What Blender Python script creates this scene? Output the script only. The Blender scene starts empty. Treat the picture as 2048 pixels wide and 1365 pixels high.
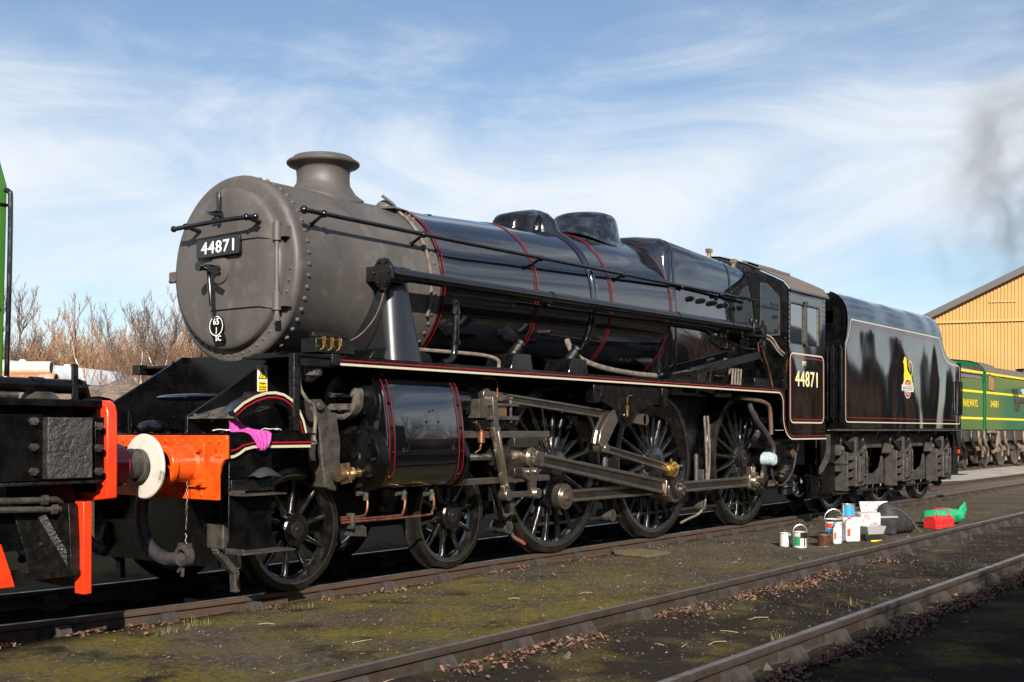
import bpy, math, random
from mathutils import Vector, Matrix, noise
R = math.radians
PI = math.pi
SC = bpy.context.scene
COL = SC.collection

# ---------------------------------------------------------------- camera
cam = bpy.data.cameras.new('camera')
camo = bpy.data.objects.new('camera', cam)
COL.objects.link(camo)
camo.location = (-5.239, -7.824, 1.299)
camo.rotation_euler = (R(90.2335), 0, R(-52.974))
cam.sensor_width = 36
cam.lens = 36 * 2287.0 / 2048
cam.shift_y = 170.8 / 2048
cam.clip_start = 0.05
cam.clip_end = 3000
SC.camera = camo

# ---------------------------------------------------------------- sun and sky
SUN_TRAVEL = Vector((1.07, 1.0, -0.74)).normalized()
to_sun = -SUN_TRAVEL
SUN_EL = math.asin(to_sun.z)
SUN_ROT = math.atan2(to_sun.x, to_sun.y)
sl = bpy.data.lights.new('sun', 'SUN')
sl.energy = 5.0
sl.angle = R(0.53)
sl.color = (1.0, 0.93, 0.83)
so = bpy.data.objects.new('sun', sl)
COL.objects.link(so)
so.location = (-20, -20, 20)
so.rotation_euler = SUN_TRAVEL.to_track_quat('-Z', 'Y').to_euler()

world = bpy.data.worlds.new('World')
SC.world = world
world.use_nodes = True
wn = world.node_tree.nodes
wl = world.node_tree.links
wn.clear()


def wnode(t, **k):
    n = wn.new(t)
    for a, b in k.items():
        if a == 'inp':
            for i, v in b.items():
                n.inputs[i].default_value = v
        else:
            setattr(n, a, b)
    return n


def wmath(op, a, b=None, c=None):
    n = wnode('ShaderNodeMath', operation=op)
    for i, v in enumerate((a, b, c)):
        if v is None:
            continue
        if isinstance(v, (int, float)):
            n.inputs[i].default_value = v
        else:
            wl.new(v, n.inputs[i])
    return n.outputs[0]


sky = wnode('ShaderNodeTexSky', sky_type='NISHITA', sun_disc=False)
sky.sun_elevation = SUN_EL
sky.sun_rotation = SUN_ROT
sky.air_density = 1.0
sky.dust_density = 0.3
sky.ozone_density = 2.6
tc = wnode('ShaderNodeTexCoord')
sp = wnode('ShaderNodeSeparateXYZ')
wl.new(tc.outputs['Generated'], sp.inputs[0])
zc = wmath('MAXIMUM', sp.outputs[2], 0.0)


def cloud_noise(scale, off, det, rgh, dist):
    mp = wnode('ShaderNodeMapping')
    mp.inputs['Scale'].default_value = scale
    mp.inputs['Location'].default_value = off
    mp.inputs['Rotation'].default_value = (R(9), R(-7), 0)
    wl.new(tc.outputs['Generated'], mp.inputs['Vector'])
    n = wnode('ShaderNodeTexNoise', inp={'Scale': 1.0, 'Detail': det, 'Roughness': rgh, 'Distortion': dist})
    wl.new(mp.outputs[0], n.inputs['Vector'])
    return n.outputs['Fac']


SEED = 31.0
n1 = cloud_noise((1.9, 1.9, 5.2), (SEED, 1.7, 0.3), 8.0, 0.50, 0.35)
n2 = cloud_noise((3.6, 3.6, 12.0), (4.0, SEED * 2, 1.0), 10.0, 0.62, 0.9)
mixn = wmath('ADD', wmath('MULTIPLY', n1, 0.58), wmath('MULTIPLY', n2, 0.42))
band = wnode('ShaderNodeMapRange', interpolation_type='SMOOTHSTEP', inp={'From Min': 0.20, 'From Max': 0.36, 'To Min': 0.085, 'To Max': -0.015})
wl.new(zc, band.inputs['Value'])
cov = wmath('ADD', mixn, band.outputs[0])
ramp = wnode('ShaderNodeValToRGB')
ramp.color_ramp.interpolation = 'EASE'
ramp.color_ramp.elements[0].position = 0.42
ramp.color_ramp.elements[0].color = (0, 0, 0, 1)
ramp.color_ramp.elements[1].position = 0.71
ramp.color_ramp.elements[1].color = (1, 1, 1, 1)
wl.new(cov, ramp.inputs[0])
fac = wmath('ADD', wmath('MULTIPLY', ramp.outputs[0], 0.88), 0.05)
bg1 = wnode('ShaderNodeBackground', inp={'Strength': 0.062})
wl.new(sky.outputs[0], bg1.inputs[0])
bg2 = wnode('ShaderNodeBackground', inp={'Color': (0.92, 0.96, 1.0, 1), 'Strength': 0.50})
mx = wnode('ShaderNodeMixShader')
wl.new(fac, mx.inputs[0])
wl.new(bg1.outputs[0], mx.inputs[1])
wl.new(bg2.outputs[0], mx.inputs[2])
wo = wnode('ShaderNodeOutputWorld')
wl.new(mx.outputs[0], wo.inputs[0])

SC.view_settings.view_transform = 'Standard'
SC.view_settings.look = 'None'
SC.view_settings.exposure = 1.0
SC.view_settings.gamma = 1.0
SC.view_settings.use_curve_mapping = False
try:
    SC.cycles.max_bounces = 8
    SC.cycles.glossy_bounces = 4
    SC.cycles.transmission_bounces = 6
    SC.cycles.transparent_max_bounces = 8
    SC.cycles.volume_step_rate = 2.0
    SC.cycles.sample_clamp_indirect = 6.0
except Exception:
    pass

# ---------------------------------------------------------------- materials
MATS = {}


def M(name, c, rough=0.5, metal=0.0, c2=None, ns=6.0, lo=0.42, hi=0.62, bump=0.0, bs=40.0, coat=0.0, rv=0.0,
      stretch=None, detail=5.0, c3=None, ns3=1.5, lo3=0.5, hi3=0.65, wob=0.0, wscale=(1, 1, 1), bd=0.01, spec=0.5):
    if metal < 0.5:
        kk = 0.84
        c = tuple(q * kk for q in c)
        c2 = tuple(q * kk for q in c2) if c2 else None
        c3 = tuple(q * kk for q in c3) if c3 else None
    m = bpy.data.materials.new(name)
    m.use_nodes = True
    nt = m.node_tree
    N, L = nt.nodes, nt.links
    p = N['Principled BSDF']
    p.inputs['Base Color'].default_value = (*c, 1)
    p.inputs['Roughness'].default_value = rough
    p.inputs['Metallic'].default_value = metal
    p.inputs['Coat Weight'].default_value = coat
    p.inputs['Coat Roughness'].default_value = 0.03
    p.inputs['Coat IOR'].default_value = 2.1 if coat >= 0.6 else 1.5
    p.inputs['Specular IOR Level'].default_value = spec
    t = N.new('ShaderNodeTexCoord')
    src = t.outputs['Object']
    if stretch:
        mp = N.new('ShaderNodeMapping')
        mp.inputs['Scale'].default_value = stretch
        L.new(src, mp.inputs[0])
        ssrc = mp.outputs[0]
    else:
        ssrc = src

    def nz(scale, s, det=detail, rg=0.58):
        n = N.new('ShaderNodeTexNoise')
        n.inputs['Scale'].default_value = scale
        n.inputs['Detail'].default_value = det
        n.inputs['Roughness'].default_value = rg
        L.new(s, n.inputs['Vector'])
        return n.outputs['Fac']

    def rmp(f, a, b):
        r = N.new('ShaderNodeMapRange')
        r.inputs['From Min'].default_value = a
        r.inputs['From Max'].default_value = b
        L.new(f, r.inputs['Value'])
        return r.outputs[0]

    def mixc(f, a, b):
        x = N.new('ShaderNodeMix')
        x.data_type = 'RGBA'
        L.new(f, x.inputs[0])
        for s, vv in ((6, a), (7, b)):
            if isinstance(vv, tuple):
                x.inputs[s].default_value = (*vv, 1)
            else:
                L.new(vv, x.inputs[s])
        return x.outputs[2]

    colr = c
    if c2:
        f = rmp(nz(ns, ssrc), lo, hi)
        colr = mixc(f, c, c2)
        if rv:
            rr = N.new('ShaderNodeMapRange')
            rr.inputs['To Min'].default_value = rough
            rr.inputs['To Max'].default_value = max(0.02, rough + rv)
            L.new(f, rr.inputs['Value'])
            L.new(rr.outputs[0], p.inputs['Roughness'])
    if c3:
        colr = mixc(rmp(nz(ns3, src, 4.0), lo3, hi3), colr, c3)
    if not isinstance(colr, tuple):
        L.new(colr, p.inputs['Base Color'])
    nrm = None
    if wob:
        mp = N.new('ShaderNodeMapping')
        mp.inputs['Scale'].default_value = wscale
        L.new(src, mp.inputs[0])
        b = N.new('ShaderNodeBump')
        b.inputs['Strength'].default_value = 1.0
        b.inputs['Distance'].default_value = wob
        L.new(nz(1.0, mp.outputs[0], 1.0, 0.4), b.inputs['Height'])
        nrm = b.outputs[0]
    if bump:
        b = N.new('ShaderNodeBump')
        b.inputs['Strength'].default_value = bump
        b.inputs['Distance'].default_value = bd
        L.new(nz(bs, src, 6.0, 0.65), b.inputs['Height'])
        if nrm:
            L.new(nrm, b.inputs['Normal'])
        nrm = b.outputs[0]
    if nrm:
        L.new(nrm, p.inputs['Normal'])
        if coat:
            L.new(nrm, p.inputs['Coat Normal'])
    MATS[name] = m
    return m


M('gloss', (0.0025, 0.0025, 0.0032), 0.06, coat=0.8, c2=(0.004, 0.004, 0.0045), ns=3.0, rv=0.05, wob=0.012, wscale=(1.1, 0.7, 0.7))
M('gloss_tender', (0.003, 0.0026, 0.0026), 0.05, coat=0.6, wob=0.062, wscale=(1.05, 1.0, 0.7), c2=(0.0045, 0.004, 0.004), ns=2.0, rv=0.04)
MATS['gloss_tender'].node_tree.nodes['Principled BSDF'].inputs['Coat Roughness'].default_value = 0.085
M('gloss_small', (0.0025, 0.0025, 0.003), 0.12, coat=0.3, c2=(0.006, 0.0055, 0.005), ns=14.0, rv=0.12)
M('satin', (0.0016, 0.0016, 0.0018), 0.22, c2=(0.0035, 0.0031, 0.0027), ns=7.0, rv=0.16, bump=0.18, bs=45, spec=0.35)
M('grimy', (0.0032, 0.003, 0.0028), 0.26, c2=(0.010, 0.008, 0.0064), ns=13.0, lo=0.42, hi=0.72, rv=0.25, bump=0.8, bs=38, spec=0.4)
M('castgrey', (0.055, 0.047, 0.039), 0.48, c2=(0.014, 0.012, 0.010), ns=11.0, lo=0.42, hi=0.64, bump=0.8, bs=55, rv=0.2)
M('wheel', (0.0045, 0.0043, 0.0042), 0.13, c2=(0.014, 0.012, 0.010), ns=10.0, lo=0.48, hi=0.72, rv=0.25, bump=0.3, bs=60, coat=0.55)
M('tyre', (0.010, 0.0094, 0.009), 0.24, c2=(0.020, 0.017, 0.0145), ns=6.0, rv=0.15, metal=0.2, bump=0.15, bs=50)
M('smokebox', (0.092, 0.081, 0.074), 0.56, c2=(0.060, 0.053, 0.049), ns=2.4, detail=9.0, lo=0.40, hi=0.70, stretch=(1.2, 1.2, 0.55), bump=0.16, bs=45, c3=(0.118, 0.104, 0.094), ns3=7.0, lo3=0.56, hi3=0.74)
M('steel', (0.46, 0.40, 0.33), 0.25, metal=0.95, c2=(0.20, 0.165, 0.13), ns=5.0, lo=0.38, hi=0.68, rv=0.16, stretch=(1, 6, 6))
M('steel_dark', (0.085, 0.074, 0.064), 0.36, metal=0.85, c2=(0.045, 0.038, 0.032), ns=5.0, rv=0.12)
M('steel_bright', (0.55, 0.52, 0.48), 0.2, metal=0.95, c2=(0.42, 0.37, 0.31), ns=9.0)
M('chrome_bright', (0.62, 0.64, 0.68), 0.22, metal=0.95)
M('orange', (0.74, 0.090, 0.007), 0.22, c2=(0.58, 0.060, 0.006), ns=5.0, coat=0.3, bump=0.12, bs=50, c3=(0.25, 0.035, 0.008), ns3=16.0, lo3=0.63, hi3=0.72)
M('red_edge', (0.80, 0.045, 0.008), 0.3, c2=(0.68, 0.035, 0.008), ns=6.0, coat=0.2)
M('maroon', (0.30, 0.010, 0.028), 0.15, coat=0.4)
M('white_paint', (0.58, 0.54, 0.47), 0.4, c2=(0.40, 0.36, 0.30), ns=9.0, lo=0.5, hi=0.75, c3=(0.16, 0.14, 0.11), ns3=9.0, lo3=0.60, hi3=0.70)
M('line_red', (0.28, 0.008, 0.011), 0.3)
M('line_cream', (0.50, 0.45, 0.32), 0.35)
M('gritblock', (0.020, 0.019, 0.018), 0.28, c2=(0.034, 0.031, 0.028), ns=9, bump=1.0, bs=26, spec=0.6, rv=0.2, bd=0.02)
M('number_white', (0.82, 0.80, 0.76), 0.4)
M('number_cream', (0.80, 0.68, 0.36), 0.4)
M('crest_yellow', (0.85, 0.58, 0.01), 0.4)
M('brass', (0.80, 0.48, 0.13), 0.22, metal=0.95, c2=(0.58, 0.33, 0.10), ns=20.0)
M('bronze', (0.48, 0.31, 0.17), 0.3, metal=0.9, c2=(0.24, 0.155, 0.09), ns=14.0)
M('copper', (0.46, 0.19, 0.10), 0.36, metal=0.9, c2=(0.20, 0.085, 0.05), ns=12.0)
M('lagging', (0.17, 0.135, 0.105), 0.8, c2=(0.085, 0.068, 0.054), ns=18.0, bump=0.5, bs=80)
M('rust_pipe', (0.13, 0.062, 0.034), 0.7, c2=(0.06, 0.034, 0.022), ns=14.0, bump=0.4, bs=60)
M('roofgrey', (0.115, 0.098, 0.084), 0.8, c2=(0.105, 0.085, 0.070), ns=3.5, lo=0.35, hi=0.7, bump=0.3, bs=35, c3=(0.155, 0.095, 0.062), ns3=4.0, lo3=0.62, hi3=0.78)
M('glass', (0.02, 0.025, 0.03), 0.03, coat=1.0, spec=1.0)
M('sign_yellow', (0.86, 0.54, 0.01), 0.4)
M('sign_white', (0.80, 0.78, 0.72), 0.4)
M('ink', (0.004, 0.004, 0.004), 0.8, spec=0.1)
M('gaugeblue', (0.42, 0.52, 0.52), 0.35, c2=(0.28, 0.36, 0.37), ns=30)
M('pinkcloth', (0.44, 0.065, 0.30), 0.9, c2=(0.48, 0.04, 0.30), ns=20, bump=0.6, bs=120)
M('whitecloth', (0.62, 0.62, 0.62), 0.9, c2=(0.40, 0.41, 0.43), ns=16, bump=0.6, bs=90)
M('rubber', (0.016, 0.014, 0.015), 0.45, c2=(0.03, 0.026, 0.026), ns=10)
M('railsteel', (0.082, 0.050, 0.033), 0.55, metal=0.15, c2=(0.060, 0.038, 0.027), ns=8, bump=0.4, bs=70, rv=0.1)
M('railtop', (0.30, 0.275, 0.25), 0.34, metal=0.7, c2=(0.16, 0.125, 0.10), ns=7, lo=0.4, hi=0.66, rv=0.2)
M('raildark', (0.085, 0.066, 0.055), 0.42, metal=0.4, c2=(0.050, 0.036, 0.029), ns=7, rv=0.2, bump=0.2, bs=60)
M('chair', (0.045, 0.033, 0.026), 0.7, c2=(0.022, 0.017, 0.014), ns=14, bump=0.5, bs=70)
M('sleeper', (0.055, 0.043, 0.034), 0.85, c2=(0.030, 0.025, 0.020), ns=9, bump=0.6, bs=50, stretch=(1, 0.15, 1))
M('greenpaint', (0.006, 0.10, 0.036), 0.08, spec=0.16)
M('casing_gloss', (0.006, 0.006, 0.007), 0.36, spec=0.9, c2=(0.008, 0.008, 0.009), ns=4)
M('castlight', (0.17, 0.145, 0.12), 0.42, c2=(0.06, 0.05, 0.042), ns=12, metal=0.3, bump=0.5, bs=50)
M('leftgreen', (0.045, 0.15, 0.02), 0.22, coat=0.2, c2=(0.038, 0.13, 0.018), ns=3)
M('lineyellow', (0.80, 0.60, 0.02), 0.4)
M('shedyellow', (0.47, 0.275, 0.080), 0.65, c2=(0.41, 0.235, 0.066), ns=0.8, lo=0.35, hi=0.7, c3=(0.40, 0.21, 0.10), ns3=0.35, lo3=0.56, hi3=0.74)
M('shedtrim', (0.07, 0.062, 0.062), 0.6)
M('bark', (0.27, 0.145, 0.085), 0.85, c2=(0.19, 0.10, 0.06), ns=3)
M('winterwood', (0.035, 0.025, 0.02), 0.95, c2=(0.02, 0.016, 0.014), ns=2)
M('bark_dark', (0.13, 0.078, 0.058), 0.85, c2=(0.09, 0.055, 0.042), ns=3)
M('bark_tan', (0.34, 0.205, 0.095), 0.85, c2=(0.25, 0.15, 0.07), ns=3)
M('birchbark', (0.62, 0.56, 0.47), 0.75, c2=(0.36, 0.29, 0.23), ns=7, lo=0.5, hi=0.62)
M('heap', (0.23, 0.165, 0.125), 0.95, c2=(0.10, 0.076, 0.06), ns=5, bump=1.0, bs=9, bd=0.12, c3=(0.26, 0.22, 0.18), ns3=14, lo3=0.6, hi3=0.66)
M('coachwhite', (0.62, 0.65, 0.68), 0.5, c2=(0.50, 0.53, 0.56), ns=1.5)
M('coachside', (0.10, 0.09, 0.085), 0.6, c2=(0.05, 0.045, 0.04), ns=2)
M('rustwhite', (0.46, 0.40, 0.33), 0.6, c2=(0.45, 0.14, 0.04), ns=1.6, lo=0.44, hi=0.56)
M('whitepipe', (0.46, 0.43, 0.38), 0.6, c2=(0.50, 0.45, 0.38), ns=2.2)
M('concrete', (0.34, 0.31, 0.27), 0.85, c2=(0.25, 0.22, 0.19), ns=1.2, bump=0.2, bs=30, c3=(0.42, 0.39, 0.34), ns3=0.5)
M('leaf', (0.22, 0.105, 0.062), 0.8, c2=(0.10, 0.050, 0.034), ns=9, lo=0.35, hi=0.65)
M('pebble', (0.095, 0.082, 0.068), 0.85, c2=(0.035, 0.031, 0.027), ns=1.8, lo=0.40, hi=0.60)
M('pebble_pale', (0.42, 0.39, 0.34), 0.75, c2=(0.24, 0.21, 0.18), ns=3)
M('boardmoss', (0.105, 0.082, 0.030), 0.9, c2=(0.075, 0.062, 0.032), ns=9, bump=0.5, bs=60)
M('tinwhite', (0.60, 0.58, 0.54), 0.35, c2=(0.48, 0.45, 0.41), ns=10)
M('tinsteel', (0.55, 0.55, 0.55), 0.28, metal=0.85)
M('tingreen', (0.02, 0.22, 0.09), 0.4)
M('tinblue', (0.03, 0.27, 0.52), 0.4)
M('tinred', (0.58, 0.05, 0.03), 0.4)
M('tinbrown', (0.14, 0.055, 0.03), 0.35, metal=0.4, c2=(0.07, 0.03, 0.02), ns=14)
M('paintdrip', (0.015, 0.010, 0.010), 0.3)
M('boxpaper', (0.50, 0.47, 0.45), 0.7, c2=(0.34, 0.27, 0.27), ns=11, lo=0.46, hi=0.62, c3=(0.20, 0.18, 0.18), ns3=22, lo3=0.6, hi3=0.68)
M('blackbox', (0.012, 0.012, 0.013), 0.4, c2=(0.03, 0.03, 0.03), ns=9)
M('bagcloth', (0.014, 0.014, 0.016), 0.7, c2=(0.028, 0.027, 0.028), ns=12, bump=0.4, bs=90)
M('toolred', (0.58, 0.022, 0.022), 0.3, c2=(0.46, 0.02, 0.02), ns=9, coat=0.2)
M('plasticgreen', (0.012, 0.36, 0.15), 0.22, c2=(0.01, 0.29, 0.12), ns=8, coat=0.2)
M('plasticgrey', (0.30, 0.30, 0.29), 0.4)
M('ember', (0.60, 0.18, 0.02), 0.6, c2=(0.26, 0.08, 0.02), ns=14)
M('hose', (0.035, 0.030, 0.034), 0.5, c2=(0.02, 0.018, 0.02), ns=10)
M('grass', (0.12, 0.16, 0.03), 0.8, c2=(0.20, 0.18, 0.07), ns=6)
M('straw', (0.34, 0.27, 0.16), 0.8)
M('greenskirt', (0.03, 0.028, 0.026), 0.5, c2=(0.07, 0.055, 0.042), ns=4)
M('mech_brown', (0.07, 0.052, 0.04), 0.55, c2=(0.025, 0.02, 0.017), ns=4, bump=0.3, bs=30)
M('mech_tan', (0.20, 0.145, 0.10), 0.6, c2=(0.09, 0.066, 0.05), ns=4)


def ground_mat():
    m = bpy.data.materials.new('cinders')
    m.use_nodes = True
    N, L = m.node_tree.nodes, m.node_tree.links
    p = N['Principled BSDF']
    p.inputs['Roughness'].default_value = 0.93
    p.inputs['Specular IOR Level'].default_value = 0.04
    t = N.new('ShaderNodeTexCoord')
    S = t.outputs['Object']

    def nz(scale, det=6.0, rg=0.6):
        n = N.new('ShaderNodeTexNoise')
        n.inputs['Scale'].default_value = scale
        n.inputs['Detail'].default_value = det
        n.inputs['Roughness'].default_value = rg
        L.new(S, n.inputs['Vector'])
        return n.outputs['Fac']

    def mr(f, a, b, c=0.0, d=1.0):
        r = N.new('ShaderNodeMapRange')
        for k, vv in (('From Min', a), ('From Max', b), ('To Min', c), ('To Max', d)):
            r.inputs[k].default_value = vv
        L.new(f, r.inputs['Value'])
        return r.outputs[0]

    def mix(f, a, b):
        x = N.new('ShaderNodeMix')
        x.data_type = 'RGBA'
        L.new(f, x.inputs[0])
        for s, vv in ((6, a), (7, b)):
            if isinstance(vv, tuple):
                x.inputs[s].default_value = (*vv, 1)
            else:
                L.new(vv, x.inputs[s])
        return x.outputs[2]

    def ma(op, a, b):
        n = N.new('ShaderNodeMath')
        n.operation = op
        for i, vv in enumerate((a, b)):
            if isinstance(vv, (int, float)):
                n.inputs[i].default_value = vv
            else:
                L.new(vv, n.inputs[i])
        return n.outputs[0]

    xyz = N.new('ShaderNodeSeparateXYZ')
    L.new(S, xyz.inputs[0])
    col = mix(mr(nz(1.1), 0.38, 0.64), (0.086, 0.070, 0.054), (0.044, 0.037, 0.030))
    col = mix(mr(nz(24.0, 3.0), 0.5, 0.72), col, (0.145, 0.118, 0.090))
    col = mix(mr(nz(70.0, 2.0), 0.60, 0.74), col, (0.25, 0.215, 0.17))
    # moss fades out towards the cab
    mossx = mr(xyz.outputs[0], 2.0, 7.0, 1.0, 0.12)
    moss = ma('MULTIPLY', mr(nz(0.9, 7.0, 0.66), 0.40, 0.58), mossx)
    moss = ma('MULTIPLY', moss, mr(nz(26.0, 4.0), 0.34, 0.58))
    col = mix(moss, col, (0.165, 0.135, 0.020))
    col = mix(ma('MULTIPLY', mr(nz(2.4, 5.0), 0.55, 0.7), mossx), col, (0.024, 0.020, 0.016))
    # dappled shade on the near road, painted as a blacker ground colour
    road_shade = ma('MULTIPLY', mr(xyz.outputs[1], -3.7, -3.2, 1.0, 0.0), mr(nz(1.7, 5.0), 0.34, 0.52))
    col = mix(road_shade, col, (0.036, 0.029, 0.024))
    # dusty pale ground beyond the tender
    far = ma('MULTIPLY', mr(xyz.outputs[0], 19.0, 30.0), mr(xyz.outputs[1], -2.5, -1.0, 0.0, 0.65))
    col = mix(far, col, (0.17, 0.145, 0.12))
    # shade under the engine painted into the track bed, near black
    bed_shade = ma('MULTIPLY', mr(xyz.outputs[1], -0.95, -0.70), mr(xyz.outputs[0], 17.0, 22.0, 1.0, 0.0))
    bed_shade = ma('MULTIPLY', bed_shade, mr(xyz.outputs[1], 1.1, 1.9, 1.0, 0.0))
    col = mix(bed_shade, col, (0.008, 0.0075, 0.007))
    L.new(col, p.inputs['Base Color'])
    b1 = N.new('ShaderNodeBump')
    b1.inputs['Strength'].default_value = 0.9
    b1.inputs['Distance'].default_value = 0.045
    L.new(nz(38.0, 5.0, 0.7), b1.inputs['Height'])
    b2 = N.new('ShaderNodeBump')
    b2.inputs['Strength'].default_value = 0.7
    b2.inputs['Distance'].default_value = 0.012
    L.new(nz(150.0, 3.0, 0.7), b2.inputs['Height'])
    L.new(b1.outputs[0], b2.inputs['Normal'])
    L.new(b2.outputs[0], p.inputs['Normal'])
    MATS['cinders'] = m


ground_mat()

# ---------------------------------------------------------------- mesh helpers
ORG = {}


def basis(d, up=Vector((0, 0, 1))):
    d = Vector(d).normalized()
    if abs(d.dot(up)) > 0.98:
        up = Vector((1, 0, 0))
    a = d.cross(up).normalized()
    return d, a, a.cross(d).normalized()


class MB:
    def __init__(s):
        s.v = []
        s.f = []

    def add(s, vs, fs):
        o = len(s.v)
        s.v.extend([tuple(q) for q in vs])
        s.f.extend([tuple(i + o for i in q) for q in fs])
        return s

    def box(s, x0, x1, y0, y1, z0, z1):
        return s.add([(x0, y0, z0), (x1, y0, z0), (x1, y1, z0), (x0, y1, z0), (x0, y0, z1), (x1, y0, z1), (x1, y1, z1), (x0, y1, z1)],
                     [(0, 3, 2, 1), (4, 5, 6, 7), (0, 1, 5, 4), (1, 2, 6, 5), (2, 3, 7, 6), (3, 0, 4, 7)])

    def bar(s, a, b, w, h, up=(0, 0, 1), w2=None, h2=None):
        a, b = Vector(a), Vector(b)
        d, sx, sz = basis(b - a, Vector(up))
        w2 = w if w2 is None else w2
        h2 = h if h2 is None else h2
        vs = []
        for p, ww, hh in ((a, w, h), (b, w2, h2)):
            for i, j in ((-1, -1), (1, -1), (1, 1), (-1, 1)):
                vs.append(p + sx * (i * ww / 2) + sz * (j * hh / 2))
        return s.add(vs, [(0, 3, 2, 1), (4, 5, 6, 7), (0, 1, 5, 4), (1, 2, 6, 5), (2, 3, 7, 6), (3, 0, 4, 7)])

    def cyl(s, a, b, r, r2=None, n=16, cap=True):
        a, b = Vector(a), Vector(b)
        r2 = r if r2 is None else r2
        d, e, g = basis(b - a)
        vs = []
        for p, rr in ((a, r), (b, r2)):
            for i in range(n):
                t = 2 * PI * i / n
                vs.append(p + (e * math.cos(t) + g * math.sin(t)) * rr)
        fs = [(i, (i + 1) % n, n + (i + 1) % n, n + i) for i in range(n)]
        if cap:
            fs += [tuple(range(n - 1, -1, -1)), tuple(range(n, 2 * n))]
        return s.add(vs, fs)

    def tube(s, pts, r, n=8, cap=True):
        pts = [Vector(p) for p in pts]
        rs = r if isinstance(r, (list, tuple)) else [r] * len(pts)
        vs = []
        prev = None
        for i, p in enumerate(pts):
            d = pts[min(i + 1, len(pts) - 1)] - pts[max(i - 1, 0)]
            d.normalize()
            if prev is None:
                _, e, g = basis(d)
            else:
                e = (prev - d * prev.dot(d)).normalized()
                g = e.cross(d)
            prev = e
            for k in range(n):
                t = 2 * PI * k / n
                vs.append(p + (e * math.cos(t) + g * math.sin(t)) * rs[i])
        fs = []
        for i in range(len(pts) - 1):
            for k in range(n):
                fs.append((i * n + k, i * n + (k + 1) % n, (i + 1) * n + (k + 1) % n, (i + 1) * n + k))
        if cap:
            fs += [tuple(range(n - 1, -1, -1)), tuple(range((len(pts) - 1) * n, len(pts) * n))]
        return s.add(vs, fs)

    def lathe(s, prof, o=(0, 0, 0), axis='x', n=32, a0=0.0, a1=2 * PI):
        full = abs(a1 - a0 - 2 * PI) < 1e-6
        m = n if full else n + 1
        vs = []
        for t, r in prof:
            for i in range(m):
                a = a0 + (a1 - a0) * i / n
                c_, s_ = math.cos(a) * r, math.sin(a) * r
                q = {'x': (t, c_, s_), 'y': (s_, t, c_), 'z': (c_, s_, t)}[axis]
                vs.append((q[0] + o[0], q[1] + o[1], q[2] + o[2]))
        fs = []
        for j in range(len(prof) - 1):
            for i in range(n):
                k = (i + 1) % m
                fs.append((j * m + i, j * m + k, (j + 1) * m + k, (j + 1) * m + i))
        return s.add(vs, fs)

    def prism(s, poly, plane, c0, c1):
        n = len(poly)
        vs = []
        for c in (c0, c1):
            for a, b in poly:
                vs.append({'xz': (a, c, b), 'yz': (c, a, b), 'xy': (a, b, c)}[plane])
        fs = [tuple(range(n)), tuple(range(2 * n - 1, n - 1, -1))]
        fs += [(i, n + i, n + (i + 1) % n, (i + 1) % n) for i in range(n)]
        return s.add(vs, fs)

    def loft(s, secs, closed=True, cap=True):
        n = len(secs[0])
        vs = [q for sec in secs for q in sec]
        fs = []
        for j in range(len(secs) - 1):
            for i in range(n if closed else n - 1):
                k = (i + 1) % n
                fs.append((j * n + i, j * n + k, (j + 1) * n + k, (j + 1) * n + i))
        if cap and closed:
            fs += [tuple(range(n - 1, -1, -1)), tuple(range((len(secs) - 1) * n, len(secs) * n))]
        return s.add(vs, fs)

    def dome(s, c, nrm, r, h=None, n=6):
        c = Vector(c)
        d, e, g = basis(nrm)
        h = r * 0.75 if h is None else h
        vs = []
        for rr, hh in ((r, 0), (r * 0.72, h * 0.72)):
            for i in range(n):
                t = 2 * PI * i / n
                vs.append(c + (e * math.cos(t) + g * math.sin(t)) * rr + d * hh)
        vs.append(c + d * h)
        fs = [(i, (i + 1) % n, n + (i + 1) % n, n + i) for i in range(n)]
        fs += [(n + i, n + (i + 1) % n, 2 * n) for i in range(n)]
        return s.add(vs, fs)

    def sphere(s, c, r, n=12, m=8, sc=(1, 1, 1)):
        vs = []
        for j in range(m + 1):
            ph = PI * j / m
            for i in range(n):
                t = 2 * PI * i / n
                vs.append((c[0] + r * sc[0] * math.sin(ph) * math.cos(t), c[1] + r * sc[1] * math.sin(ph) * math.sin(t), c[2] + r * sc[2] * math.cos(ph)))
        fs = [(j * n + i, (j + 1) * n + i, (j + 1) * n + (i + 1) % n, j * n + (i + 1) % n) for j in range(m) for i in range(n)]
        return s.add(vs, fs)

    def strip(s, pts, w, y, closed=False):
        """flat ribbon of width w along (x,z) points on the plane y"""
        P = [Vector((a, b)) for a, b in pts]
        n = len(P)
        vs = []
        for i in range(n):
            pa = P[(i - 1) % n] if (closed or i > 0) else P[i]
            pb = P[(i + 1) % n] if (closed or i < n - 1) else P[i]
            d1 = (P[i] - pa).normalized() if (P[i] - pa).length > 1e-9 else (pb - P[i]).normalized()
            d2 = (pb - P[i]).normalized() if (pb - P[i]).length > 1e-9 else d1
            nn = Vector((-(d1 + d2).y, (d1 + d2).x))
            nn.normalize()
            k = w / 2 / max(0.4, nn.dot(Vector((-d1.y, d1.x))))
            a, b = P[i] + nn * k, P[i] - nn * k
            vs += [(a.x, y, a.y), (b.x, y, b.y)]
        fs = []
        for i in range(n if closed else n - 1):
            k = (i + 1) % n
            fs.append((2 * i, 2 * i + 1, 2 * k + 1, 2 * k))
        return s.add(vs, fs)

    def mesh(s, name, off=Vector((0, 0, 0)), smooth=38):
        me = bpy.data.meshes.new(name)
        me.from_pydata([(q[0] - off[0], q[1] - off[1], q[2] - off[2]) for q in s.v], [], s.f)
        if smooth:
            me.polygons.foreach_set('use_smooth', [True] * len(me.polygons))
            me.set_sharp_from_angle(angle=R(smooth))
        return me

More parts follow.
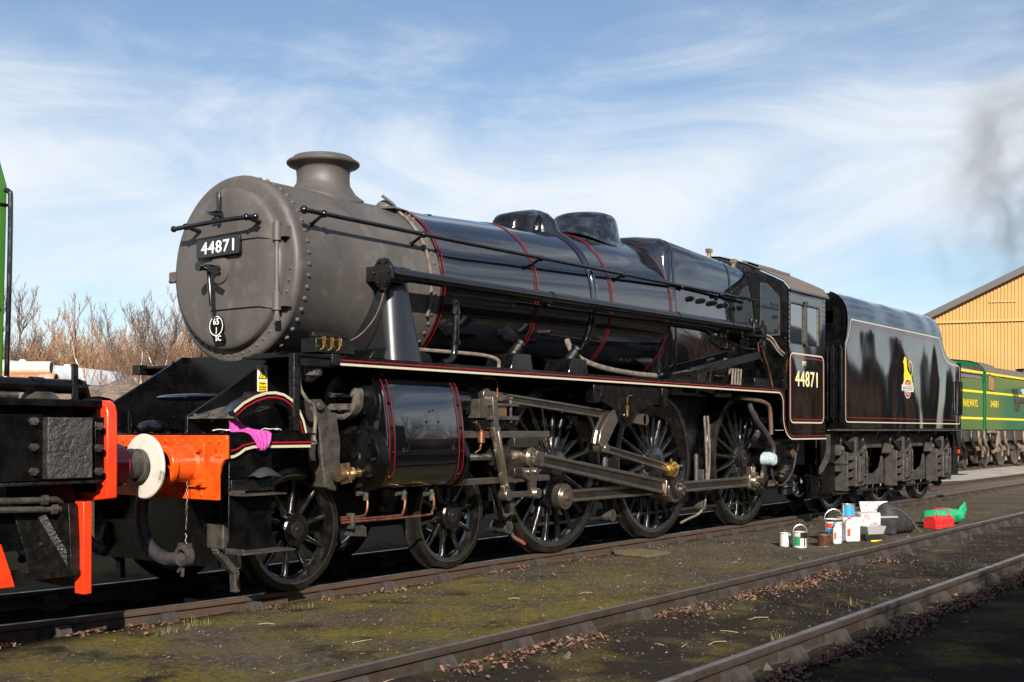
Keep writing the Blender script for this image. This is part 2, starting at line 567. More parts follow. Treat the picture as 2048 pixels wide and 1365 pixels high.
    def split_groups(s):
        par = list(range(len(s.v)))

        def find(a):
            while par[a] != a:
                par[a] = par[par[a]]
                a = par[a]
            return a
        for f in s.f:
            r0 = find(f[0])
            for i in f[1:]:
                par[find(i)] = r0
        isl = {}
        for i, q in enumerate(s.v):
            b = isl.setdefault(find(i), [list(q), list(q)])
            for k in range(3):
                b[0][k] = min(b[0][k], q[k])
                b[1][k] = max(b[1][k], q[k])
        keys = list(isl)
        if len(keys) < 2 or len(keys) > 60:
            return None
        g = {k: k for k in keys}

        def gf(a):
            while g[a] != a:
                a = g[a]
            return a
        e = 0.004
        for i, a in enumerate(keys):
            for b in keys[i + 1:]:
                A, B = isl[a], isl[b]
                if all(A[0][k] - e <= B[1][k] and B[0][k] - e <= A[1][k] for k in range(3)):
                    g[gf(a)] = gf(b)
        groups = {}
        for f in s.f:
            groups.setdefault(gf(find(f[0])), []).append(f)
        if len(groups) < 2:
            return None
        out = []
        for fs in sorted(groups.values(), key=lambda q: -len(q)):
            idx = sorted({i for f in fs for i in f})
            mp = {a: b for b, a in enumerate(idx)}
            m = MB()
            m.v = [s.v[i] for i in idx]
            m.f = [tuple(mp[i] for i in f) for f in fs]
            out.append(m)
        return out

    def build(s, name, mat, parent=None, **k):
        small = name.split('_')[-1] in ('rivets', 'bolts', 'screws', 'nuts', 'studs', 'unions')
        if parent is not None and small:
            k.setdefault('kind', 'stuff')
        if parent is not None and not small and not k.get('kind') and 'lining' not in name and 'crest' not in name and 'sign' not in name:
            parts = s.split_groups()
            if parts:
                first = None
                for m in parts:
                    o = m.build1(name, mat, parent, **k)
                    first = first or o
                return first
        return s.build1(name, mat, parent, **k)

    def build1(s, name, mat, parent=None, bevel=0.0, smooth=38, label=None, cat=None, group=None, kind=None, local=False, loc=None):
        off = Vector((0, 0, 0))
        if parent is not None and not local:
            off = ORG[parent.name]
        me = s.mesh(name, off, smooth)
        me.materials.append(MATS[mat] if isinstance(mat, str) else mat)
        o = link(name, me, parent)
        if loc is not None:
            o.location = loc
        ORG[o.name] = (ORG[parent.name] + o.location) if parent is not None else o.location.copy()
        if bevel:
            b = o.modifiers.new('bevel', 'BEVEL')
            b.width = bevel
            b.segments = 2
            b.limit_method = 'ANGLE'
            b.angle_limit = R(40)
        tag(o, label, cat, group, kind)
        return o


def link(name, data, parent=None):
    o = bpy.data.objects.new(name, data)
    COL.objects.link(o)
    if parent is not None:
        o.parent = parent
    return o


def tag(o, label=None, cat=None, group=None, kind=None):
    for k, vv in (('label', label), ('category', cat), ('group', group), ('kind', kind)):
        if vv:
            o[k] = vv
    return o


def thing(name, label=None, cat=None, loc=(0, 0, 0), group=None, kind=None, parent=None):
    o = bpy.data.objects.new(name, None)
    COL.objects.link(o)
    o.location = loc
    o.empty_display_size = 0.2
    if parent is not None:
        o.parent = parent
    ORG[o.name] = Vector(loc) + (ORG[parent.name] if parent is not None else Vector((0, 0, 0)))
    return tag(o, label, cat, group, kind)


def copy_tree(o, parent=None, depth=0):
    c = o.copy()
    COL.objects.link(c)
    c.parent = parent
    ORG[c.name] = ORG.get(o.name, Vector((0, 0, 0)))
    for ch in list(o.children):
        copy_tree(ch, c, depth + 1)
    return c


def text(name, s, size, loc, face, mat, parent, width=None, label=None, ext=0.0015, bold=0.0, spacing=1.12):
    """lettering as a thin mesh; face '-y' or '-x'; loc is the centre in world space"""
    cu_ = bpy.data.curves.new(name, 'FONT')
    cu_.body = s
    cu_.align_x = 'CENTER'
    cu_.align_y = 'CENTER'
    cu_.extrude = ext
    cu_.offset = bold
    cu_.resolution_u = 3
    cu_.space_character = spacing
    cu_.size = 1.0
    tmp = bpy.data.objects.new(name, cu_)
    COL.objects.link(tmp)
    dg = bpy.context.evaluated_depsgraph_get()
    me = bpy.data.meshes.new_from_object(tmp.evaluated_get(dg))
    bpy.data.objects.remove(tmp)
    xs = [q.co.x for q in me.vertices]
    ys = [q.co.y for q in me.vertices]
    cx_, cy_ = (min(xs) + max(xs)) / 2, (min(ys) + max(ys)) / 2
    sy = size / (max(ys) - min(ys))
    sx = sy if width is None else width / (max(xs) - min(xs))
    rot = Matrix.Rotation(R(90), 4, 'X') if face == '-y' else Matrix.Rotation(R(-90), 4, 'Z') @ Matrix.Rotation(R(90), 4, 'X')
    off = Vector(loc) - ORG[parent.name]
    for q in me.vertices:
        p = rot @ Vector(((q.co.x - cx_) * sx, (q.co.y - cy_) * sy, q.co.z))
        q.co = p + off
    me.materials.clear()
    me.materials.append(MATS[mat])
    o = link(name, me, parent)
    ORG[o.name] = ORG[parent.name]
    if label:
        o['label'] = label
    return o


def arc(cx_, cz_, r, a0, a1, n):
    return [(cx_ + r * math.cos(R(a0 + (a1 - a0) * i / n)), cz_ + r * math.sin(R(a0 + (a1 - a0) * i / n))) for i in range(n + 1)]


def rrect(x0, x1, z0, z1, r, n=6):
    return arc(x1 - r, z1 - r, r, 0, 90, n) + arc(x0 + r, z1 - r, r, 90, 180, n) + arc(x0 + r, z0 + r, r, 180, 270, n) + arc(x1 - r, z0 + r, r, 270, 360, n)


def smooth_path(pts, n=6):
    """Catmull-Rom through 3-D points"""
    P = [Vector(p) for p in pts]
    out = []
    for i in range(len(P) - 1):
        p0, p1, p2, p3 = P[max(i - 1, 0)], P[i], P[i + 1], P[min(i + 2, len(P) - 1)]
        for k in range(n):
            t = k / n
            out.append(0.5 * ((2 * p1) + (p2 - p0) * t + (2 * p0 - 5 * p1 + 4 * p2 - p3) * t * t + (3 * p1 - p0 - 3 * p2 + p3) * t ** 3))
    out.append(P[-1])
    return out
# ================================================================= SETTING
def grid_axis(segs):
    out = []
    for a, b, st in segs:
        n = max(1, int(round((b - a) / st)))
        out += [a + (b - a) * i / n for i in range(n)]
    out.append(segs[-1][1])
    return out


def track_bend(x):
    return 0.035 * max(0.0, 1.5 - x) ** 2 if x > -6 else 0.035 * 7.5 ** 2 + 0.525 * (-6 - x)


def ground_z(x, y):
    z = -0.108 + (0.022 if y < -2.9 else 0.0)
    if -8 < x < 40 and -14 < y < 4:
        z += 0.022 * noise.noise((x * 0.7, y * 0.7, 1.3)) + 0.012 * noise.noise((x * 2.7, y * 2.7, 5.1)) + 0.006 * noise.noise((x * 9, y * 9, 2.2))
        # a little lower between the rails, banked ash between the two roads
        if -0.62 < y < 0.62:
            z -= 0.05
        z += 0.02 * math.exp(-((y + 2.1) / 0.8) ** 2)
    return z


xs = grid_axis([(-400, -40, 60), (-40, -8, 4), (-8, -2.5, 0.5), (-2.5, 14, 0.085), (14, 24, 0.25), (24, 60, 3), (60, 600, 60)])
ys = grid_axis([(-400, -40, 60), (-40, -9, 4), (-9, -6.5, 0.3), (-6.5, 0.0, 0.085), (0, 4, 0.3), (4, 60, 4), (60, 600, 60)])
gv = [(x, y, ground_z(x, y)) for y in ys for x in xs]
nx = len(xs)
gf = [(j * nx + i, j * nx + i + 1, (j + 1) * nx + i + 1, (j + 1) * nx + i) for j in range(len(ys) - 1) for i in range(nx - 1)]
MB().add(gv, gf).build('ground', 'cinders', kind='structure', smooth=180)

MB().add([(23.5, 2.2, -0.085), (30, 1.0, -0.085), (62, 0.6, -0.085), (62, 40, -0.085), (23.5, 40, -0.085)], [(0, 1, 2, 3, 4)]).build('concrete_apron', 'concrete', kind='structure')

RAILP = [(-0.035, 0), (0.035, 0), (0.037, -0.012), (0.034, -0.036), (0.012, -0.048), (0.010, -0.105), (0.033, -0.120), (0.034, -0.142), (-0.034, -0.142), (-0.033, -0.120), (-0.010, -0.105), (-0.012, -0.048), (-0.034, -0.036), (-0.037, -0.012)]
ch_mb = MB()
ch_mb.box(-0.105, 0.105, -0.18, 0.18, -0.165, -0.128)
ch_mb.prism([(-0.14, -0.128), (-0.055, -0.128), (-0.045, -0.055), (-0.062, -0.040), (-0.085, -0.044)], 'yz', -0.06, 0.06)
ch_mb.prism([(0.055, -0.128), (0.15, -0.128), (0.105, -0.034), (0.075, -0.030), (0.050, -0.050)], 'yz', -0.075, 0.075)
CHAIR = ch_mb.mesh('rail_chair')
CHAIR.materials.append(MATS['chair'])
KEY = MB().box(-0.11, 0.12, 0.014, 0.048, -0.115, -0.050).mesh('wooden_key')
KEY.materials.append(MATS['sleeper'])


def make_track(name, yc, zt, x0, x1, mat, bend, first, pitch, nchair, gauge=0.7525, keyside=-1):
    t = thing(name, kind='structure')
    xs_ = [x0 + (1.6 - x0) * i / 24 for i in range(24)] + [1.6, 6, 14, x1] if bend else [x0, x1]
    for sy in (-1, 1):
        y0 = yc + sy * gauge
        secs = []
        for x in xs_:
            dy = track_bend(x) if bend else 0
            secs.append([(x, y0 + a + dy, zt + b) for a, b in RAILP])
        MB().loft(secs).build('rail', mat, t, smooth=30)
        vs, fs = [], []
        for i, x in enumerate(xs_):
            dy = track_bend(x) if bend else 0
            vs += [(x, y0 - 0.026 + dy, zt + 0.0025), (x, y0 + 0.024 + dy, zt + 0.0025)]
            if i:
                fs.append((2 * i - 2, 2 * i - 1, 2 * i + 1, 2 * i))
        MB().add(vs, fs).build('running_surface', 'railtop', t)
        for i in range(nchair):
            x = first + i * pitch
            dy = track_bend(x) if bend else 0
            c = link('rail_chair', CHAIR, t)
            c.location = (x + random.uniform(-.02, .02), y0 + dy, zt + 0.004)
            c.rotation_euler = (0, 0, random.uniform(-.06, .06))
            if sy == -1 or yc < -2:
                k = link('wooden_key', KEY, t)
                k.location = (x - 0.03, y0 + dy - (0.062 if keyside < 0 else 0), zt)
    return t


random.seed(4)
make_track('railway_track', 0.0, 0.0, -9.0, 62, 'railsteel', True, -2.34, 0.76, 34)
make_track('railway_track', -4.20, 0.03, -9.0, 90, 'raildark', False, -3.12, 0.74, 34, gauge=0.7525)
make_track('railway_track', 4.40, 0.0, 20.0, 62, 'railsteel', False, 22.0, 0.8, 30)

# fishplate at the joint of the near rail
jt = MB()
jt.box(0.58, 1.06, -0.802, -0.790, -0.106, -0.05)
for q in (0.64, 0.75, 0.89, 1.0):
    jt.cyl((q, -0.80, -0.078), (q, -0.822, -0.078), 0.016, n=6)
jo = jt.build('fishplate', 'railsteel', bpy.data.objects['railway_track'])

# ---- dead leaves, stones, twigs (uncountable ground litter)
random.seed(11)
lf = MB()


def leaf(mb, x, y, s):
    z = ground_z(x, y) + random.uniform(0.004, 0.03)
    a = random.uniform(0, 2 * PI)
    ux, uy = math.cos(a), math.sin(a)
    tx, ty = random.gauss(0, .45), random.gauss(0, .45)
    fold = random.uniform(.1, .7)
    pts = []
    for l, w, h in ((-1, 0, 0), (-.2, -.62, fold), (.55, -.4, fold), (1.1, 0, .1), (.55, .4, fold), (-.2, .62, fold)):
        pts.append((x + (ux * l - uy * w) * s, y + (uy * l + ux * w) * s, z + (h * .5 + l * tx + w * ty) * s))
    mb.add(pts, [(0, 1, 2, 3), (0, 3, 4, 5)])


for _ in range(7500):
    x = random.uniform(-0.6, 9.5)
    leaf(lf, x, -5.12 - abs(random.gauss(0, 0.10)) * (0.7 + 0.8 * noise.noise((x * 1.3, 0, 0))) - 0.02, random.uniform(0.008, 0.021))
for _ in range(2000):
    x = random.uniform(-1.5, 7)
    if noise.noise((x * 0.9, 3, 0)) > -0.1:
        leaf(lf, x, -3.56 - abs(random.gauss(0, 0.14)), random.uniform(0.008, 0.020))
for _ in range(800):
    x = random.uniform(-2.0, 7)
    if noise.noise((x * 1.2, 8, 0)) > -0.05:
        leaf(lf, x, -0.9 + track_bend(x) - abs(random.gauss(0, 0.09)), random.uniform(0.008, 0.019))
for _ in range(500):
    leaf(lf, random.uniform(-2, 10), random.uniform(-6.4, -1.0), random.uniform(0.008, 0.018))
lf.build('dead_leaves', 'leaf', kind='stuff', label='brown dead leaves lying along the rails', cat='leaves', smooth=0)


def stone(mb, x, y, r):
    z = ground_z(x, y)
    k = [random.uniform(.6, 1.2) for _ in range(6)]
    a = random.uniform(0, PI)
    c, s = math.cos(a) * r, math.sin(a) * r
    mb.add([(x + c * k[0], y + s * k[0], z), (x - s * k[1], y + c * k[1], z), (x - c * k[2], y - s * k[2], z), (x + s * k[3], y - c * k[3], z), (x, y, z + r * k[4] * .8), (x, y, z - r)],
           [(0, 1, 4), (1, 2, 4), (2, 3, 4), (3, 0, 4), (1, 0, 5), (2, 1, 5), (3, 2, 5), (0, 3, 5)])


random.seed(5)
pb, pp = MB(), MB()
for _ in range(9000):
    x = random.choice((random.uniform(-2.5, 8), random.uniform(3, 16)))
    y = random.uniform(-6.3, -0.95)
    stone(pb, x, y, random.uniform(0.004, 0.011))
for _ in range(900):
    x = random.uniform(-1, 17)
    y = random.uniform(-6, -0.95)
    stone(pp, x, y, random.uniform(0.003, 0.007))
for _ in range(26):
    x = random.uniform(-1, 14)
    stone(pb, x, random.uniform(-5.8, -1.1), random.uniform(0.02, 0.045))
pb.build('cinder_stones', 'pebble', kind='stuff', label='dark cinder stones scattered over the yard ground', cat='stones', smooth=0)
pp.build('pale_stones', 'pebble_pale', kind='stuff', label='pale chips of stone scattered over the ground', cat='stones', smooth=0)
random.seed(8)
gr = MB()
for cx_, cy_, n in ((0.0, -1.05, 40), (0.95, -1.02, 26), (-0.35, -1.15, 60), (2.2, -1.0, 20), (1.9, -4.65, 30), (0.6, -3.3, 22), (3.6, -4.5, 24), (4.2, -3.75, 14)):
    for _ in range(n):
        x, y = cx_ + random.gauss(0, .06), cy_ + random.gauss(0, .05)
        z = ground_z(x, y)
        a, l = random.uniform(0, 2 * PI), random.uniform(.02, .07)
        dx, dy = math.cos(a), math.sin(a)
        gr.add([(x - dy * .002, y + dx * .002, z), (x + dy * .002, y - dx * .002, z), (x + dx * l * .5, y + dy * l * .5, z + l)], [(0, 1, 2)])
gr.build('grass_tufts', 'grass', kind='stuff', label='small tufts of grass at the foot of the rails', cat='grass', smooth=0)
tw = MB()
for _ in range(22):
    x, y = random.uniform(-1, 6), random.uniform(-5.6, -1.1)
    a, l = random.uniform(0, 2 * PI), random.uniform(.06, .2)
    z = ground_z(x, y) + 0.008
    tw.tube([(x, y, z), (x + math.cos(a) * l * .5, y + math.sin(a) * l * .5, z + .006), (x + math.cos(a + .2) * l, y + math.sin(a + .2) * l, z)], .0025, 4)
tw.build('twigs', 'straw', kind='stuff', label='pale twigs and straws lying on the ground', cat='twigs', smooth=0)

# ---- bare trees
def bare_tree_mb(seed, h, stems=1, spread=0.35, dens=1.0, r0=0.06, twig=0.007, side=9, up=0.55):
    rnd = random.Random(seed)
    trunk, tw_ = MB(), MB()

    def seg(mb, a, b, ra, rb):
        d, e, g = basis(b - a)
        vs = []
        for p, rr in ((a, ra), (b, rb)):
            for k in range(3):
                t = 2 * PI * k / 3
                vs.append(p + (e * math.cos(t) + g * math.sin(t)) * rr)
        mb.add(vs, [(0, 1, 4, 3), (1, 2, 5, 4), (2, 0, 3, 5)])

    def branch(p, d, l, r, lev):
        n = 5 if lev == 0 else (4 if lev == 1 else 3)
        pts = [p]
        for i in range(n):
            d = (d + Vector((rnd.gauss(0, .15), rnd.gauss(0, .15), rnd.gauss(.06, .08)))).normalized()
            q = pts[-1] + d * (l / n)
            ra = r * (1 - i / n * .72)
            rb = r * (1 - (i + 1) / n * .72)
            seg(trunk if lev == 0 else tw_, pts[-1], q, max(ra, twig * .6), max(rb, twig * .5))
            pts.append(q)
        if lev < 3:
            cnt = int((side if lev == 0 else (6 if lev == 1 else 4)) * dens)
            for _ in range(cnt):
                f = rnd.uniform(.18 if lev == 0 else .15, 1.0)
                i = min(int(f * n), n - 1)
                q = pts[i].lerp(pts[i + 1], f * n - i)
                a = rnd.uniform(0, 2 * PI)
                dd = Vector((math.cos(a) * (1 - up), math.sin(a) * (1 - up), up + rnd.uniform(-.1, .25))).normalized()
                dd = (dd + d * .45).normalized()
                ll = l * (rnd.uniform(.28, .5)) * (1.1 - .45 * f)
                branch(q, dd, ll, max(r * .42, twig), lev + 1)

    for _ in range(stems):
        a = rnd.uniform(0, 2 * PI)
        rr = rnd.uniform(0, .25) if stems > 1 else 0
        lean = spread if stems > 1 else .06
        d = Vector((math.cos(a) * lean * rnd.uniform(.2, 1), math.sin(a) * lean * rnd.uniform(.2, 1), 1)).normalized()
        branch(Vector((math.cos(a) * rr, math.sin(a) * rr, 0)), d, h * rnd.uniform(.72, 1.0), r0 * rnd.uniform(.7, 1), 0)
    return trunk, tw_


TREES = {}
for key, args, tm, bm_ in (
        ('birch', dict(seed=3, h=5.2, stems=1, r0=.05, side=13, dens=1.0, up=.66, twig=.005), 'birchbark', 'bark'),
        ('birch2', dict(seed=7, h=4.6, stems=3, r0=.05, side=16, dens=1.5, up=.52, spread=.22, twig=.0045), 'birchbark', 'bark_dark'),
        ('scrub', dict(seed=12, h=3.5, stems=10, r0=.022, side=9, dens=1.3, spread=.6, up=.50, twig=.005), 'bark', 'bark'),
        ('scrub2', dict(seed=21, h=3.2, stems=11, r0=.022, side=9, dens=1.3, spread=.65, up=.46, twig=.005), 'bark_tan', 'bark_tan'),
        ('scrub3', dict(seed=33, h=3.8, stems=9, r0=.026, side=9, dens=1.3, spread=.55, up=.50, twig=.005), 'bark_dark', 'bark')):
    a, b = bare_tree_mb(**args)
    ma_, mb_ = a.mesh('trunk', smooth=0), b.mesh('crown', smooth=0)
    ma_.materials.append(MATS[tm])
    mb_.materials.append(MATS[bm_])
    TREES[key] = (ma_, mb_)
    print('tree', key, len(ma_.polygons), len(mb_.polygons))


def plant(key, x, y, s, rz, label, group, z=-0.12):
    nm = 'birch_tree' if key.startswith('birch') else 'bare_shrub'
    t = thing(nm, label, 'tree' if key.startswith('birch') else 'shrub', (x, y, z), group)
    t.rotation_euler = (0, 0, rz)
    t.scale = (s, s, s)
    for me, pn in zip(TREES[key], ('trunk', 'crown')):
        o = link(pn, me, t)
    return t


GB = 'bare trees and scrub behind the yard'
for key, x, y, s, rz, lb in (
        ('birch', 9.9, 15.3, 0.86, 0.4, 'tall slender bare birch rising above the scrub behind the stone heap'),
        ('birch2', 20.2, 27.6, 1.22, 1.0, 'white-trunked bare birch nearest the grey smokebox'),
        ('birch', 10.2, 14.9, 0.62, 2.4, 'short bare birch beside the tall slender birch behind the heap'),
        ('birch2', 21.0, 37.6, 1.55, 2.0, 'rounded bare birch left of the tall slender birch'),
        ('birch2', 25.6, 32.4, 1.40, 3.1, 'bare birch just left of the smokebox rim')):
    plant(key, x, y, s, rz, lb, GB)
random.seed(19)
for row, (n, xa, ya, xb, yb) in enumerate(((22, 18.5, 43.5, 30.0, 28.5), (22, 20.5, 45.0, 32.0, 30.0), (20, 22.5, 47.0, 34.0, 32.0), (22, 19.5, 44.0, 31.0, 29.0))):
    for i in range(n):
        f = i / (n - 1)
        plant(('scrub', 'scrub2', 'scrub3')[(i + row) % 3], xa + (xb - xa) * f + random.uniform(-.4, .4), ya + (yb - ya) * f + random.uniform(-.5, .5),
              random.uniform(1.15, 1.75), random.uniform(0, 6), 'brown twiggy bare shrub in the thicket behind the stone heap', GB)

# trees on the camera's side of the yard; they shade the nearest road and stand in the paintwork's reflections
GN = 'bare trees along the near side of the yard'
random.seed(23)
for i in range(22):
    x = -17 + i * 0.95 + random.uniform(-.4, .4)
    plant(('scrub3', 'scrub', 'scrub2')[i % 3], x, -13.2 + random.uniform(-.7, .7), random.uniform(1.15, 1.45), random.uniform(0, 6),
          'bare shrub in the row along the near side of the yard', GN)
for i in range(12):
    plant(('birch2', 'scrub3')[i % 2], 8 + i * 4.2 + random.uniform(-1, 1), -17 + random.uniform(-2, 2), random.uniform(1.0, 1.35), random.uniform(0, 6),
          'bare tree in the row along the near side of the yard', GN)

# far belt of wood beyond the near side
bl = MB()
for j in range(9):
    t_ = PI * j / 8
    for i in range(141):
        x = -60 + 240 * i / 140
        h_ = 4.6 + 1.8 * noise.noise((x * .045, 5, 3)) + 5.2 * min(1, max(0, (x - 45) / 25)) + 1.6 * noise.noise((x * .11, 1, 7)) + 1.0 * noise.noise((x * .5, 2, 1))
        y = -26 - .10 * max(0, x) + 3.0 * math.cos(t_) + .5 * noise.noise((x, j, 2))
        bl.v.append((x, y, -.3 + max(0, h_ * math.sin(t_) ** .6) + .25 * noise.noise((x * 2, j * 3, 5))))
bl.f = [(j * 141 + i, j * 141 + i + 1, (j + 1) * 141 + i + 1, (j + 1) * 141 + i) for j in range(8) for i in range(140)]
bl.build('distant_wood', 'winterwood', kind='stuff', label='belt of brown winter wood far beyond the near side of the yard', cat='wood', smooth=0)
for i in range(1):
    plant('birch2', -24 + i * 5.6 + random.uniform(-.5, .5), -12.9 + random.uniform(-.4, .4), random.uniform(1.55, 1.8), random.uniform(0, 6),
          'tall bare tree at the far left end of the near side row', GN)


def shade_van(x, label):  # unseen van behind the camera, added to throw shade on the near ground
    t = thing('shade_van', label, 'wagon', (x, -10.75, 0), 'unseen vans added for shade')
    for s in (-1, 1):
        for k in range(9):
            z = 1.15 + k * .22
            m_ = MB()
            m_.box(x - 3.6, x + 3.6, *((-11.98, -11.94) if s < 0 else (-9.56, -9.52)), z, z + .214)
            m_.build('side_plank', 'coachside', t)
    for s in (-1, 1):
        m_ = MB()
        m_.box(x + s * 3.6 - .02, x + s * 3.6 + .02, -11.93, -9.57, 1.15, 3.15)
        m_.build('end_board', 'coachside', t)
    m_ = MB()
    m_.loft([[(xx, -10.75 + 1.30 * math.sin(R(-90 + 180 * q / 12)), 3.08 + .42 * math.cos(R(-90 + 180 * q / 12))) for q in range(13)] for xx in (x - 3.7, x + 3.7)])
    m_.build('roof', 'roofgrey', t)
    m_ = MB()
    m_.box(x - 3.6, x + 3.6, -11.85, -9.65, .95, 1.15)
    m_.build('underframe', 'grimy', t)
    for xx in (x - 2.2, x + 2.2):
        for yy in (-11.50, -10.0):
            m_ = MB()
            m_.lathe([(-.06, 0), (-.06, .44), (.04, .45), (.05, .48), (.06, .48), (.06, 0)], (xx, yy, .47), 'y', 24)
            m_.build('wheel', 'tyre', t)
    return t


shade_van(6.8, 'unseen brown planked van added for shade at the right end of the row')
shade_van(-9.6, 'unseen brown planked van added for shade at the left end of the row')
shade_van(-1.4, 'unseen brown planked van added for shade in the middle of the row')

# ---- heap of stone and spoil
hp = MB()
random.seed(2)
HX, HY = 10.2, 14.6
NI, NJ = 90, 30
dv = Vector((0.602, -0.798, 0))   # along the heap
dn = Vector((0.798, 0.602, 0))
for j in range(NJ + 1):
    for i in range(NI + 1):
        u_, w_ = -6 + 14 * i / NI, -3 + 6.5 * j / NJ
        crest = 2.62 + 0.22 * noise.noise((u_ * .55, 0, 4)) + 0.12 * noise.noise((u_ * 1.7, 0, 9))
        z = crest * max(0.0, 1 - abs(w_) / 3.2) ** 0.7 * min(1, (u_ + 6) / 2.0 + .02)
        z += 0.16 * noise.noise((u_ * 2.5, w_ * 2.5, 3)) + 0.07 * noise.noise((u_ * 7, w_ * 7, 6))
        hp.v.append(tuple(Vector((HX, HY, -0.2 + max(z, -.1))) + dv * u_ + dn * w_))
hp.f = [(j * (NI + 1) + i, j * (NI + 1) + i + 1, (j + 1) * (NI + 1) + i + 1, (j + 1) * (NI + 1) + i) for j in range(NJ) for i in range(NI)]
heap = hp.build('stone_heap', 'heap', label='long grey brown heap of stone and spoil behind the engines', cat='heap', smooth=180)

# ---- pale roofed coach in the distance
cdir = (Vector((22.52, 33.42, 0)) - Vector((12.85, 27.98, 0))).normalized()
cn = Vector((-cdir.y, cdir.x, 0))
cl = 16.0
c0 = Vector((22.52, 33.42, 0)) - cdir * cl
ct = thing('railway_coach', 'coach with pale grey white roof beyond the stone heap', 'coach', tuple(c0 + Vector((0, 0, -.1))))
rf, bd_ = MB(), MB()
prof = [(-1.38, 3.0), (-1.3, 3.25), (-1.0, 3.52), (-.5, 3.68), (0, 3.72), (.5, 3.68), (1.0, 3.52), (1.3, 3.25), (1.38, 3.0)]
secs = []
for t_, s_ in ((0, .6), (.25, 1), (cl - 1.2, 1), (cl - .5, .93), (cl, .7)):
    secs.append([tuple(c0 + cdir * t_ + cn * (a * (1 if s_ == 1 else .98)) + Vector((0, 0, 3.0 + (b - 3.0) * s_))) for a, b in prof])
rf.loft(secs, closed=False)
rf.build('roof', 'coachwhite', ct)
for t_ in (3, 6, 9, 12):
    p = c0 + cdir * t_ + Vector((0, 0, 3.70))
    MB().cyl(p, p + Vector((0, 0, .10)), .16, .10, n=10).build('roof_ventilator', 'coachwhite', ct)
q = [c0 + cn * 1.36, c0 - cn * 1.36, c0 - cn * 1.36 + cdir * cl, c0 + cn * 1.36 + cdir * cl]
bd_.add([(p.x, p.y, .8) for p in q] + [(p.x, p.y, 3.0) for p in q], [(0, 3, 2, 1), (4, 5, 6, 7), (0, 1, 5, 4), (1, 2, 6, 5), (2, 3, 7, 6), (3, 0, 4, 7)])
bd_.build('body_side', 'coachside', ct)
for t_ in (2.5, 13.5):
    w = MB()
    for s_ in (-1, 1):
        p = c0 + cdir * t_ + cn * s_ * .75 + Vector((0, 0, .42))
        w.cyl(p - cn * .07, p + cn * .07, .46, n=18)
    p = c0 + cdir * t_
    w.bar(p + Vector((0, 0, .5)) - cdir * 1.2, p + Vector((0, 0, .5)) + cdir * 1.2, 1.9, .5)
    w.build('bogie', 'coachside', ct)

# ---- old pipes on the heap
pd = Vector((0.62, -0.78, 0)).normalized()


def big_pipe(name, label, base, l, r, mat, n=22, ribs=0):
    p0 = Vector(base)
    p1 = p0 + pd * l
    d, e, g = basis(p1 - p0)
    m = MB()
    secs = []
    for p, rr in ((p0, r), (p1, r), (p1, r * .84), (p0, r * .84)):
        secs.append([p + (e * math.cos(2 * PI * i / n) + g * math.sin(2 * PI * i / n)) * rr for i in range(n)])
    m.loft(secs + [secs[0]], cap=False)
    t_ = thing(name, label, 'pipe', tuple(p0 - Vector((0, 0, r))))
    m.build('pipe_wall', mat, t_)
    for i in range(ribs):
        q = p0 + pd * (l * (i + .5) / ribs)
        rg = MB()
        rg.cyl(q - pd * .03, q + pd * .03, r * 1.06, n=n)
        rg.build('pipe_band', mat, t_)
    return t_


big_pipe('rusty_pipe', 'rust and white blotched open ended pipe lying on the heap', (9.55, 19.35, 2.52), 1.55, .20, 'rustwhite')
big_pipe('white_pipe', 'dirty white pipe lying above the rusty pipe on the heap', (9.65, 19.45, 2.86), 1.4, .17, 'whitepipe', ribs=0)
sup = MB().box(-.7, .7, -.5, .5, -2.5, -.15)
for q in sup.v:
    pass
sup = MB()
sup.prism([(9.0, 19.2), (10.1, 17.7), (10.8, 18.3), (9.6, 20.1)], 'xy', -.12, 2.24)
sup.build('timber_stack', 'sleeper', label='dark timber stack carrying the old pipes behind the heap', cat='timber')

# ---- engine shed
WD = Vector((0.29, -0.957, 0)).normalized()
WN = Vector((-0.957, -0.29, 0)).normalized()
W0 = Vector((55.7, 11.2, 0))
shed = thing('engine_shed', 'tall shed gable clad in yellow corrugated sheeting under a dark sloping roof edge', 'building', tuple(W0))
SLOPE = 0.485
EAVE = 7.05


SW = 16.6


def corr(za, zb, name, off, length=SW):
    m = MB()
    step = 0.165
    i = 0
    t_ = 0.0
    rows = []
    while t_ < length:
        for dt, h in ((0, 0), (.05, .0), (.075, .045), (.135, .045), (.16, 0)):
            rows.append((t_ + dt, h))
        t_ += step
    for t_, h in rows:
        top = EAVE + SLOPE * min(t_, SW - t_)
        p = W0 + WD * t_ + WN * (h + off)
        z1 = min(zb, top) if zb else top
        z0 = min(za, z1)
        m.v += [(p.x, p.y, z0), (p.x, p.y, z1)]
    for j in range(len(rows) - 1):
        m.f.append((2 * j, 2 * j + 2, 2 * j + 3, 2 * j + 1))
    return m.build(name, 'shedyellow', shed, smooth=0)


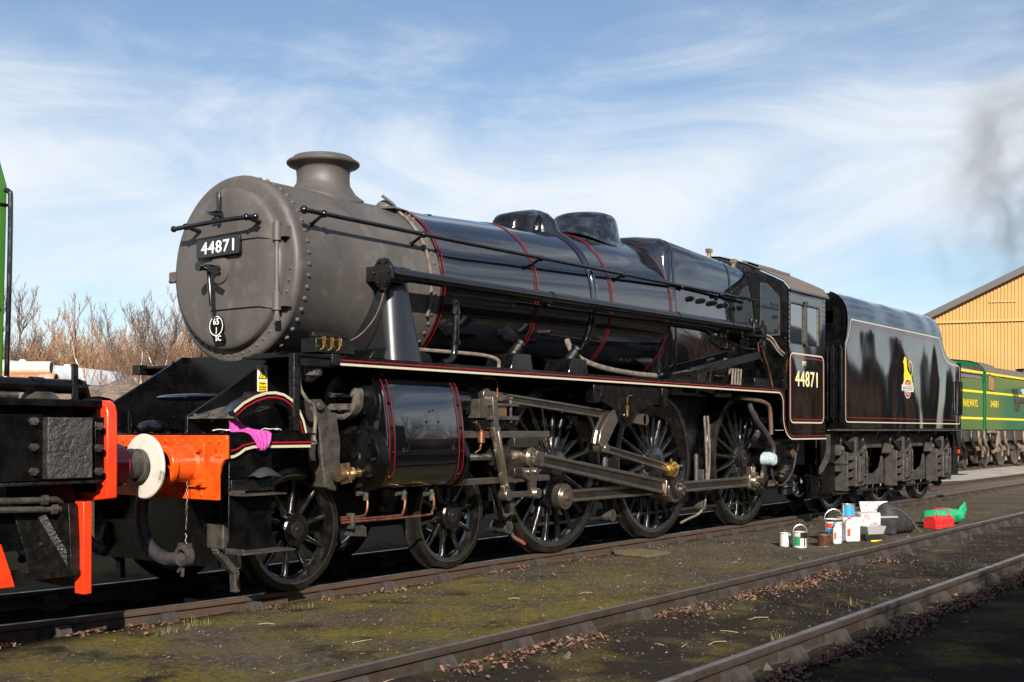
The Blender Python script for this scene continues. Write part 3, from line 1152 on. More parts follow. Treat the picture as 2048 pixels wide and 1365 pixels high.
corr(-.1, 7.05, 'lower_cladding', 0.0)
corr(6.95, None, 'upper_cladding', 0.06)
m = MB()
m.bar(W0 + WN * .06 + Vector((0, 0, 6.98)), W0 + WD * SW + WN * .06 + Vector((0, 0, 6.98)), .14, .12)
m.build('cladding_flashing', 'shedyellow', shed)
for q, zz in ((5.2, 8.9), (7.2, 9.9), (3.3, 7.95)):
    a = W0 + WD * (q) + WN * .13 + Vector((0, 0, zz))
    MB().bar(a, a + WD * 1.3, .03, .08).build('cladding_patch', 'shedyellow', shed)
top = W0 + WD * SW / 2 + Vector((0, 0, EAVE + SLOPE * SW / 2))
m = MB()
m.bar(W0 + WN * .25 - WD * .5 + Vector((0, 0, EAVE - .16)), top + WN * .25 + Vector((0, 0, .08)), .5, .32)
m.bar(top + WN * .25 + Vector((0, 0, .08)), W0 + WD * (SW + .5) + WN * .25 + Vector((0, 0, EAVE - .16)), .5, .32)
m.build('roof_verge', 'shedtrim', shed)
m = MB()
e0, e1, e2 = W0 - WD * .5 + Vector((0, 0, EAVE - .12)), top + Vector((0, 0, .2)), W0 + WD * (SW + .5) + Vector((0, 0, EAVE - .12))
bk = -WN * 60
m.add([e0, e1, e2, e0 + bk, e1 + bk, e2 + bk], [(0, 1, 4, 3), (1, 2, 5, 4)])
m.build('roof', 'shedtrim', shed)
m = MB()
a, b = W0, W0 + WD * SW
m.add([a, a + bk, a + bk + Vector((0, 0, EAVE)), a + Vector((0, 0, EAVE)), b, b + bk, b + bk + Vector((0, 0, EAVE)), b + Vector((0, 0, EAVE))], [(0, 1, 2, 3), (4, 5, 6, 7)])
m.build('side_wall', 'shedyellow', shed)
for q in (7.1, 11.7):
    for s_ in (-1, 1):
        a = W0 + WD * (q + s_ * .98) + WN * .10 + Vector((0, 0, 2.15))
        MB().bar(a - WD * .95, a + WD * .95, .06, 4.3).build('shed_door', 'coachside', shed)
lp = W0 + WD * 6.05 + WN * .22 + Vector((0, 0, 5.95))
lamp = thing('wall_floodlight', 'small grey floodlight fixed to the yellow shed wall', 'floodlight', tuple(lp))
m = MB()
m.bar(lp - WD * .33, lp + WD * .33, .22, .30)
m.build('lamp_housing', 'plasticgrey', lamp, bevel=.02)
m = MB()
m.bar(lp - WD * .27 + WN * .12, lp + WD * .27 + WN * .12, .02, .2)
m.build('lamp_glass', 'sign_white', lamp)
m = MB()
m.bar(lp - WD * .05 - Vector((0, 0, .22)), lp + WD * .05 - Vector((0, 0, .22)), .2, .16)
m.build('lamp_bracket', 'shedtrim', lamp)
# ================================================================= STEAM LOCOMOTIVE
LOCO = thing('steam_locomotive', 'glossy black steam locomotive numbered 44871 with matt grey smokebox and orange buffer beam', 'locomotive', (5.5, 0, 0))
ZB, RS = 2.683, 0.813
XD = (4.803, 6.937, 9.375)
XBG = (1.114, 3.074)
PIN = (-0.145, -0.30)


def P(mb, name, mat, parent=LOCO, **k):
    return mb.build(name, mat, parent, **k)


# ---- wheels -------------------------------------------------------
def spoke_mesh(r0, r1, w0, w1, d0, d1):
    m = MB()
    secs = []
    for f, ww, dd in ((0, w0 * 1.25, d0), (.18, w0, d0 * .95), (.5, (w0 + w1) / 2 * .9, (d0 + d1) / 2 * .9), (.85, w1, d1), (1, w1 * 1.7, d1 * 1.15)):
        r = r0 + (r1 - r0) * f
        secs.append([(math.cos(2 * PI * i / 8) * ww / 2, math.sin(2 * PI * i / 8) * dd / 2, r) for i in range(8)])
    m.loft(secs)
    return m.mesh('spoke', smooth=60)


def make_wheel(parent, name, Rt, x, nsp, hub, mat='wheel', crank=None, weight=0, phase=0.0, sw=(.085, .06, .10, .07), tw_=0.14, rimw=.055, tyw=.075):
    h = tw_ / 2
    m = MB()
    m.lathe([(-h - .035, 0.0), (-h - .035, hub * .9), (-h - .02, hub), (h, hub), (h, 0)], axis='y', n=28)
    ri, ro = Rt - tyw - rimw, Rt - tyw
    m.lathe([(-h + .012, ri + .01), (-h + .004, ro), (h - .01, ro), (h - .015, ri + .01), (0, ri - .012), (-h + .012, ri + .01)], axis='y', n=64)
    if crank:
        m.lathe([(-h - .06, 0), (-h - .06, .115), (-h - .045, .13), (h - .02, .13)], (crank[0], 0, crank[1]), 'y', n=22)
        cv = Vector((crank[0], 0, crank[1]))
        m.bar(cv * .15 + Vector((0, -.01, 0)), cv + Vector((0, -.01, 0)), .20, tw_ + .04, up=(0, 1, 0))
    w = m.build(name, mat, parent, local=True, loc=Vector((x, -0.75, Rt)) - ORG[parent.name])
    t = MB()
    t.lathe([(-h + .002, ro), (-h, Rt - .012), (-h + .006, Rt - .003), (.02, Rt + .002), (.034, Rt + .012), (.044, Rt + .028), (.058, Rt + .03), (h, Rt + .012), (h, ro), (-h + .002, ro)], axis='y', n=88)
    t.build('tyre', 'tyre', w, local=True)
    m = MB()
    m.lathe([(-h - .0365, 0), (-h - .0365, hub * .50), (-h - .032, hub * .52)], axis='y', n=20)
    m.lathe([(-h - .048, 0), (-h - .048, .018), (-h - .03, .026)], axis='y', n=10)
    m.build('axle_end', 'steel_dark', w, local=True)
    m = MB()
    m.lathe([(-h - .0012, ro - .004), (-h - .0012, ro + .005)], axis='y', n=72)
    m.build('tyre_joint', 'steel', w, local=True)
    sm = spoke_mesh(hub * .85, ri + .01, *sw)
    sm.materials.append(MATS[mat])
    for i in range(nsp):
        s = link('spoke', sm, w)
        s.rotation_euler = (0, phase + 2 * PI * i / nsp, 0)
    if weight:
        c_ang = math.atan2(-crank[1], -crank[0])
        pts = []
        for i in range(21):
            a = c_ang - weight + 2 * weight * i / 20
            pts.append(((ro - .03) * math.cos(a), (ro - .03) * math.sin(a)))
        for i in range(21):
            a = c_ang + weight * .94 - 2 * weight * .94 * i / 20
            pts.append(((ri - .21) * math.cos(a), (ri - .21) * math.sin(a)))
        m = MB()
        m.prism(pts, 'xz', -h - .006, .03)
        bw = m.build('balance_weight', 'gloss_small', w, local=True)
        m = MB()
        for i in range(9):
            for rr in (ri - .03, ri - .17):
                a = c_ang - weight * .88 + 2 * weight * .88 * i / 8
                m.dome((rr * math.cos(a), -h - .006, rr * math.sin(a)), (0, -1, 0), .013)
        m.build('rivets', 'gloss_small', w, local=True)
    return w


def far_wheel(w):
    c = copy_tree(w, w.parent)
    c.location.y = 0.75
    c.rotation_euler = (0, 0.7, PI)
    return c


for x, wt in zip(XD, (0.72, 1.08, 0.72)):
    w = make_wheel(LOCO, 'driving_wheel', 0.914, x, 20, 0.20, crank=PIN, weight=wt, phase=.1)
    far_wheel(w)
for x in XBG:
    w = make_wheel(LOCO, 'bogie_wheel', 0.502, x, 10, 0.135, sw=(.062, .045, .075, .06), phase=.12, tyw=.062, rimw=.045)
    far_wheel(w)
for x, zz in [(q, .914) for q in XD] + [(q, .502) for q in XBG]:
    P(MB().cyl((x, -.68, zz), (x, .68, zz), .095), 'axle', 'satin')

# ---- frames -------------------------------------------------------
for s in (-1, 1):
    m = MB()
    m.prism([(.18, 1.405), (1.12, 1.955), (1.60, 1.955), (1.60, .56), (.34, .56), (.20, .80), (.075, .86), (.075, 1.27), (.18, 1.27)], 'xz', s * .65 - .016, s * .65 + .016)
    P(m, 'front_frame_plate', 'satin', bevel=.004)
    m = MB()
    m.prism([(1.6, 1.85), (10.9, 1.85), (10.9, .78), (9.9, .62), (8.6, .62), (8.2, .70), (7.8, .62), (6.0, .62), (5.8, .72), (5.5, .62), (4.2, .62), (3.6, .98), (2.4, .98), (1.6, .95)], 'xz', s * .60 - .015, s * .60 + .015)
    P(m, 'main_frame', 'satin')
m = MB()
m.box(1.05, 3.2, -.50, .50, .42, .86)
P(m, 'bogie_frame', 'satin')
m = MB()
m.box(7.7, 9.2, -.54, .54, .36, 1.2)
m.prism([(7.7, .36), (9.2, .36), (8.9, .26), (8.0, .26)], 'xz', -.5, .5)
P(m, 'ashpan', 'grimy')
m = MB()
m.box(1.55, 2.75, -.60, .60, .9, 2.0)
P(m, 'smokebox_saddle', 'satin')
m = MB()
for yy in (-.60, .60):
    m.box(1.62, 2.6, yy - .03 if yy < 0 else yy, yy if yy < 0 else yy + .03, 1.2, 1.95)
P(m, 'saddle_flange', 'satin')
for xx in (5.87, 8.15, 4.0):
    m = MB()
    m.box(xx - .05, xx + .05, -.58, .58, .45, 1.4)
    P(m, 'frame_stay', 'satin')
# front frame cross stays, seen between the two slanting plates
m = MB()
m.box(1.15, 1.17, -.63, .63, 1.30, 1.95)
P(m, 'front_stay_plate', 'satin')
m = MB()
for z in (1.42, 1.55, 1.68, 1.8, 1.9):
    for y in (.62,):
        m.dome((1.0 + .0 * z, y, z), (0, -1, 0), .014)
for s in (-1, 1):
    for i in range(7):
        m.dome((.35 + i * .12, -s * .65 + (-.017), 1.34), (0, -1, 0), .013)
        m.dome((1.25, s * .65 - .017, 1.36 + i * .09), (0, -1, 0), .013)
P(m, 'rivets', 'satin')
m = MB()
m.sphere((.62, -.12, 1.575), 1.0, 24, 10, (.16, .42, .035))
P(m, 'valve_cover', 'gloss', smooth=80)
m = MB()
m.sphere((.42, .12, 1.33), .10, 14, 8, (1.0, 1.6, .6))
m.cyl((.35, .3, 1.28), (.35, .3, 1.46), .022)
P(m, 'inspection_cover', 'gloss_small')

# ---- front platform, arch and steps ------------------------------
m = MB()
m.box(.06, .92, -1.27, 1.27, 1.268, 1.284)
P(m, 'front_platform', 'gloss_small')
m = MB()
rnd = random.Random(3)
for i in range(12):
    m.dome((.12, -1.15 + i * .21, 1.284), (0, 0, 1), .016, n=6)
P(m, 'platform_bolts', 'gloss_small')
ARCH = [(.13, 1.45), (.22, 1.515), (.33, 1.565), (.44, 1.595), (.53, 1.600), (.62, 1.585), (.70, 1.545), (.77, 1.475), (.82, 1.385), (.85, 1.29)]


def offset(path, d):
    out = []
    for i, p in enumerate(path):
        a, b = Vector(path[max(i - 1, 0)]), Vector(path[min(i + 1, len(path) - 1)])
        t = (b - a).normalized()
        out.append((p[0] + t.y * d, p[1] - t.x * d))
    return out


for s in (-1, 1):
    ys_ = (-1.255, -1.235) if s < 0 else (1.235, 1.255)
    m = MB()
    m.prism(ARCH + offset(ARCH, .095)[::-1], 'xz', *ys_)
    ar = P(m, 'splasher_arch', 'gloss_small')
    m = MB()
    m.loft([[(x, s * 1.235, z) for x, z in ARCH], [(x + (.10 if i < 3 else 0), s * 1.0, z) for i, (x, z) in enumerate(ARCH)]], closed=False)
    P(m, 'splasher_top', 'satin')
    m = MB()
    m.prism([(.185, 1.392), (.52, 1.478), (.52, 1.490), (.185, 1.404)], 'xz', min(s * 1.22, s * .667), max(s * 1.22, s * .667))
    P(m, 'front_shelf', 'castlight')
    if s < 0:
        m = MB()
        m.strip(offset(ARCH, .014), .020, -1.2575)
        m.build('cream_lining', 'line_cream', ar)
        m = MB()
        m.strip(offset(ARCH, .047), .012, -1.2575)
        m.build('red_lining', 'line_red', ar)
    VAL = [(.085, 1.268), (.86, 1.268), (.86, 1.172), (.30, 1.172), (.22, 1.155), (.17, 1.125), (.12, 1.105), (.085, 1.10)]
    m = MB()
    m.prism(VAL, 'xz', *((-1.28, -1.262) if s < 0 else (1.262, 1.28)))
    va = P(m, 'front_valance', 'gloss_small')
    if s < 0:
        lp_ = [(.86, 1.184), (.30, 1.184), (.22, 1.168), (.17, 1.138), (.12, 1.117), (.088, 1.113)]
        MB().strip(lp_, .020, -1.2825).build('cream_lining', 'line_cream', va)
        lp_ = [(.86, 1.214), (.30, 1.214), (.20, 1.196), (.155, 1.172), (.11, 1.16), (.09, 1.157)]
        MB().strip(lp_, .012, -1.2825).build('red_lining', 'line_red', va)
    # bolts on the shelf
    m = MB()
    for q in (-.72, -.9, -1.1):
        m.cyl((.21, s * abs(q), 1.404), (.21, s * abs(q), 1.43), .018, n=6)
        m.cyl((.23, s * abs(q), 1.37), (.23, s * abs(q), 1.392), .016, n=6)
    P(m, 'shelf_bolts', 'castgrey')
    # steps
    y0 = s * 1.245
    m = MB()
    m.prism([(.105, 1.172), (.50, 1.172), (.50, .62), (.515, .53), (.555, .455), (.555, .43), (.075, .43), (.075, .455), (.10, .53)], 'xz', min(y0, y0 + s * -.014), max(y0, y0 + s * -.014))
    st = P(m, 'step_plate', 'satin', bevel=.003)
    for zt, xa, xb, dp in ((.845, .10, .50, .17), (.43, .07, .56, .20)):
        m = MB()
        m.box(xa, xb, min(y0, y0 + s * dp), max(y0, y0 + s * dp), zt - .012, zt)
        m.box(xa, xa + .008, min(y0, y0 + s * dp), max(y0, y0 + s * dp), zt, zt + .03)
        m.build('step_tread', 'castgrey', st, bevel=.003)
    m = MB()
    m.box(.10, .50, min(y0 + s * .002, y0 + s * .03), max(y0 + s * .002, y0 + s * .03), .86, .945)
    m.build('step_riser', 'grimy', st, bevel=.004)
# grey rag on step
# ---- buffer beam --------------------------------------------------
bm_ = [(-1.285, 1.268), (1.285, 1.268), (1.285, 1.10), (1.255, 1.09), (1.215, 1.05), (1.19, .98), (1.19, .80), (-1.19, .80), (-1.19, .98), (-1.215, 1.05), (-1.255, 1.09), (-1.285, 1.10)]
m = MB()
m.prism(bm_, 'yz', .05, .075)
beam = P(m, 'buffer_beam', 'orange', bevel=.004)
m = MB()
for i in range(24):
    m.dome((.05, -1.2 + i * .105 + rnd.uniform(-.012, .012), 1.225), (-1, 0, 0), .020, .016, n=8)
for yy, zz in ((-1.21, 1.12), (-1.17, 1.12), (-.45, .86), (.45, .86), (-.35, 1.0), (.35, 1.0), (-.75, .84), (-1.0, .84)):
    m.dome((.05, yy, zz), (-1, 0, 0), .018, .015, n=8)
m.build('rivets', 'orange', beam)
m = MB()
m.prism([(-.03, .95), (-.20, .98), (-.24, 1.05), (-.20, 1.12), (-.14, 1.11), (-.17, 1.06), (-.15, 1.03), (.05, 1.10), (.05, .95)], 'xz', -.035, .035)
m.box(.035, .05, -.14, .14, .90, 1.18)
hook = P(m, 'draw_hook', 'satin', bevel=.006)
for s in (-1, 1):
    y0, z0 = s * .876, 1.05
    m = MB()
    m.lathe([(.05, .155), (.02, .150), (.0, .128), (-.12, .126), (-.15, .124), (-.155, .142), (-.185, .146), (-.205, .142), (-.21, .11)], (0, y0, z0), 'x', n=32)
    m.prism([(y0 - .19, z0 - .16), (y0 - .08, z0 - .16), (y0 + .08, z0 - .16), (y0 + .19, z0 - .16), (y0 + .19, z0 + .16), (y0 - .19, z0 + .16)], 'yz', .022, .0495)
    bf = P(m, 'buffer', 'orange', bevel=.004)
    m = MB()
    for a in (-.15, .15):
        for b in (-.12, .12):
            m.cyl((.022, y0 + a, z0 + b), (-.012, y0 + a, z0 + b), .026, n=6)
    m.box(-.14, -.02, y0 - .03, y0 + .03, z0 + .123, z0 + .133)
    m.build('mounting_bolts', 'orange', bf)
    m = MB()
    m.lathe([(-.21, .085), (-.33, .085), (-.335, .09)], (0, y0, z0), 'x', n=24)
    m.build('buffer_ram', 'satin', bf)
    m = MB()
    m.lathe([(-.330, 0), (-.330, .20), (-.336, .228), (-.352, .230), (-.360, .222), (-.366, .15), (-.368, 0)], (0, y0, z0), 'x', n=44)
    m.build('buffer_head', 'white_paint' if s < 0 else 'satin', bf)

# vacuum hose and steam heat pipe hanging from the beam
m = MB()
pts = smooth_path([(.04, -.40, .95), (-.02, -.40, .82), (-.05, -.42, .62), (-.06, -.52, .45), (-.08, -.72, .375), (-.10, -.86, .37)], 6)
m.tube(pts, .045, 12)
for i in range(2, len(pts) - 2, 1):
    d, e, g = basis(pts[i + 1] - pts[i])
    m.cyl(pts[i] - d * .004, pts[i] + d * .004, .0495, n=12)
hz = P(m, 'brake_hose', 'hose')
m = MB()
m.cyl((-.10, -.86, .37), (-.12, -1.0, .385), .05, n=12)
m.lathe([(-.16, .048), (-.16, .075), (-.13, .08), (-.10, .08), (-.09, .05), (-.16, .048)], (0.0, -1.04, .41), 'x', n=14)
m.box(-.15, -.11, -1.10, -1.075, .36, .50)
m.box(-.15, -.11, -1.01, -.99, .46, .50)
m.cyl((-.13, -1.03, .34), (-.13, -1.02, .26), .014, n=6)
m.cyl((-.13, -1.03, .34), (-.13, -.97, .29), .012, n=6)
m.build('hose_coupling', 'castgrey', hz)
m = MB()
zc_ = .93
i = 0
while zc_ > .50:
    o = (0.006, 0) if i % 2 else (0, 0.006)
    c_ = Vector((-.02 - (.93 - zc_) * .18, -.93 - (.93 - zc_) * .2, zc_))
    L_ = .045 if (.62 < zc_ < .72) else .014
    ring = [c_ + Vector((o[0] * math.cos(t), o[1] * math.cos(t), L_ * math.sin(t))) for t in [2 * PI * k / 8 for k in range(9)]]
    m.tube(ring, .0022, 4, cap=False)
    zc_ -= L_ * 1.75
    i += 1
m.build('chain', 'steel_dark', hz)
m = MB()
pts = [(-.13, .05, .95), (-.16, .05, .8), (-.17, .05, .6)]
P(MB().tube(smooth_path([(.04, .32, .95), (-.05, .32, .86), (-.10, .30, .6), (-.07, .2, .42), (-.04, .05, .36)], 5), .04, 10), 'heating_hose', 'hose')
for s in (-1, 1):
    m = MB()
    y0 = s * .75
    pts = [(.95, y0, .72), (.62, y0, .60), (.42, y0, .50), (.385, y0, .385), (.50, y0, .26), (.56, y0, .20), (.565, y0, .06)]
    for a, b in zip(pts[:-1], pts[1:]):
        m.bar(a, Vector(b) + (Vector(b) - Vector(a)).normalized() * .012, .07, .05, up=(0, 1, 0) if False else (1, 0, 0.3))
    P(m, 'guard_iron', 'castgrey', bevel=.006)
m = MB()
m.box(.36, .46, -.86, -.66, .40, .60)
P(m, 'guard_bracket', 'castgrey', bevel=.012)

m = MB()
m.box(.44, .47, -.70, .95, .24, 1.25)
P(m, 'front_shade_plate', 'satin')  # dark plate added below the beam to stand for the black shade there
# ---- smokebox -----------------------------------------------------
m = MB()
m.lathe([(2.95, .805), (2.6, .800), (1.24, .800), (1.225, .808), (1.19, .812), (1.165, .802), (1.150, .785), (1.144, .76), (1.144, .64)], (0, 0, ZB), 'x', n=96)
sb = P(m, 'smokebox', 'smokebox', smooth=50)
m = MB()
for i in range(52):
    a = 2 * PI * i / 52
    for xx in (1.29, 2.88):
        m.dome((xx, math.cos(a) * .799, ZB + math.sin(a) * .799), (0, math.cos(a), math.sin(a)), .022, .020, n=8)
m.build('rivets', 'smokebox', sb)
m = MB()
for i in range(24):
    a = PI + PI * (i + .5) / 24
    m.dome((1.144, math.cos(a) * .735, ZB + math.sin(a) * .735), (-1, 0, 0), .016, .014, n=8)
m.build('ring_rivets', 'smokebox', sb)
m = MB()
m.lathe([(1.150, .693), (1.092, .691), (1.074, .680), (1.064, .645), (1.052, .52), (1.042, .35), (1.036, .15), (1.035, 0)], (0, 0, ZB), 'x', n=80)
door = P(m, 'smokebox_door', 'smokebox', smooth=60)


def door_x(y, z):
    r = math.hypot(y, z - ZB)
    pr = [(0, 1.035), (.15, 1.036), (.35, 1.042), (.52, 1.052), (.625, 1.064), (.668, 1.080), (.686, 1.105), (.69, 1.144), (2, 1.144)]
    for (a, b), (c_, d) in zip(pr[:-1], pr[1:]):
        if r <= c_:
            return b + (d - b) * (r - a) / (c_ - a)


for zc_, zt_ in ((2.935, .032), (2.365, .032)):
    m = MB()
    secs = []
    for i in range(13):
        y = .14 - .80 * i / 12
        hh = zt_ * (1 if i < 10 else 1 + .35 * (i - 9))
        x = min(door_x(y, zc_), 1.11)
        secs.append([(x + .02, y, zc_ - hh), (x - .016, y, zc_ - hh), (x - .016, y, zc_ + hh), (x + .02, y, zc_ + hh)])
    m.loft(secs)
    m.cyl((1.07, -.655, zc_ - .075), (1.07, -.655, zc_ + .075), .036, n=14)
    m.box(1.08, 1.15, -.74, -.64, zc_ - .045, zc_ + .045)
    m.build('hinge_strap', 'smokebox', door, smooth=30)
m = MB()
m.cyl((1.07, -.655, 2.22), (1.07, -.655, 3.02), .021, n=12)
m.cyl((1.07, -.655, 2.20), (1.07, -.655, 2.25), .028, n=8)
m.build('hinge_pin', 'smokebox', door)
m = MB()
m.lathe([(1.04, .125), (1.022, .123), (1.018, .115), (1.016, 0)], (0, .02, 2.675), 'x', n=32)
m.build('dart_plate', 'smokebox', door)
m = MB()
m.cyl((1.02, .02, 2.675), (.83, .02, 2.675), .030, n=14)
m.cyl((.83, .02, 2.675), (.80, .02, 2.675), .038, n=14)
m.tube([(.90, .02, 2.675), (.90, .0, 2.66), (.90, -.03, 2.35)], [.026, .022, .020], 10)
m.tube([(.86, .02, 2.675), (.86, -.05, 2.655), (.855, -.19, 2.60)], [.028, .024, .020], 10)
m.build('door_handle', 'gloss_small', door)
m = MB()
m.tube([(.925, .50, 3.055), (.90, .30, 3.05), (.895, 0, 3.05), (.905, -.35, 3.05), (.925, -.50, 3.048), (.935, -.54, 3.047)], .020, 10)
for y in (.31, -.46):
    m.sphere((.90 if y > 0 else .915, y, 3.05), .030, 10, 8)
    m.tube([(.90, y, 3.05), (door_x(y, 3.03), y, 3.03)], [.016, .022], 8)
m.sphere((.925, .51, 3.055), .028, 10, 8)
m.sphere((.935, -.55, 3.047), .028, 10, 8)
m.build('handrail', 'gloss_small', door)
m = MB()
m.prism(rrect(-.285, .285, 2.782, 2.942, .02, 3), 'yz', .990, 1.010)
np_ = m.build('number_plate', 'gloss_small', door, bevel=.003)
m = MB()
m.cyl((1.01, .2, 2.86), (1.04, .2, 2.86), .015)
m.cyl((1.01, -.2, 2.86), (1.05, -.2, 2.86), .015)
m.build('plate_stud', 'gloss_small', door)
text('plate_number', '44871', .105, (.988, .0, 2.862), '-x', 'number_white', door, width=.43, bold=.012)
# shed plate
m = MB()
m.prism([(.052 + .094 * math.cos(2 * PI * i / 28), 2.194 + .090 * math.sin(2 * PI * i / 28)) for i in range(28)], 'yz', 1.018, 1.030)
m.prism(rrect(-.055, .095, 2.055, 2.12, .02, 3), 'yz', 1.0185, 1.0295)
m.build('shed_plate', 'ink', door)
m = MB()
rg = []
for rr in (1.0, .90):
    rg.append([(1.0165, .052 + .090 * rr * math.cos(2 * PI * i / 28), 2.194 + .086 * rr * math.sin(2 * PI * i / 28)) for i in range(28)])
m.loft(rg, cap=False)
m.build('plate_ring', 'number_white', door)
text('shed_code', '65', .055, (1.0165, .052, 2.232), '-x', 'number_white', door, bold=.012)
text('shed_letter', 'J', .055, (1.0165, .052, 2.155), '-x', 'number_white', door, bold=.012)
text('plate_letters', 'SC', .045, (1.0165, .022, 2.088), '-x', 'number_white', door, bold=.012)
m = MB()
m.box(1.0, 1.02, -.008, .032, 3.06, 3.33)
m.prism([(.93, 3.14), (1.02, 3.155), (1.06, 3.10), (1.06, 3.07), (1.0, 3.12), (.93, 3.13)], 'xz', -.02, .04)
m.box(.95, 1.03, -.03, .10, 3.152, 3.162)
m.build('lamp_bracket', 'gloss_small', door, bevel=.003)
m = MB()
m.box(1.085, 1.15, .68, .80, 2.63, 2.72)
m.cyl((1.10, .72, 2.64), (1.10, .80, 2.64), .022, n=8)
m.build('door_latch', 'smokebox', door, bevel=.008)

# chimney
m = MB()
XCH = 2.21
secs = []
NS = 48


def cyl_top(x_, y_, R_=.800, zc__=ZB):
    return zc__ + math.sqrt(max(0.01, R_ * R_ - y_ * y_))


rows = [('b', .375, -.002), ('b', .378, .018), ('b', .35, .028), ('b', .30, .055), ('b', .262, .105)]
for kind_, r_, dz in rows:
    secs.append([(XCH + r_ * math.cos(2 * PI * i / NS), r_ * math.sin(2 * PI * i / NS), cyl_top(0, r_ * math.sin(2 * PI * i / NS)) + dz) for i in range(NS)])
for z_, r_ in ((3.59, .248), (3.65, .244), (3.715, .248), (3.735, .260), (3.755, .292), (3.768, .325), (3.780, .338), (3.796, .338), (3.806, .326), (3.814, .300), (3.822, .284), (3.840, .278), (3.847, .265), (3.847, .235), (3.75, .225), (3.5, .225)):
    secs.append([(XCH + r_ * math.cos(2 * PI * i / NS), r_ * math.sin(2 * PI * i / NS), z_) for i in range(NS)])
m.loft(secs, cap=False)
P(m, 'chimney', 'smokebox', smooth=50)
# snifting cover / lubricator feed on top of the smokebox
m = MB()
m.sphere((2.74, -.30, 3.40), .11, 16, 10, (1.0, 1.0, .95))
m.lathe([(3.395, .20), (3.40, .20), (3.43, .12)], (2.76, -.30, 0), 'z', n=6)
m.cyl((2.70, -.42, 3.45), (2.62, -.36, 3.52), .014)
sn = P(m, 'snifting_cover', 'smokebox')
pth = []
for i in range(16):
    a = R(112 + 90 * i / 15)
    pth.append((2.76 + .05 * i / 15, math.cos(a) * .822, ZB + math.sin(a) * .822))
MB().tube(pth, .016, 8).build('feed_pipe', 'lagging', sn)
m = MB()
for i in range(12):
    a = R(75 + 50 * i / 11)
    m.dome((2.955, math.cos(a) * .803, ZB + math.sin(a) * .803), (0, math.cos(a), math.sin(a)), .018)
m.build('rivets', 'smokebox', sn)

# ---- boiler -------------------------------------------------------
def boil(x):
    f = min(1, max(0, (x - 3.3) / (7.25 - 3.3)))
    return ZB + .012 + .105 * f, .808 + .118 * f      # centre height, radius


m = MB()
NB = 96
secs = []
for x in (2.95, 3.3, 4.0, 4.8, 5.6, 6.4, 7.0, 7.26):
    zc_, r_ = boil(x)
    secs.append([(x, math.cos(2 * PI * i / NB) * r_, zc_ + math.sin(2 * PI * i / NB) * r_) for i in range(NB)])
m.loft(secs, cap=False)
blr = P(m, 'boiler', 'gloss', smooth=50)


def ring(x, w, dr, mat, name, parent=None, a0=0, a1=2 * PI):
    zc_, r_ = boil(x)
    m = MB()
    m.lathe([(x - w / 2, r_), (x - w / 2, r_ + dr), (x + w / 2, r_ + dr), (x + w / 2, r_)], (0, 0, zc_), 'x', 96, a0, a1)
    return m.build(name, mat, parent or blr, smooth=30)


for x in (2.985, 4.45, 5.85, 7.16):
    ring(x, .062, .004, 'gloss_small', 'boiler_band')
    for dx in (-.024, .024):
        ring(x + dx, .0055, .0058, 'line_red', 'red_lining')
# top feed with delivery pipe covers
XT = 5.50
zc_, rT = boil(XT)
m = MB()
secs = []
for i in range(41):
    a = R(-40 + 260 * i / 40)
    up_ = 0.0
    dd = abs(math.degrees(a) - 90)
    h_ = .045 + .20 * max(0, 1 - (dd / 26) ** 2) ** .8 if dd < 26 else .045
    w_ = .05 + .055 * max(0, 1 - dd / 40)
    ring_ = []
    for k in range(9):
        t = PI * k / 8
        rr = rT - .004 + h_ * math.sin(t) ** .8
        xx = XT - w_ * math.cos(t)
        ring_.append((xx, math.cos(a) * rr, zc_ + math.sin(a) * rr))
    secs.append(ring_)
m.loft(secs, closed=False)
P(m, 'top_feed', 'gloss', smooth=60)
m = MB()
secs = []
for x, wy, hh in ((4.93, .10, .02), (4.96, .17, .10), (5.02, .20, .16), (5.2, .21, .20), (5.42, .21, .235), (5.45, .19, .225)):
    zc_, r_ = boil(x)
    zz = zc_ + r_
    sec = []
    for k in range(13):
        t = PI * k / 12
        cc, ss = math.cos(t), math.sin(t)
        yy = wy * (abs(cc) ** .6) * (1 if cc > 0 else -1)
        sec.append((x, yy, zz - .06 + (hh + .06) * (ss ** .5)))
    secs.append(sec)
m.loft(secs)
P(m, 'top_feed_casing', 'gloss_small', smooth=50)
# dome
m = MB()
XDM = 6.62
zc_, rD = boil(XDM)
secs = []
for r_, dz in ((.54, -.002), (.50, .012), (.455, .045)):
    secs.append([(XDM + r_ * math.cos(2 * PI * i / NS), r_ * .98 * math.sin(2 * PI * i / NS), zc_ + math.sqrt(rD ** 2 - (r_ * .98 * math.sin(2 * PI * i / NS)) ** 2) + dz) for i in range(NS)])
for z_, r_ in ((3.79, .425), (3.85, .412), (3.90, .395), (3.940, .365), (3.962, .315), (3.975, .21), (3.98, .1), (3.98, .01)):
    secs.append([(XDM + r_ * math.cos(2 * PI * i / NS), r_ * math.sin(2 * PI * i / NS), z_) for i in range(NS)])
m.loft(secs)
P(m, 'dome', 'gloss', smooth=60)
# washout plugs and clips on barrel
m = MB()
m.lathe([(0, .05), (.012, .05), (.014, .03), (.004, .028)], (3.42, -.22, 3.462), 'z', n=14)
P(m, 'washout_plug', 'gloss_small')

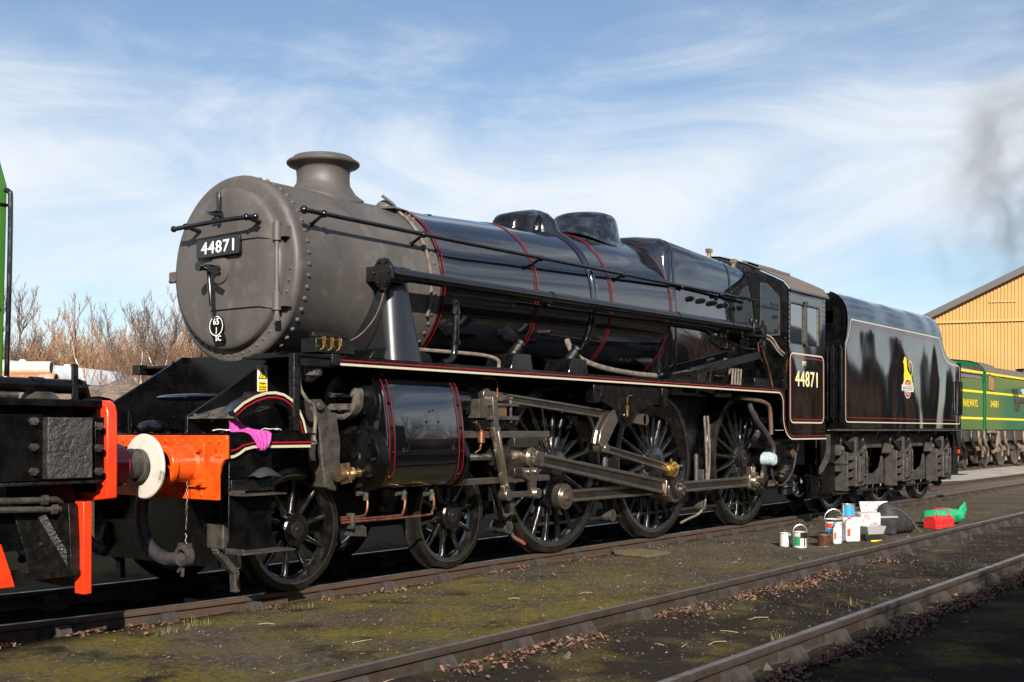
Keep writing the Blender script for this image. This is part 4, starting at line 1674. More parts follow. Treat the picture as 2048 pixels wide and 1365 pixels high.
# ---- firebox ------------------------------------------------------
def fb_sec(x):
    f = (x - 7.24) / (9.82 - 7.24)
    w_ = .905 - .06 * f
    zt_ = 3.775 - .115 * f
    zs = zt_ - .085
    rc = .20
    pts = [(-w_ * .93, 1.75), (-w_, 2.2), (-w_ * 1.0, 2.7), (-w_ * .975, 3.1), (-w_ * .945, zs - .20)]
    x0 = -w_ * .93
    for k in range(1, 7):
        a = R(180 - 78 * k / 6)
        pts.append((x0 + rc + rc * math.cos(a), zs - rc + rc * math.sin(a) + .02))
    pts += [(-.35, zt_ - .018), (0, zt_)]
    return pts + [(-a, b) for a, b in pts[-2::-1]]


m = MB()
secs = []
for x, sh in ((7.14, .0), (7.16, .55), (7.20, .88), (7.26, 1.0), (8.4, 1), (9.0, 1), (9.815, 1)):
    pts = fb_sec(max(x, 7.24))
    zc_, r_ = boil(7.14)
    o = []
    for a, b in pts:
        ang = math.atan2(b - zc_, a)
        ca, cb = math.cos(ang) * (r_ - .01), zc_ + math.sin(ang) * (r_ - .01)
        o.append((x, ca + (a - ca) * sh, cb + (b - cb) * sh))
    secs.append(o)
m.loft(secs, closed=False)
fb = P(m, 'firebox', 'gloss', smooth=55)
for x in (7.31, 8.95):
    m = MB()
    m.loft([[(xx, a * 1.006, 2.6 + (b - 2.6) * 1.005) for a, b in fb_sec(xx)] for xx in (x - .03, x + .03)], closed=False)
    m.build('firebox_band', 'gloss_small', fb)
m = MB()
for i in range(10):
    x = 7.5 + i * .24
    w_ = fb_sec(x)
    m.dome((x, -.885 + .02 * i / 10, 3.13 + .0), (0, -1, .2), .017, .012)
    m.dome((x, -.79, 3.56 - .01 * i), (0, -.7, .7), .014, .01)
m.build('cladding_screws', 'gloss_small', fb)
m = MB()
for x in (7.72, 8.02, 8.35, 8.68, 9.1):
    m.cyl((x, -.87, 2.98), (x, -.93, 2.98), .035, n=8)
    m.cyl((x, -.93, 2.98), (x, -.95, 2.98), .018, n=6)
m.build('washout_plug', 'gloss_small', fb)
m = MB()
for x, y, z in ((8.75, -.62, 3.68), (9.5, -.62, 3.63)):
    m.cyl((x, y, z - .05), (x, y, z + .06), .03, n=8)
    m.box(x - .05, x + .05, y - .03, y + .03, z + .04, z + .09)
m.build('whistle_valve', 'bronze', fb)

# ---- handrails, ejector pipe along the boiler ---------------------
m = MB()
m.tube([(1.17, -.875, 3.10), (3.0, -.878, 3.10), (9.55, -.935, 3.12)], .0205, 10)
m.sphere((1.165, -.875, 3.10), .036, 10, 8)
hr = P(m, 'boiler_handrail', 'gloss_small')
for x in (1.385, 2.63, 4.46, 6.07, 7.45, 8.5):
    zc_, r_ = (ZB, .80) if x < 2.95 else boil(x)
    yy = -.876 - .058 * max(0, x - 3) / 6.5
    n_ = Vector((0, yy, 3.10 - zc_)).normalized()
    b_ = Vector((x, 0, zc_)) + n_ * (r_ - .005) if x < 7.2 else Vector((x, -.86, 3.05))
    m = MB()
    m.sphere((x, yy, 3.10), .034, 10, 8)
    m.tube([(x, yy, 3.10), b_], [.013, .017], 8)
    m.lathe([(0, .028), (.0, .0)], tuple(b_), 'x', 6)
    m.sphere(tuple(b_), .026, 8, 6)
    m.build('handrail_pillar', 'gloss_small', hr)
m = MB()
m.tube([(1.96, -1.02, 2.665), (9.2, -1.05, 2.70)], .056, 16)
ej = P(m, 'ejector_pipe', 'gloss_small', smooth=60)
m = MB()
m.tube([(2.02, -1.02, 2.665), (2.25, -1.02, 2.667)], [.072, .066], 16)
m.prism([(-1.135 + .115 + .115 * math.cos(2 * PI * i / 8 + .39), 2.66 + .135 * math.sin(2 * PI * i / 8 + .39)) for i in range(8)], 'yz', 1.925, 1.965)
m.cyl((1.965, -1.02, 2.56), (1.925, -1.02, 2.50), .03, n=10)
for a in range(6):
    t = 2 * PI * a / 6
    m.cyl((1.925, -1.02 + .085 * math.cos(t), 2.66 + .10 * math.sin(t)), (1.905, -1.02 + .085 * math.cos(t), 2.66 + .10 * math.sin(t)), .014, n=6)
m.box(1.96, 2.12, -1.0, -.78, 2.60, 2.73)
m.build('pipe_flange', 'gloss_small', ej, bevel=.004)
for x in (4.44, 7.1, 8.55, 8.95):
    m = MB()
    m.cyl((x - .025, -1.02 - .004 * (x - 2), 2.667 + .005 * (x - 2)), (x + .025, -1.02 - .004 * (x - 2), 2.667 + .005 * (x - 2)), .062, n=16)
    m.box(x - .02, x + .02, -1.0, -.88, 2.60, 2.63)
    m.build('pipe_clip', 'gloss_small', ej)
MB().tube(smooth_path([(3.95, -.965, 2.58), (6.5, -.985, 2.60), (8.3, -.99, 2.615), (8.5, -1.0, 2.5), (8.9, -1.02, 2.42), (9.3, -1.05, 2.42)], 5), .018, 8).build('steam_pipe', 'gloss_small', ej)
MB().tube(smooth_path([(1.95, -1.02, 2.49), (1.88, -1.0, 2.3), (1.78, -.95, 2.15), (1.65, -.9, 2.06), (1.5, -.88, 2.055)], 5), .006, 6).build('drain_pipe', 'rust_pipe', ej)
# steam pipe casing
m = MB()
secs = []
for f in [i / 8 for i in range(9)]:
    z = 2.72 - .84 * f
    xc = 2.26 - .07 * f
    hw = .140 + .075 * f
    yo = -.80 - .235 * f
    o = []
    for k in range(13):
        t = PI * k / 12
        o.append((xc - hw * math.cos(t), yo - (.14 - .02 * f) * math.sin(t) ** .7 + .02, z))
    o.append((xc + hw, -.55, z))
    o.append((xc - hw, -.55, z))
    secs.append(o)
m.loft(secs)
P(m, 'steam_pipe_casing', 'casing_gloss', smooth=50)
m = MB()
m.prism([(1.80, 1.92), (2.62, 1.92), (2.58, 2.0), (2.2, 2.05), (1.86, 2.0)], 'xz', -1.0, -.7)
P(m, 'casing_foot', 'satin', bevel=.01)
# oil feed box near the smokebox foot
m = MB()
m.box(1.20, 1.64, -.98, -.80, 1.94, 2.06)
m.cyl((1.22, -.90, 2.085), (1.62, -.90, 2.085), .028, n=10)
ob = P(m, 'oil_box', 'grimy', bevel=.005)
m = MB()
for x in (1.27, 1.36, 1.45):
    m.cyl((x, -.985, 2.05), (x, -1.005, 2.05), .020, n=8)
    m.cyl((x, -.995, 2.06), (x, -.995, 2.0), .014, n=8)
    m.tube(smooth_path([(x, -.995, 2.0), (x - .01, -.995, 1.975), (x - .035, -.985, 1.96)], 4), .007, 6)
m.build('oil_unions', 'brass', ob)

# ---- running plate -----------------------------------------------
for s in (-1, 1):
    ya, yb = (-1.29, -.62) if s < 0 else (.62, 1.29)
    m = MB()
    m.box(.74 if s < 0 else 1.10, 9.60, ya, yb, 1.872, 1.888)
    P(m, 'running_plate', 'satin')
    CUT = [(1.15, 1.893), (9.815, 1.893)]
    low = [(1.15, 1.815), (9.47, 1.815)] + arc(9.47, 1.665, .15, 90, 0, 8)[1:] + [(9.62, 1.52)] + arc(9.97, 1.52, .35, 180, 270, 12) + [(11.30, 1.17)]
    upper = [(11.30, 1.245)] + arc(9.97, 1.52, .275, 270, 180, 12) + [(9.695, 1.6), (9.695, 1.893)]
    poly = [(1.15, 1.893)] + low + upper
    m = MB()
    m.prism(poly, 'xz', *((-1.30, -1.282) if s < 0 else (1.282, 1.30)))
    vl = P(m, 'valance', 'gloss_small')
    if s < 0:
        off1 = [(1.15, 1.8275), (9.475, 1.8275)] + arc(9.475, 1.665, .1625, 90, 0, 8)[1:] + [(9.6375, 1.52)] + arc(9.97, 1.52, .3325, 180, 270, 12) + [(11.26, 1.1875)]
        off2 = [(1.15, 1.8600), (9.485, 1.8600)] + arc(9.485, 1.665, .195, 90, 0, 8)[1:] + [(9.68, 1.52)] + arc(9.97, 1.52, .29, 180, 270, 12) + [(11.26, 1.23)]
        MB().strip(off1, .019, -1.3025).build('cream_lining', 'line_cream', vl)
        MB().strip(off2, .009, -1.3025).build('red_lining', 'line_red', vl)
        m = MB()
        x = 1.6
        while x < 9.3:
            m.dome((x, -1.302, 1.862), (0, -1, 0), .012, .008)
            m.dome((x + .05, -1.302, 1.862), (0, -1, 0), .012, .008)
            x += 1.05
        m.build('valance_bolts', 'steel_dark', vl)
    m = MB()
    y0 = s * 1.27
    if s < 0:
        m.box(.74, 1.148, y0, y0 + .05, 1.80, 1.893)
    m.box(1.06, 1.15, min(s * 1.31, s * 1.2), max(s * 1.31, s * 1.2), 1.815, 1.905)
    if s < 0:
        m.box(.70, .76, y0, y0 + .06, 1.30, 1.893)
    P(m, 'front_bracket', 'grimy', bevel=.004)
m = MB()
m.box(9.60, 9.815, -1.28, -.9, 1.872, 1.888)
P(m, 'cab_footplate', 'satin')
# sand boxes and filler necks above the running plate
for x in (3.80, 4.80):
    m = MB()
    m.prism([(x - .20, 1.89), (x + .18, 1.89), (x + .14, 2.06), (x - .12, 2.06)], 'xz', -1.14, -.80)
    sbx = P(m, 'sand_box', 'gloss_small', bevel=.012)
    m = MB()
    m.cyl((x - .01, -1.0, 2.03), (x + .05, -1.07, 2.155), .058, n=16)
    m.cyl((x + .05, -1.07, 2.155), (x + .062, -1.083, 2.18), .072, n=16)
    m.build('filler_cap', 'grimy', sbx)
m = MB()
pts = smooth_path([(4.98, -.86, 2.28), (4.95, -.95, 2.15), (5.1, -1.02, 2.05), (5.5, -1.05, 1.985), (6.1, -1.05, 1.955), (6.55, -1.05, 1.95)], 6)
P(m.tube(pts, .032, 10), 'lagged_pipe', 'lagging')
m = MB()
m.tube(smooth_path([(2.45, -.98, 2.03), (2.9, -1.0, 2.03), (3.3, -1.05, 2.02), (3.45, -1.1, 1.98), (3.46, -1.1, 1.9)], 5), .018, 8)
P(m, 'sanding_pipe', 'lagging')
m = MB()
m.tube(smooth_path([(2.98, -.95, 2.5), (2.92, -1.02, 2.42), (2.90, -1.02, 2.1), (2.86, -1.02, 1.97), (2.72, -1.02, 1.92)], 6), .035, 10)
for zz in (2.40, 2.12):
    m.cyl((2.905, -1.02, zz - .02), (2.905, -1.02, zz + .02), .05, n=12)
P(m, 'blower_pipe', 'gloss_small')
# reversing rod and its cover
m = MB()
m.bar((6.55, -1.17, 1.93), (7.55, -1.17, 2.07), .16, .05)
P(m, 'reverser_cover', 'gloss')
m = MB()
m.bar((7.3, -1.10, 2.02), (9.3, -1.10, 2.34), .035, .10)
P(m, 'reversing_rod', 'satin')

# ---- cylinders ----------------------------------------------------
CY = [(-.74, 1.00), (-.74, 1.80), (-.98, 1.803), (-1.09, 1.795), (-1.165, 1.76), (-1.215, 1.69), (-1.250, 1.58), (-1.280, 1.42), (-1.300, 1.25), (-1.302, 1.10), (-1.288, .98), (-1.25, .89), (-1.18, .83), (-1.08, .80), (-.96, .80), (-.84, .86)]


def cy_scale(k, s):
    return [(s * (-1.0 + (a + 1.0) * k), 1.3 + (b - 1.3) * k) if s < 0 else (-(-1.0 + (a + 1.0) * k), 1.3 + (b - 1.3) * k) for a, b in CY]


def cyl_pts(k):
    return [(-1.0 + (a + 1.0) * k, 1.3 + (b - 1.3) * k) for a, b in CY]


for s in (-1, 1):
    sg = 1 if s < 0 else -1

    def sec(x, k):
        return [(x, sg * a, b) for a, b in cyl_pts(k)]
    m = MB()
    m.loft([sec(1.70, .97), sec(1.705, .995), sec(1.72, 1), sec(2.0, 1.004), sec(2.4, 1.004), sec(2.69, 1), sec(2.705, .995), sec(2.71, .97)])
    cyo = P(m, 'cylinder', 'gloss', smooth=50)
    if s > 0:
        continue
    for xc in (1.755, 2.655):
        m = MB()
        m.loft([sec(xc - .045, 1.0), sec(xc - .045, 1.012), sec(xc + .045, 1.012), sec(xc + .045, 1.0)], cap=False)
        m.build('cladding_band', 'gloss_small', cyo)
        for dx in (-.034, .030):
            m = MB()
            m.loft([sec(xc + dx - .0038, 1.0155), sec(xc + dx + .0038, 1.0155)], cap=False)
            m.build('red_lining', 'line_red', cyo)
        m = MB()
        for a, b in ((-1.262, 1.53), (-1.292, 1.33), (-1.306, 1.12), (-1.27, .92), (-1.17, 1.765)):
            m.dome((xc, -1.0 + (a + 1.0) * 1.012 - .001, 1.3 + (b - 1.3) * 1.012), (0, -1, 0), .016, .012)
        m.build('band_screws', 'gloss_small', cyo)
    m = MB()
    nn = 24
    secs = []
    for rr in (.0965, .1005):
        secs.append([(2.28 + rr * .8 * math.cos(2 * PI * i / nn), -1.2945, 1.38 + rr * math.sin(2 * PI * i / nn)) for i in range(nn)])
    m.loft(secs, cap=False)
    for a in range(4):
        t = PI / 2 * a
        m.dome((2.28 + .078 * math.cos(t), -1.291, 1.38 + .098 * math.sin(t)), (0, -1, 0), .010)
    m.build('inspection_plate', 'gloss_small', cyo)
    # cylinder front cover
    m = MB()
    m.lathe([(1.71, .285), (1.60, .285), (1.585, .275), (1.58, .25), (1.565, .20), (1.56, .10), (1.545, .09), (1.54, 0)], (0, -1.03, 1.065), 'x', n=40)
    cv = m.build('front_cover', 'satin', cyo)
    m = MB()
    for a in range(10):
        t = 2 * PI * a / 10
        m.cyl((1.585, -1.03 + .232 * math.cos(t), 1.065 + .232 * math.sin(t)), (1.55, -1.03 + .232 * math.cos(t), 1.065 + .232 * math.sin(t)), .018, n=6)
    m.cyl((1.56, -1.09, 1.10), (1.515, -1.09, 1.10), .030, n=12)
    m.build('cover_nuts', 'grimy', cyo)
    # relief valve
    m = MB()
    m.cyl((1.56, -1.10, .95), (1.34, -1.10, .94), .042, n=14)
    m.cyl((1.36, -1.10, .94), (1.32, -1.10, .94), .055, n=14)
    m.cyl((1.45, -1.10, .95), (1.48, -1.10, .95), .06, n=6)
    m.prism([(-1.16, .88), (-1.06, .86), (-1.05, 1.03), (-1.13, 1.04)], 'yz', 1.40, 1.43)
    m.build('relief_valve', 'bronze', cyo)
    # valve chest, front ring and tail guide
    m = MB()
    m.lathe([(1.72, .168), (1.57, .168), (1.565, .165), (1.565, .13), (1.72, .13)], (0, -.98, 1.575), 'x', n=36)
    m.build('valve_chest_front', 'gloss_small', cyo)
    m = MB()
    secs = []
    for xx, r1 in ((1.47, .140), (1.47, .182), (1.56, .182), (1.56, .140), (1.47, .140)):
        secs.append([(xx, -.98 + r1 * math.cos(R(-205 + 290 * i / 30)), 1.575 + r1 * math.sin(R(-205 + 290 * i / 30))) for i in range(31)])
    m.loft(secs, closed=False)
    for a in (-190, -140, -90, -35, 20, 70):
        m.cyl((1.50, -.98 + .153 * math.cos(R(a)), 1.575 + .153 * math.sin(R(a))), (1.455, -.98 + .153 * math.cos(R(a)), 1.575 + .153 * math.sin(R(a))), .020, n=6)
    m.bar((1.45, -1.12, 1.50), (1.45, -.84, 1.50), .03, .05)
    m.build('valve_end_ring', 'castlight', cyo)
    m = MB()
    m.cyl((1.62, -.98, 1.60), (1.36, -.98, 1.60), .024, n=12)
    m.build('valve_tail_rod', 'steel_bright', cyo)
    m = MB()
    m.lathe([(2.70, .15), (2.98, .15), (3.02, .145), (3.05, .12), (3.07, .06), (3.07, 0)], (0, -.98, 1.575), 'x', n=32)
    m.build('valve_chest_rear', 'gloss_small', cyo)
    m = MB()
    m.lathe([(2.70, .27), (2.76, .27), (2.78, .25), (2.78, .10), (2.90, .09), (2.90, 0)], (0, -1.05, 1.05), 'x', n=32)
    m.build('rear_cover', 'satin', cyo)
    # frame lug at the front of the cylinder
    m = MB()
    m.prism([(1.10, 1.55), (1.24, 1.56), (1.42, 1.40), (1.46, 1.20), (1.45, .88), (1.40, .80), (1.28, .84), (1.24, 1.1), (1.22, 1.3)], 'xz', -1.0, -.85)
    m.cyl((1.20, -1.0, 1.50), (1.20, -1.04, 1.50), .04, n=8)
    m.build('cylinder_lug', 'castgrey', cyo, bevel=.012)

# drain pipes
dr = thing('cylinder_drain', parent=LOCO)
dr.location = (0, 0, 0)
ORG[dr.name] = ORG[LOCO.name]
for pth in (
        [(1.30, -1.16, .600), (1.52, -1.16, .598), (1.60, -1.15, .62), (1.64, -1.13, .70), (1.65, -1.1, .76)],
        [(1.30, -1.165, .580), (1.95, -1.165, .578), (2.05, -1.15, .60), (2.10, -1.13, .68), (2.12, -1.1, .75)],
        [(1.30, -1.17, .558), (2.30, -1.17, .560), (2.42, -1.16, .59), (2.47, -1.14, .66), (2.48, -1.12, .74)]):
    MB().tube(smooth_path(pth, 5), .0105, 8).build('copper_pipe', 'copper', dr)
m = MB()
for x, z in ((1.64, .72), (2.11, .70), (2.475, .68)):
    m.cyl((x, -1.11, z), (x, -1.10, z + .10), .024, n=8)
    m.cyl((x - .09, -1.10, z + .06), (x + .03, -1.10, z + .06), .020, n=8)
m.build('drain_cock', 'castgrey', dr)
m = MB()
m.box(1.40, 1.435, -1.19, -1.12, .50, .63)
m.prism([(1.44, .44), (1.62, .42), (1.62, .5), (1.50, .56), (1.44, .56)], 'xz', -1.14, -1.05)
m.build('pipe_bracket', 'castgrey', dr, bevel=.005)

# lubricator bell by the running plate end
m = MB()
m.lathe([(1.87, .09), (1.80, .105), (1.76, .108), (1.735, .10), (1.715, .06), (1.69, .04), (1.68, 0)], (.98, -1.13, 0), 'z', n=24)
lb = P(m, 'lubricator_bell', 'castlight')
m = MB()
for i in range(18):
    t = 2 * PI * i / 18
    m.dome((.98 + .108 * math.cos(t), -1.13 + .108 * math.sin(t), 1.765), (math.cos(t), math.sin(t), 0), .008)
m.build('bell_studs', 'ink', lb)
P(MB().tube(smooth_path([(.86, -1.16, 1.84), (.84, -1.18, 1.65), (.92, -1.18, 1.54), (1.0, -1.16, 1.50), (1.04, -1.14, 1.40), (1.03, -1.14, 1.25), (1.0, -1.18, 1.2), (.86, -1.22, 1.195)], 5), .014, 8), 'oil_pipe', 'lagging')
# warning sign on the frame plate
m = MB()
m.box(.855, .955, -.672, -.668, 1.615, 1.835)
sg_ = P(m, 'warning_sign', 'sign_white')
m = MB()
m.add([(.868, -.6735, 1.722), (.942, -.6735, 1.722), (.905, -.6735, 1.805)], [(0, 1, 2)])
m.add([(.862, -.6735, 1.622), (.948, -.6735, 1.622), (.948, -.6735, 1.700), (.862, -.6735, 1.700)], [(0, 1, 2, 3)])
m.build('sign_field', 'sign_yellow', sg_)
m = MB()
m.strip([(.866, 1.721), (.944, 1.721), (.905, 1.808)], .007, -.6742, closed=True)
m.strip([(.908, 1.785), (.897, 1.757), (.912, 1.757), (.902, 1.728)], .007, -.6748)
m.build('sign_symbol', 'ink', sg_)
text('sign_lettering', 'Danger', .018, (.905, -.6745, 1.683), '-y', 'ink', sg_, width=.066, bold=.01)
text('sign_lettering', 'Overhead\nlive wires', .034, (.905, -.6745, 1.645), '-y', 'ink', sg_, width=.07)

# ---- motion -------------------------------------------------------
def ibeam(mb, a, b, h0, h1, t, fl=.24, rec=.3):
    a, b = Vector(a), Vector(b)
    d = (b - a).normalized()
    up = Vector((-d.z, 0, d.x))
    if up.z < 0:
        up = -up
    sd = Vector((0, 1, 0))
    secs = []
    for p, h in ((a, h0), (b, h1)):
        hh = h / 2
        fz = hh - h * fl
        ti = t / 2 * (1 - rec * 2)
        o = [(-t / 2, -hh), (t / 2, -hh), (t / 2, -fz), (ti, -fz), (ti, fz), (t / 2, fz), (t / 2, hh), (-t / 2, hh), (-t / 2, fz), (-ti, fz), (-ti, -fz), (-t / 2, -fz)]
        secs.append([p + sd * q[0] + up * q[1] for q in o])
    mb.loft(secs)


def flute(a, b, h0, h1, t, name, parent, fl=.24, rec=.3):
    a, b = Vector(a), Vector(b)
    d = (b - a).normalized()
    up = Vector((-d.z, 0, d.x))
    if up.z < 0:
        up = -up
    yy = -t / 2 * (1 - rec * 2) - .002
    k = .5 - fl - .012
    q = [a + up * (-h0 * k), b + up * (-h1 * k), b + up * (h1 * k), a + up * (h0 * k)]
    m_ = MB()
    m_.add([p + Vector((0, yy, 0)) for p in q], [(0, 1, 2, 3)])
    return m_.build(name, 'steel_dark', parent)


def eye(mb, c, r, t, n=28):
    mb.cyl((c[0], c[1] - t / 2, c[2]), (c[0], c[1] + t / 2, c[2]), r, n=n)


pins = [(x + PIN[0], .914 + PIN[1]) for x in XD]
YR, YC, YE = -1.02, -1.135, -1.265
for s in (-1,):
    for (a, b) in ((0, 1), (1, 2)):
        m = MB()
        A, B = Vector((pins[a][0], YR, pins[a][1])), Vector((pins[b][0], YR, pins[b][1]))
        d = (B - A).normalized()
        ibeam(m, A + d * .10, B - d * .10, .125, .135, .065)
        if a == 0:
            eye(m, A, .135, .10)
            m.cyl(A + Vector((0, -.05, 0)), A + Vector((0, -.066, 0)), .10, n=24)
        if a == 1:
            m.prism([(B.x - .16, B.z - .09), (B.x + .10, B.z - .11), (B.x + .14, B.z), (B.x + .10, B.z + .12), (B.x - .16, B.z + .09)], 'xz', YR - .05, YR + .05)
            eye(m, B, .125, .10)
            m.box(B.x - .09, B.x + .03, YR - .04, YR + .04, B.z + .10, B.z + .20)
        else:
            eye(m, B, .14, .10)
        cr = P(m, 'coupling_rod', 'steel', bevel=.005)
        flute(A + d * .14, B - d * .14, .125, .135, .065, 'rod_flute', cr)
        if a == 0:
            m = MB()
            m.lathe([(YR - .07, 0), (YR - .07, .04), (YR - .10, .035), (YR - .10, 0)], (A.x, 0, A.z), 'y', n=6)
            m.build('pin_nut', 'steel_bright', cr)
        else:
            m = MB()
            m.cyl((B.x, YR - .05, B.z), (B.x, YR - .09, B.z), .08, n=20)
            for k in range(4):
                t = PI / 2 * k + .6
                m.cyl((B.x + .045 * math.cos(t), YR - .09, B.z + .045 * math.sin(t)), (B.x + .045 * math.cos(t), YR - .115, B.z + .045 * math.sin(t)), .018, n=6)
            m.build('pin_cap', 'steel_bright', cr)
    XH = Vector((3.90, YC, 1.04))
    B = Vector((pins[1][0], YC, pins[1][1]))
    d = (B - XH).normalized()
    m = MB()
    ibeam(m, XH + d * .16, B - d * .12, .125, .175, .075)
    m.bar(XH + d * .02, XH + d * .20, .10, .15)
    eye(m, XH, .10, .10)
    eye(m, B, .165, .11)
    m.bar(B - d * .22, B, .10, .22)
    cro = P(m, 'connecting_rod', 'steel', bevel=.006)
    flute(XH + d * .22, B - d * .24, .127, .17, .075, 'rod_flute', cro)
    # return crank
    E = Vector((6.545, YE, .855))
    m = MB()
    m.prism([(B.x + .07, B.z - .11), (B.x + .11, B.z), (B.x + .06, B.z + .11), (E.x + .06, E.z + .07), (E.x - .06, E.z + .02), (B.x - .12, B.z - .02), (B.x - .06, B.z - .12)], 'xz', YE + .03, YE + .085)
    eye(m, (B.x, YE + .05, B.z), .115, .09)
    rc_ = P(m, 'return_crank', 'steel_dark', bevel=.006)
    m = MB()
    for k in range(4):
        t = PI / 2 * k + .3
        m.cyl((B.x + .055 * math.cos(t), YE + .005, B.z + .055 * math.sin(t)), (B.x + .055 * math.cos(t), YE - .03, B.z + .055 * math.sin(t)), .021, n=6)
    m.cyl((B.x, YE + .005, B.z), (B.x, YE - .02, B.z), .03, n=10)
    m.build('crank_studs', 'steel_bright', rc_)
    F = Vector((5.09, YE, 1.115))
    d = (E - F).normalized()
    m = MB()
    ibeam(m, F + d * .05, E - d * .05, .075, .095, .05)
    eye(m, F, .05, .08)
    er = P(m, 'eccentric_rod', 'steel', bevel=.004)
    flute(F + d * .08, E - d * .10, .076, .094, .05, 'rod_flute', er)
    m = MB()
    m.lathe([(YE + .045, .085), (YE - .03, .095), (YE - .045, .088), (YE - .05, .06), (YE - .075, .055), (YE - .08, .045), (YE - .08, 0)], (E.x, 0, E.z), 'y', n=28)
    m.cyl((E.x, YE, E.z + .09), (E.x, YE, E.z + .12), .016, n=8)
    m.build('brass_cap', 'brass', er)
    # slide bars and crosshead
    m = MB()
    m.box(2.80, 4.26, -1.14, -1.04, 1.235, 1.30)
    m.box(2.80, 4.26, -1.14, -1.04, .80, .855)
    P(m, 'slide_bar', 'steel', bevel=.004)
    m = MB()
    m.box(3.62, 4.02, -1.175, -1.0, 1.14, 1.235)
    m.box(3.62, 4.02, -1.175, -1.0, .855, .94)
    m.prism([(3.55, .98), (3.66, .90), (4.0, .90), (4.02, 1.18), (3.66, 1.18), (3.55, 1.10)], 'xz', -1.11, -1.01)
    m.cyl((3.40, -1.06, 1.05), (3.60, -1.06, 1.05), .085, .095, n=18)
    xh = P(m, 'crosshead', 'steel_dark', bevel=.008)
    m = MB()
    m.cyl((3.90, -1.18, 1.04), (3.90, -1.235, 1.04), .075, n=20)
    m.cyl((3.90, -1.235, 1.04), (3.90, -1.26, 1.04), .045, n=6)
    for k in range(5):
        t = 2 * PI * k / 5
        m.cyl((3.90 + .055 * math.cos(t), -1.235, 1.04 + .055 * math.sin(t)), (3.90 + .055 * math.cos(t), -1.25, 1.04 + .055 * math.sin(t)), .012, n=6)
    m.build('gudgeon_pin', 'steel_bright', xh)
    m = MB()
    m.prism([(3.70, .94), (3.98, .94), (4.0, .86), (3.95, .80), (3.95, .70), (3.87, .70), (3.85, .80), (3.74, .86)], 'xz', -1.20, -1.15)
    m.cyl((3.80, -1.20, .90), (3.80, -1.225, .90), .025, n=6)
    m.cyl((3.92, -1.20, .90), (3.92, -1.225, .90), .025, n=6)
    eye(m, (3.91, -1.19, .685), .05, .08)
    m.build('drop_arm', 'steel', xh, bevel=.004)
    m = MB()
    m.cyl((2.88, -1.06, 1.055), (3.50, -1.06, 1.05), .036, n=16)
    P(m, 'piston_rod', 'steel_bright')
    m = MB()
    m.bar((3.44, -1.20, .688), (3.92, -1.20, .685), .05, .055)
    eye(m, (3.44, -1.20, .688), .055, .10)
    eye(m, (3.92, -1.20, .685), .052, .10)
    ul = P(m, 'union_link', 'steel', bevel=.004)
    m = MB()
    ibeam(m, (3.44, -1.20, .74), (3.30, -1.18, 1.34), .07, .095, .05)
    m.bar((3.44, -1.20, .66), (3.43, -1.20, .78), .05, .09, up=(1, 0, 0))
    m.bar((3.305, -1.18, 1.30), (3.27, -1.18, 1.62), .05, .07, up=(1, 0, 0))
    P(m, 'combination_lever', 'steel', bevel=.004)
    # valve spindle guide
    m = MB()
    m.box(3.22, 3.66, -1.20, -1.02, 1.535, 1.565)
    m.box(3.22, 3.66, -1.20, -1.02, 1.405, 1.44)
    for x in (3.28, 3.56):
        m.cyl((x, -1.17, 1.38), (x, -1.17, 1.62), .018, n=8)
        m.cyl((x, -1.17, 1.60), (x, -1.17, 1.63), .030, n=6)
    m.box(3.10, 3.30, -1.15, -.98, 1.42, 1.60)
    vg = P(m, 'valve_guide', 'castgrey', bevel=.005)
    m = MB()
    m.box(3.33, 3.50, -1.17, -1.04, 1.44, 1.535)
    m.build('valve_crosshead', 'bronze', vg)
    m = MB()
    m.tube(smooth_path([(3.18, -1.12, 1.80), (3.32, -1.14, 1.80), (3.37, -1.15, 1.76), (3.375, -1.15, 1.62)], 5), .008, 6)
    m.build('oil_pipe', 'copper', vg)
    m = MB()
    m.prism([(3.60, 1.40), (3.68, 1.43), (3.80, 1.30), (3.84, 1.15), (3.62, 1.15)], 'xz', -1.10, -1.0)
    m.prism([(3.05, 1.40), (3.62, 1.42), (3.58, 1.32), (3.05, 1.30)], 'xz', -1.16, -.9)
    P(m, 'motion_plate_lug', 'satin', bevel=.01)
    m = MB()
    ibeam(m, (3.46, -1.12, 1.625), (5.45, -1.12, 1.475), .085, .095, .055)
    m.bar((3.22, -1.12, 1.64), (3.55, -1.12, 1.62), .055, .085)
    eye(m, (3.22, -1.12, 1.64), .062, .07)
    m.bar((5.40, -1.12, 1.48), (6.18, -1.12, 1.43), .045, .085, h2=.13)
    eye(m, (6.18, -1.12, 1.43), .066, .045)
    rr_ = P(m, 'radius_rod', 'steel', bevel=.004)
    flute((3.58, -1.12, 1.616), (5.40, -1.12, 1.479), .085, .095, .055, 'rod_flute', rr_)
    # expansion link and its bracket
    m = MB()
    m.prism([(4.95, 1.80), (6.46, 1.80), (6.46, 1.735), (6.36, 1.735), (6.36, 1.66), (6.46, 1.66), (6.46, 1.60), (6.10, 1.60), (5.86, 1.53), (5.74, 1.42), (5.66, 1.36), (5.56, 1.34), (5.46, 1.36), (5.40, 1.42), (5.32, 1.55), (5.10, 1.61), (4.95, 1.62), (4.95, 1.66), (5.05, 1.68), (5.05, 1.74), (4.95, 1.75)], 'xz', -1.245, -1.205)
    lb_ = P(m, 'link_bracket', 'gloss_small', bevel=.008)
    m = MB()
    for x0_, x1_ in ((5.12, 5.38), (5.62, 5.86), (5.96, 6.28)):
        m.prism(rrect(x0_, x1_, 1.655, 1.755, .02, 3), 'xz', -1.2475, -1.2455)
    m.build('bracket_opening', 'ink', lb_)
    m = MB()
    m.box(6.33, 6.47, -1.27, -1.15, 1.58, 1.80)
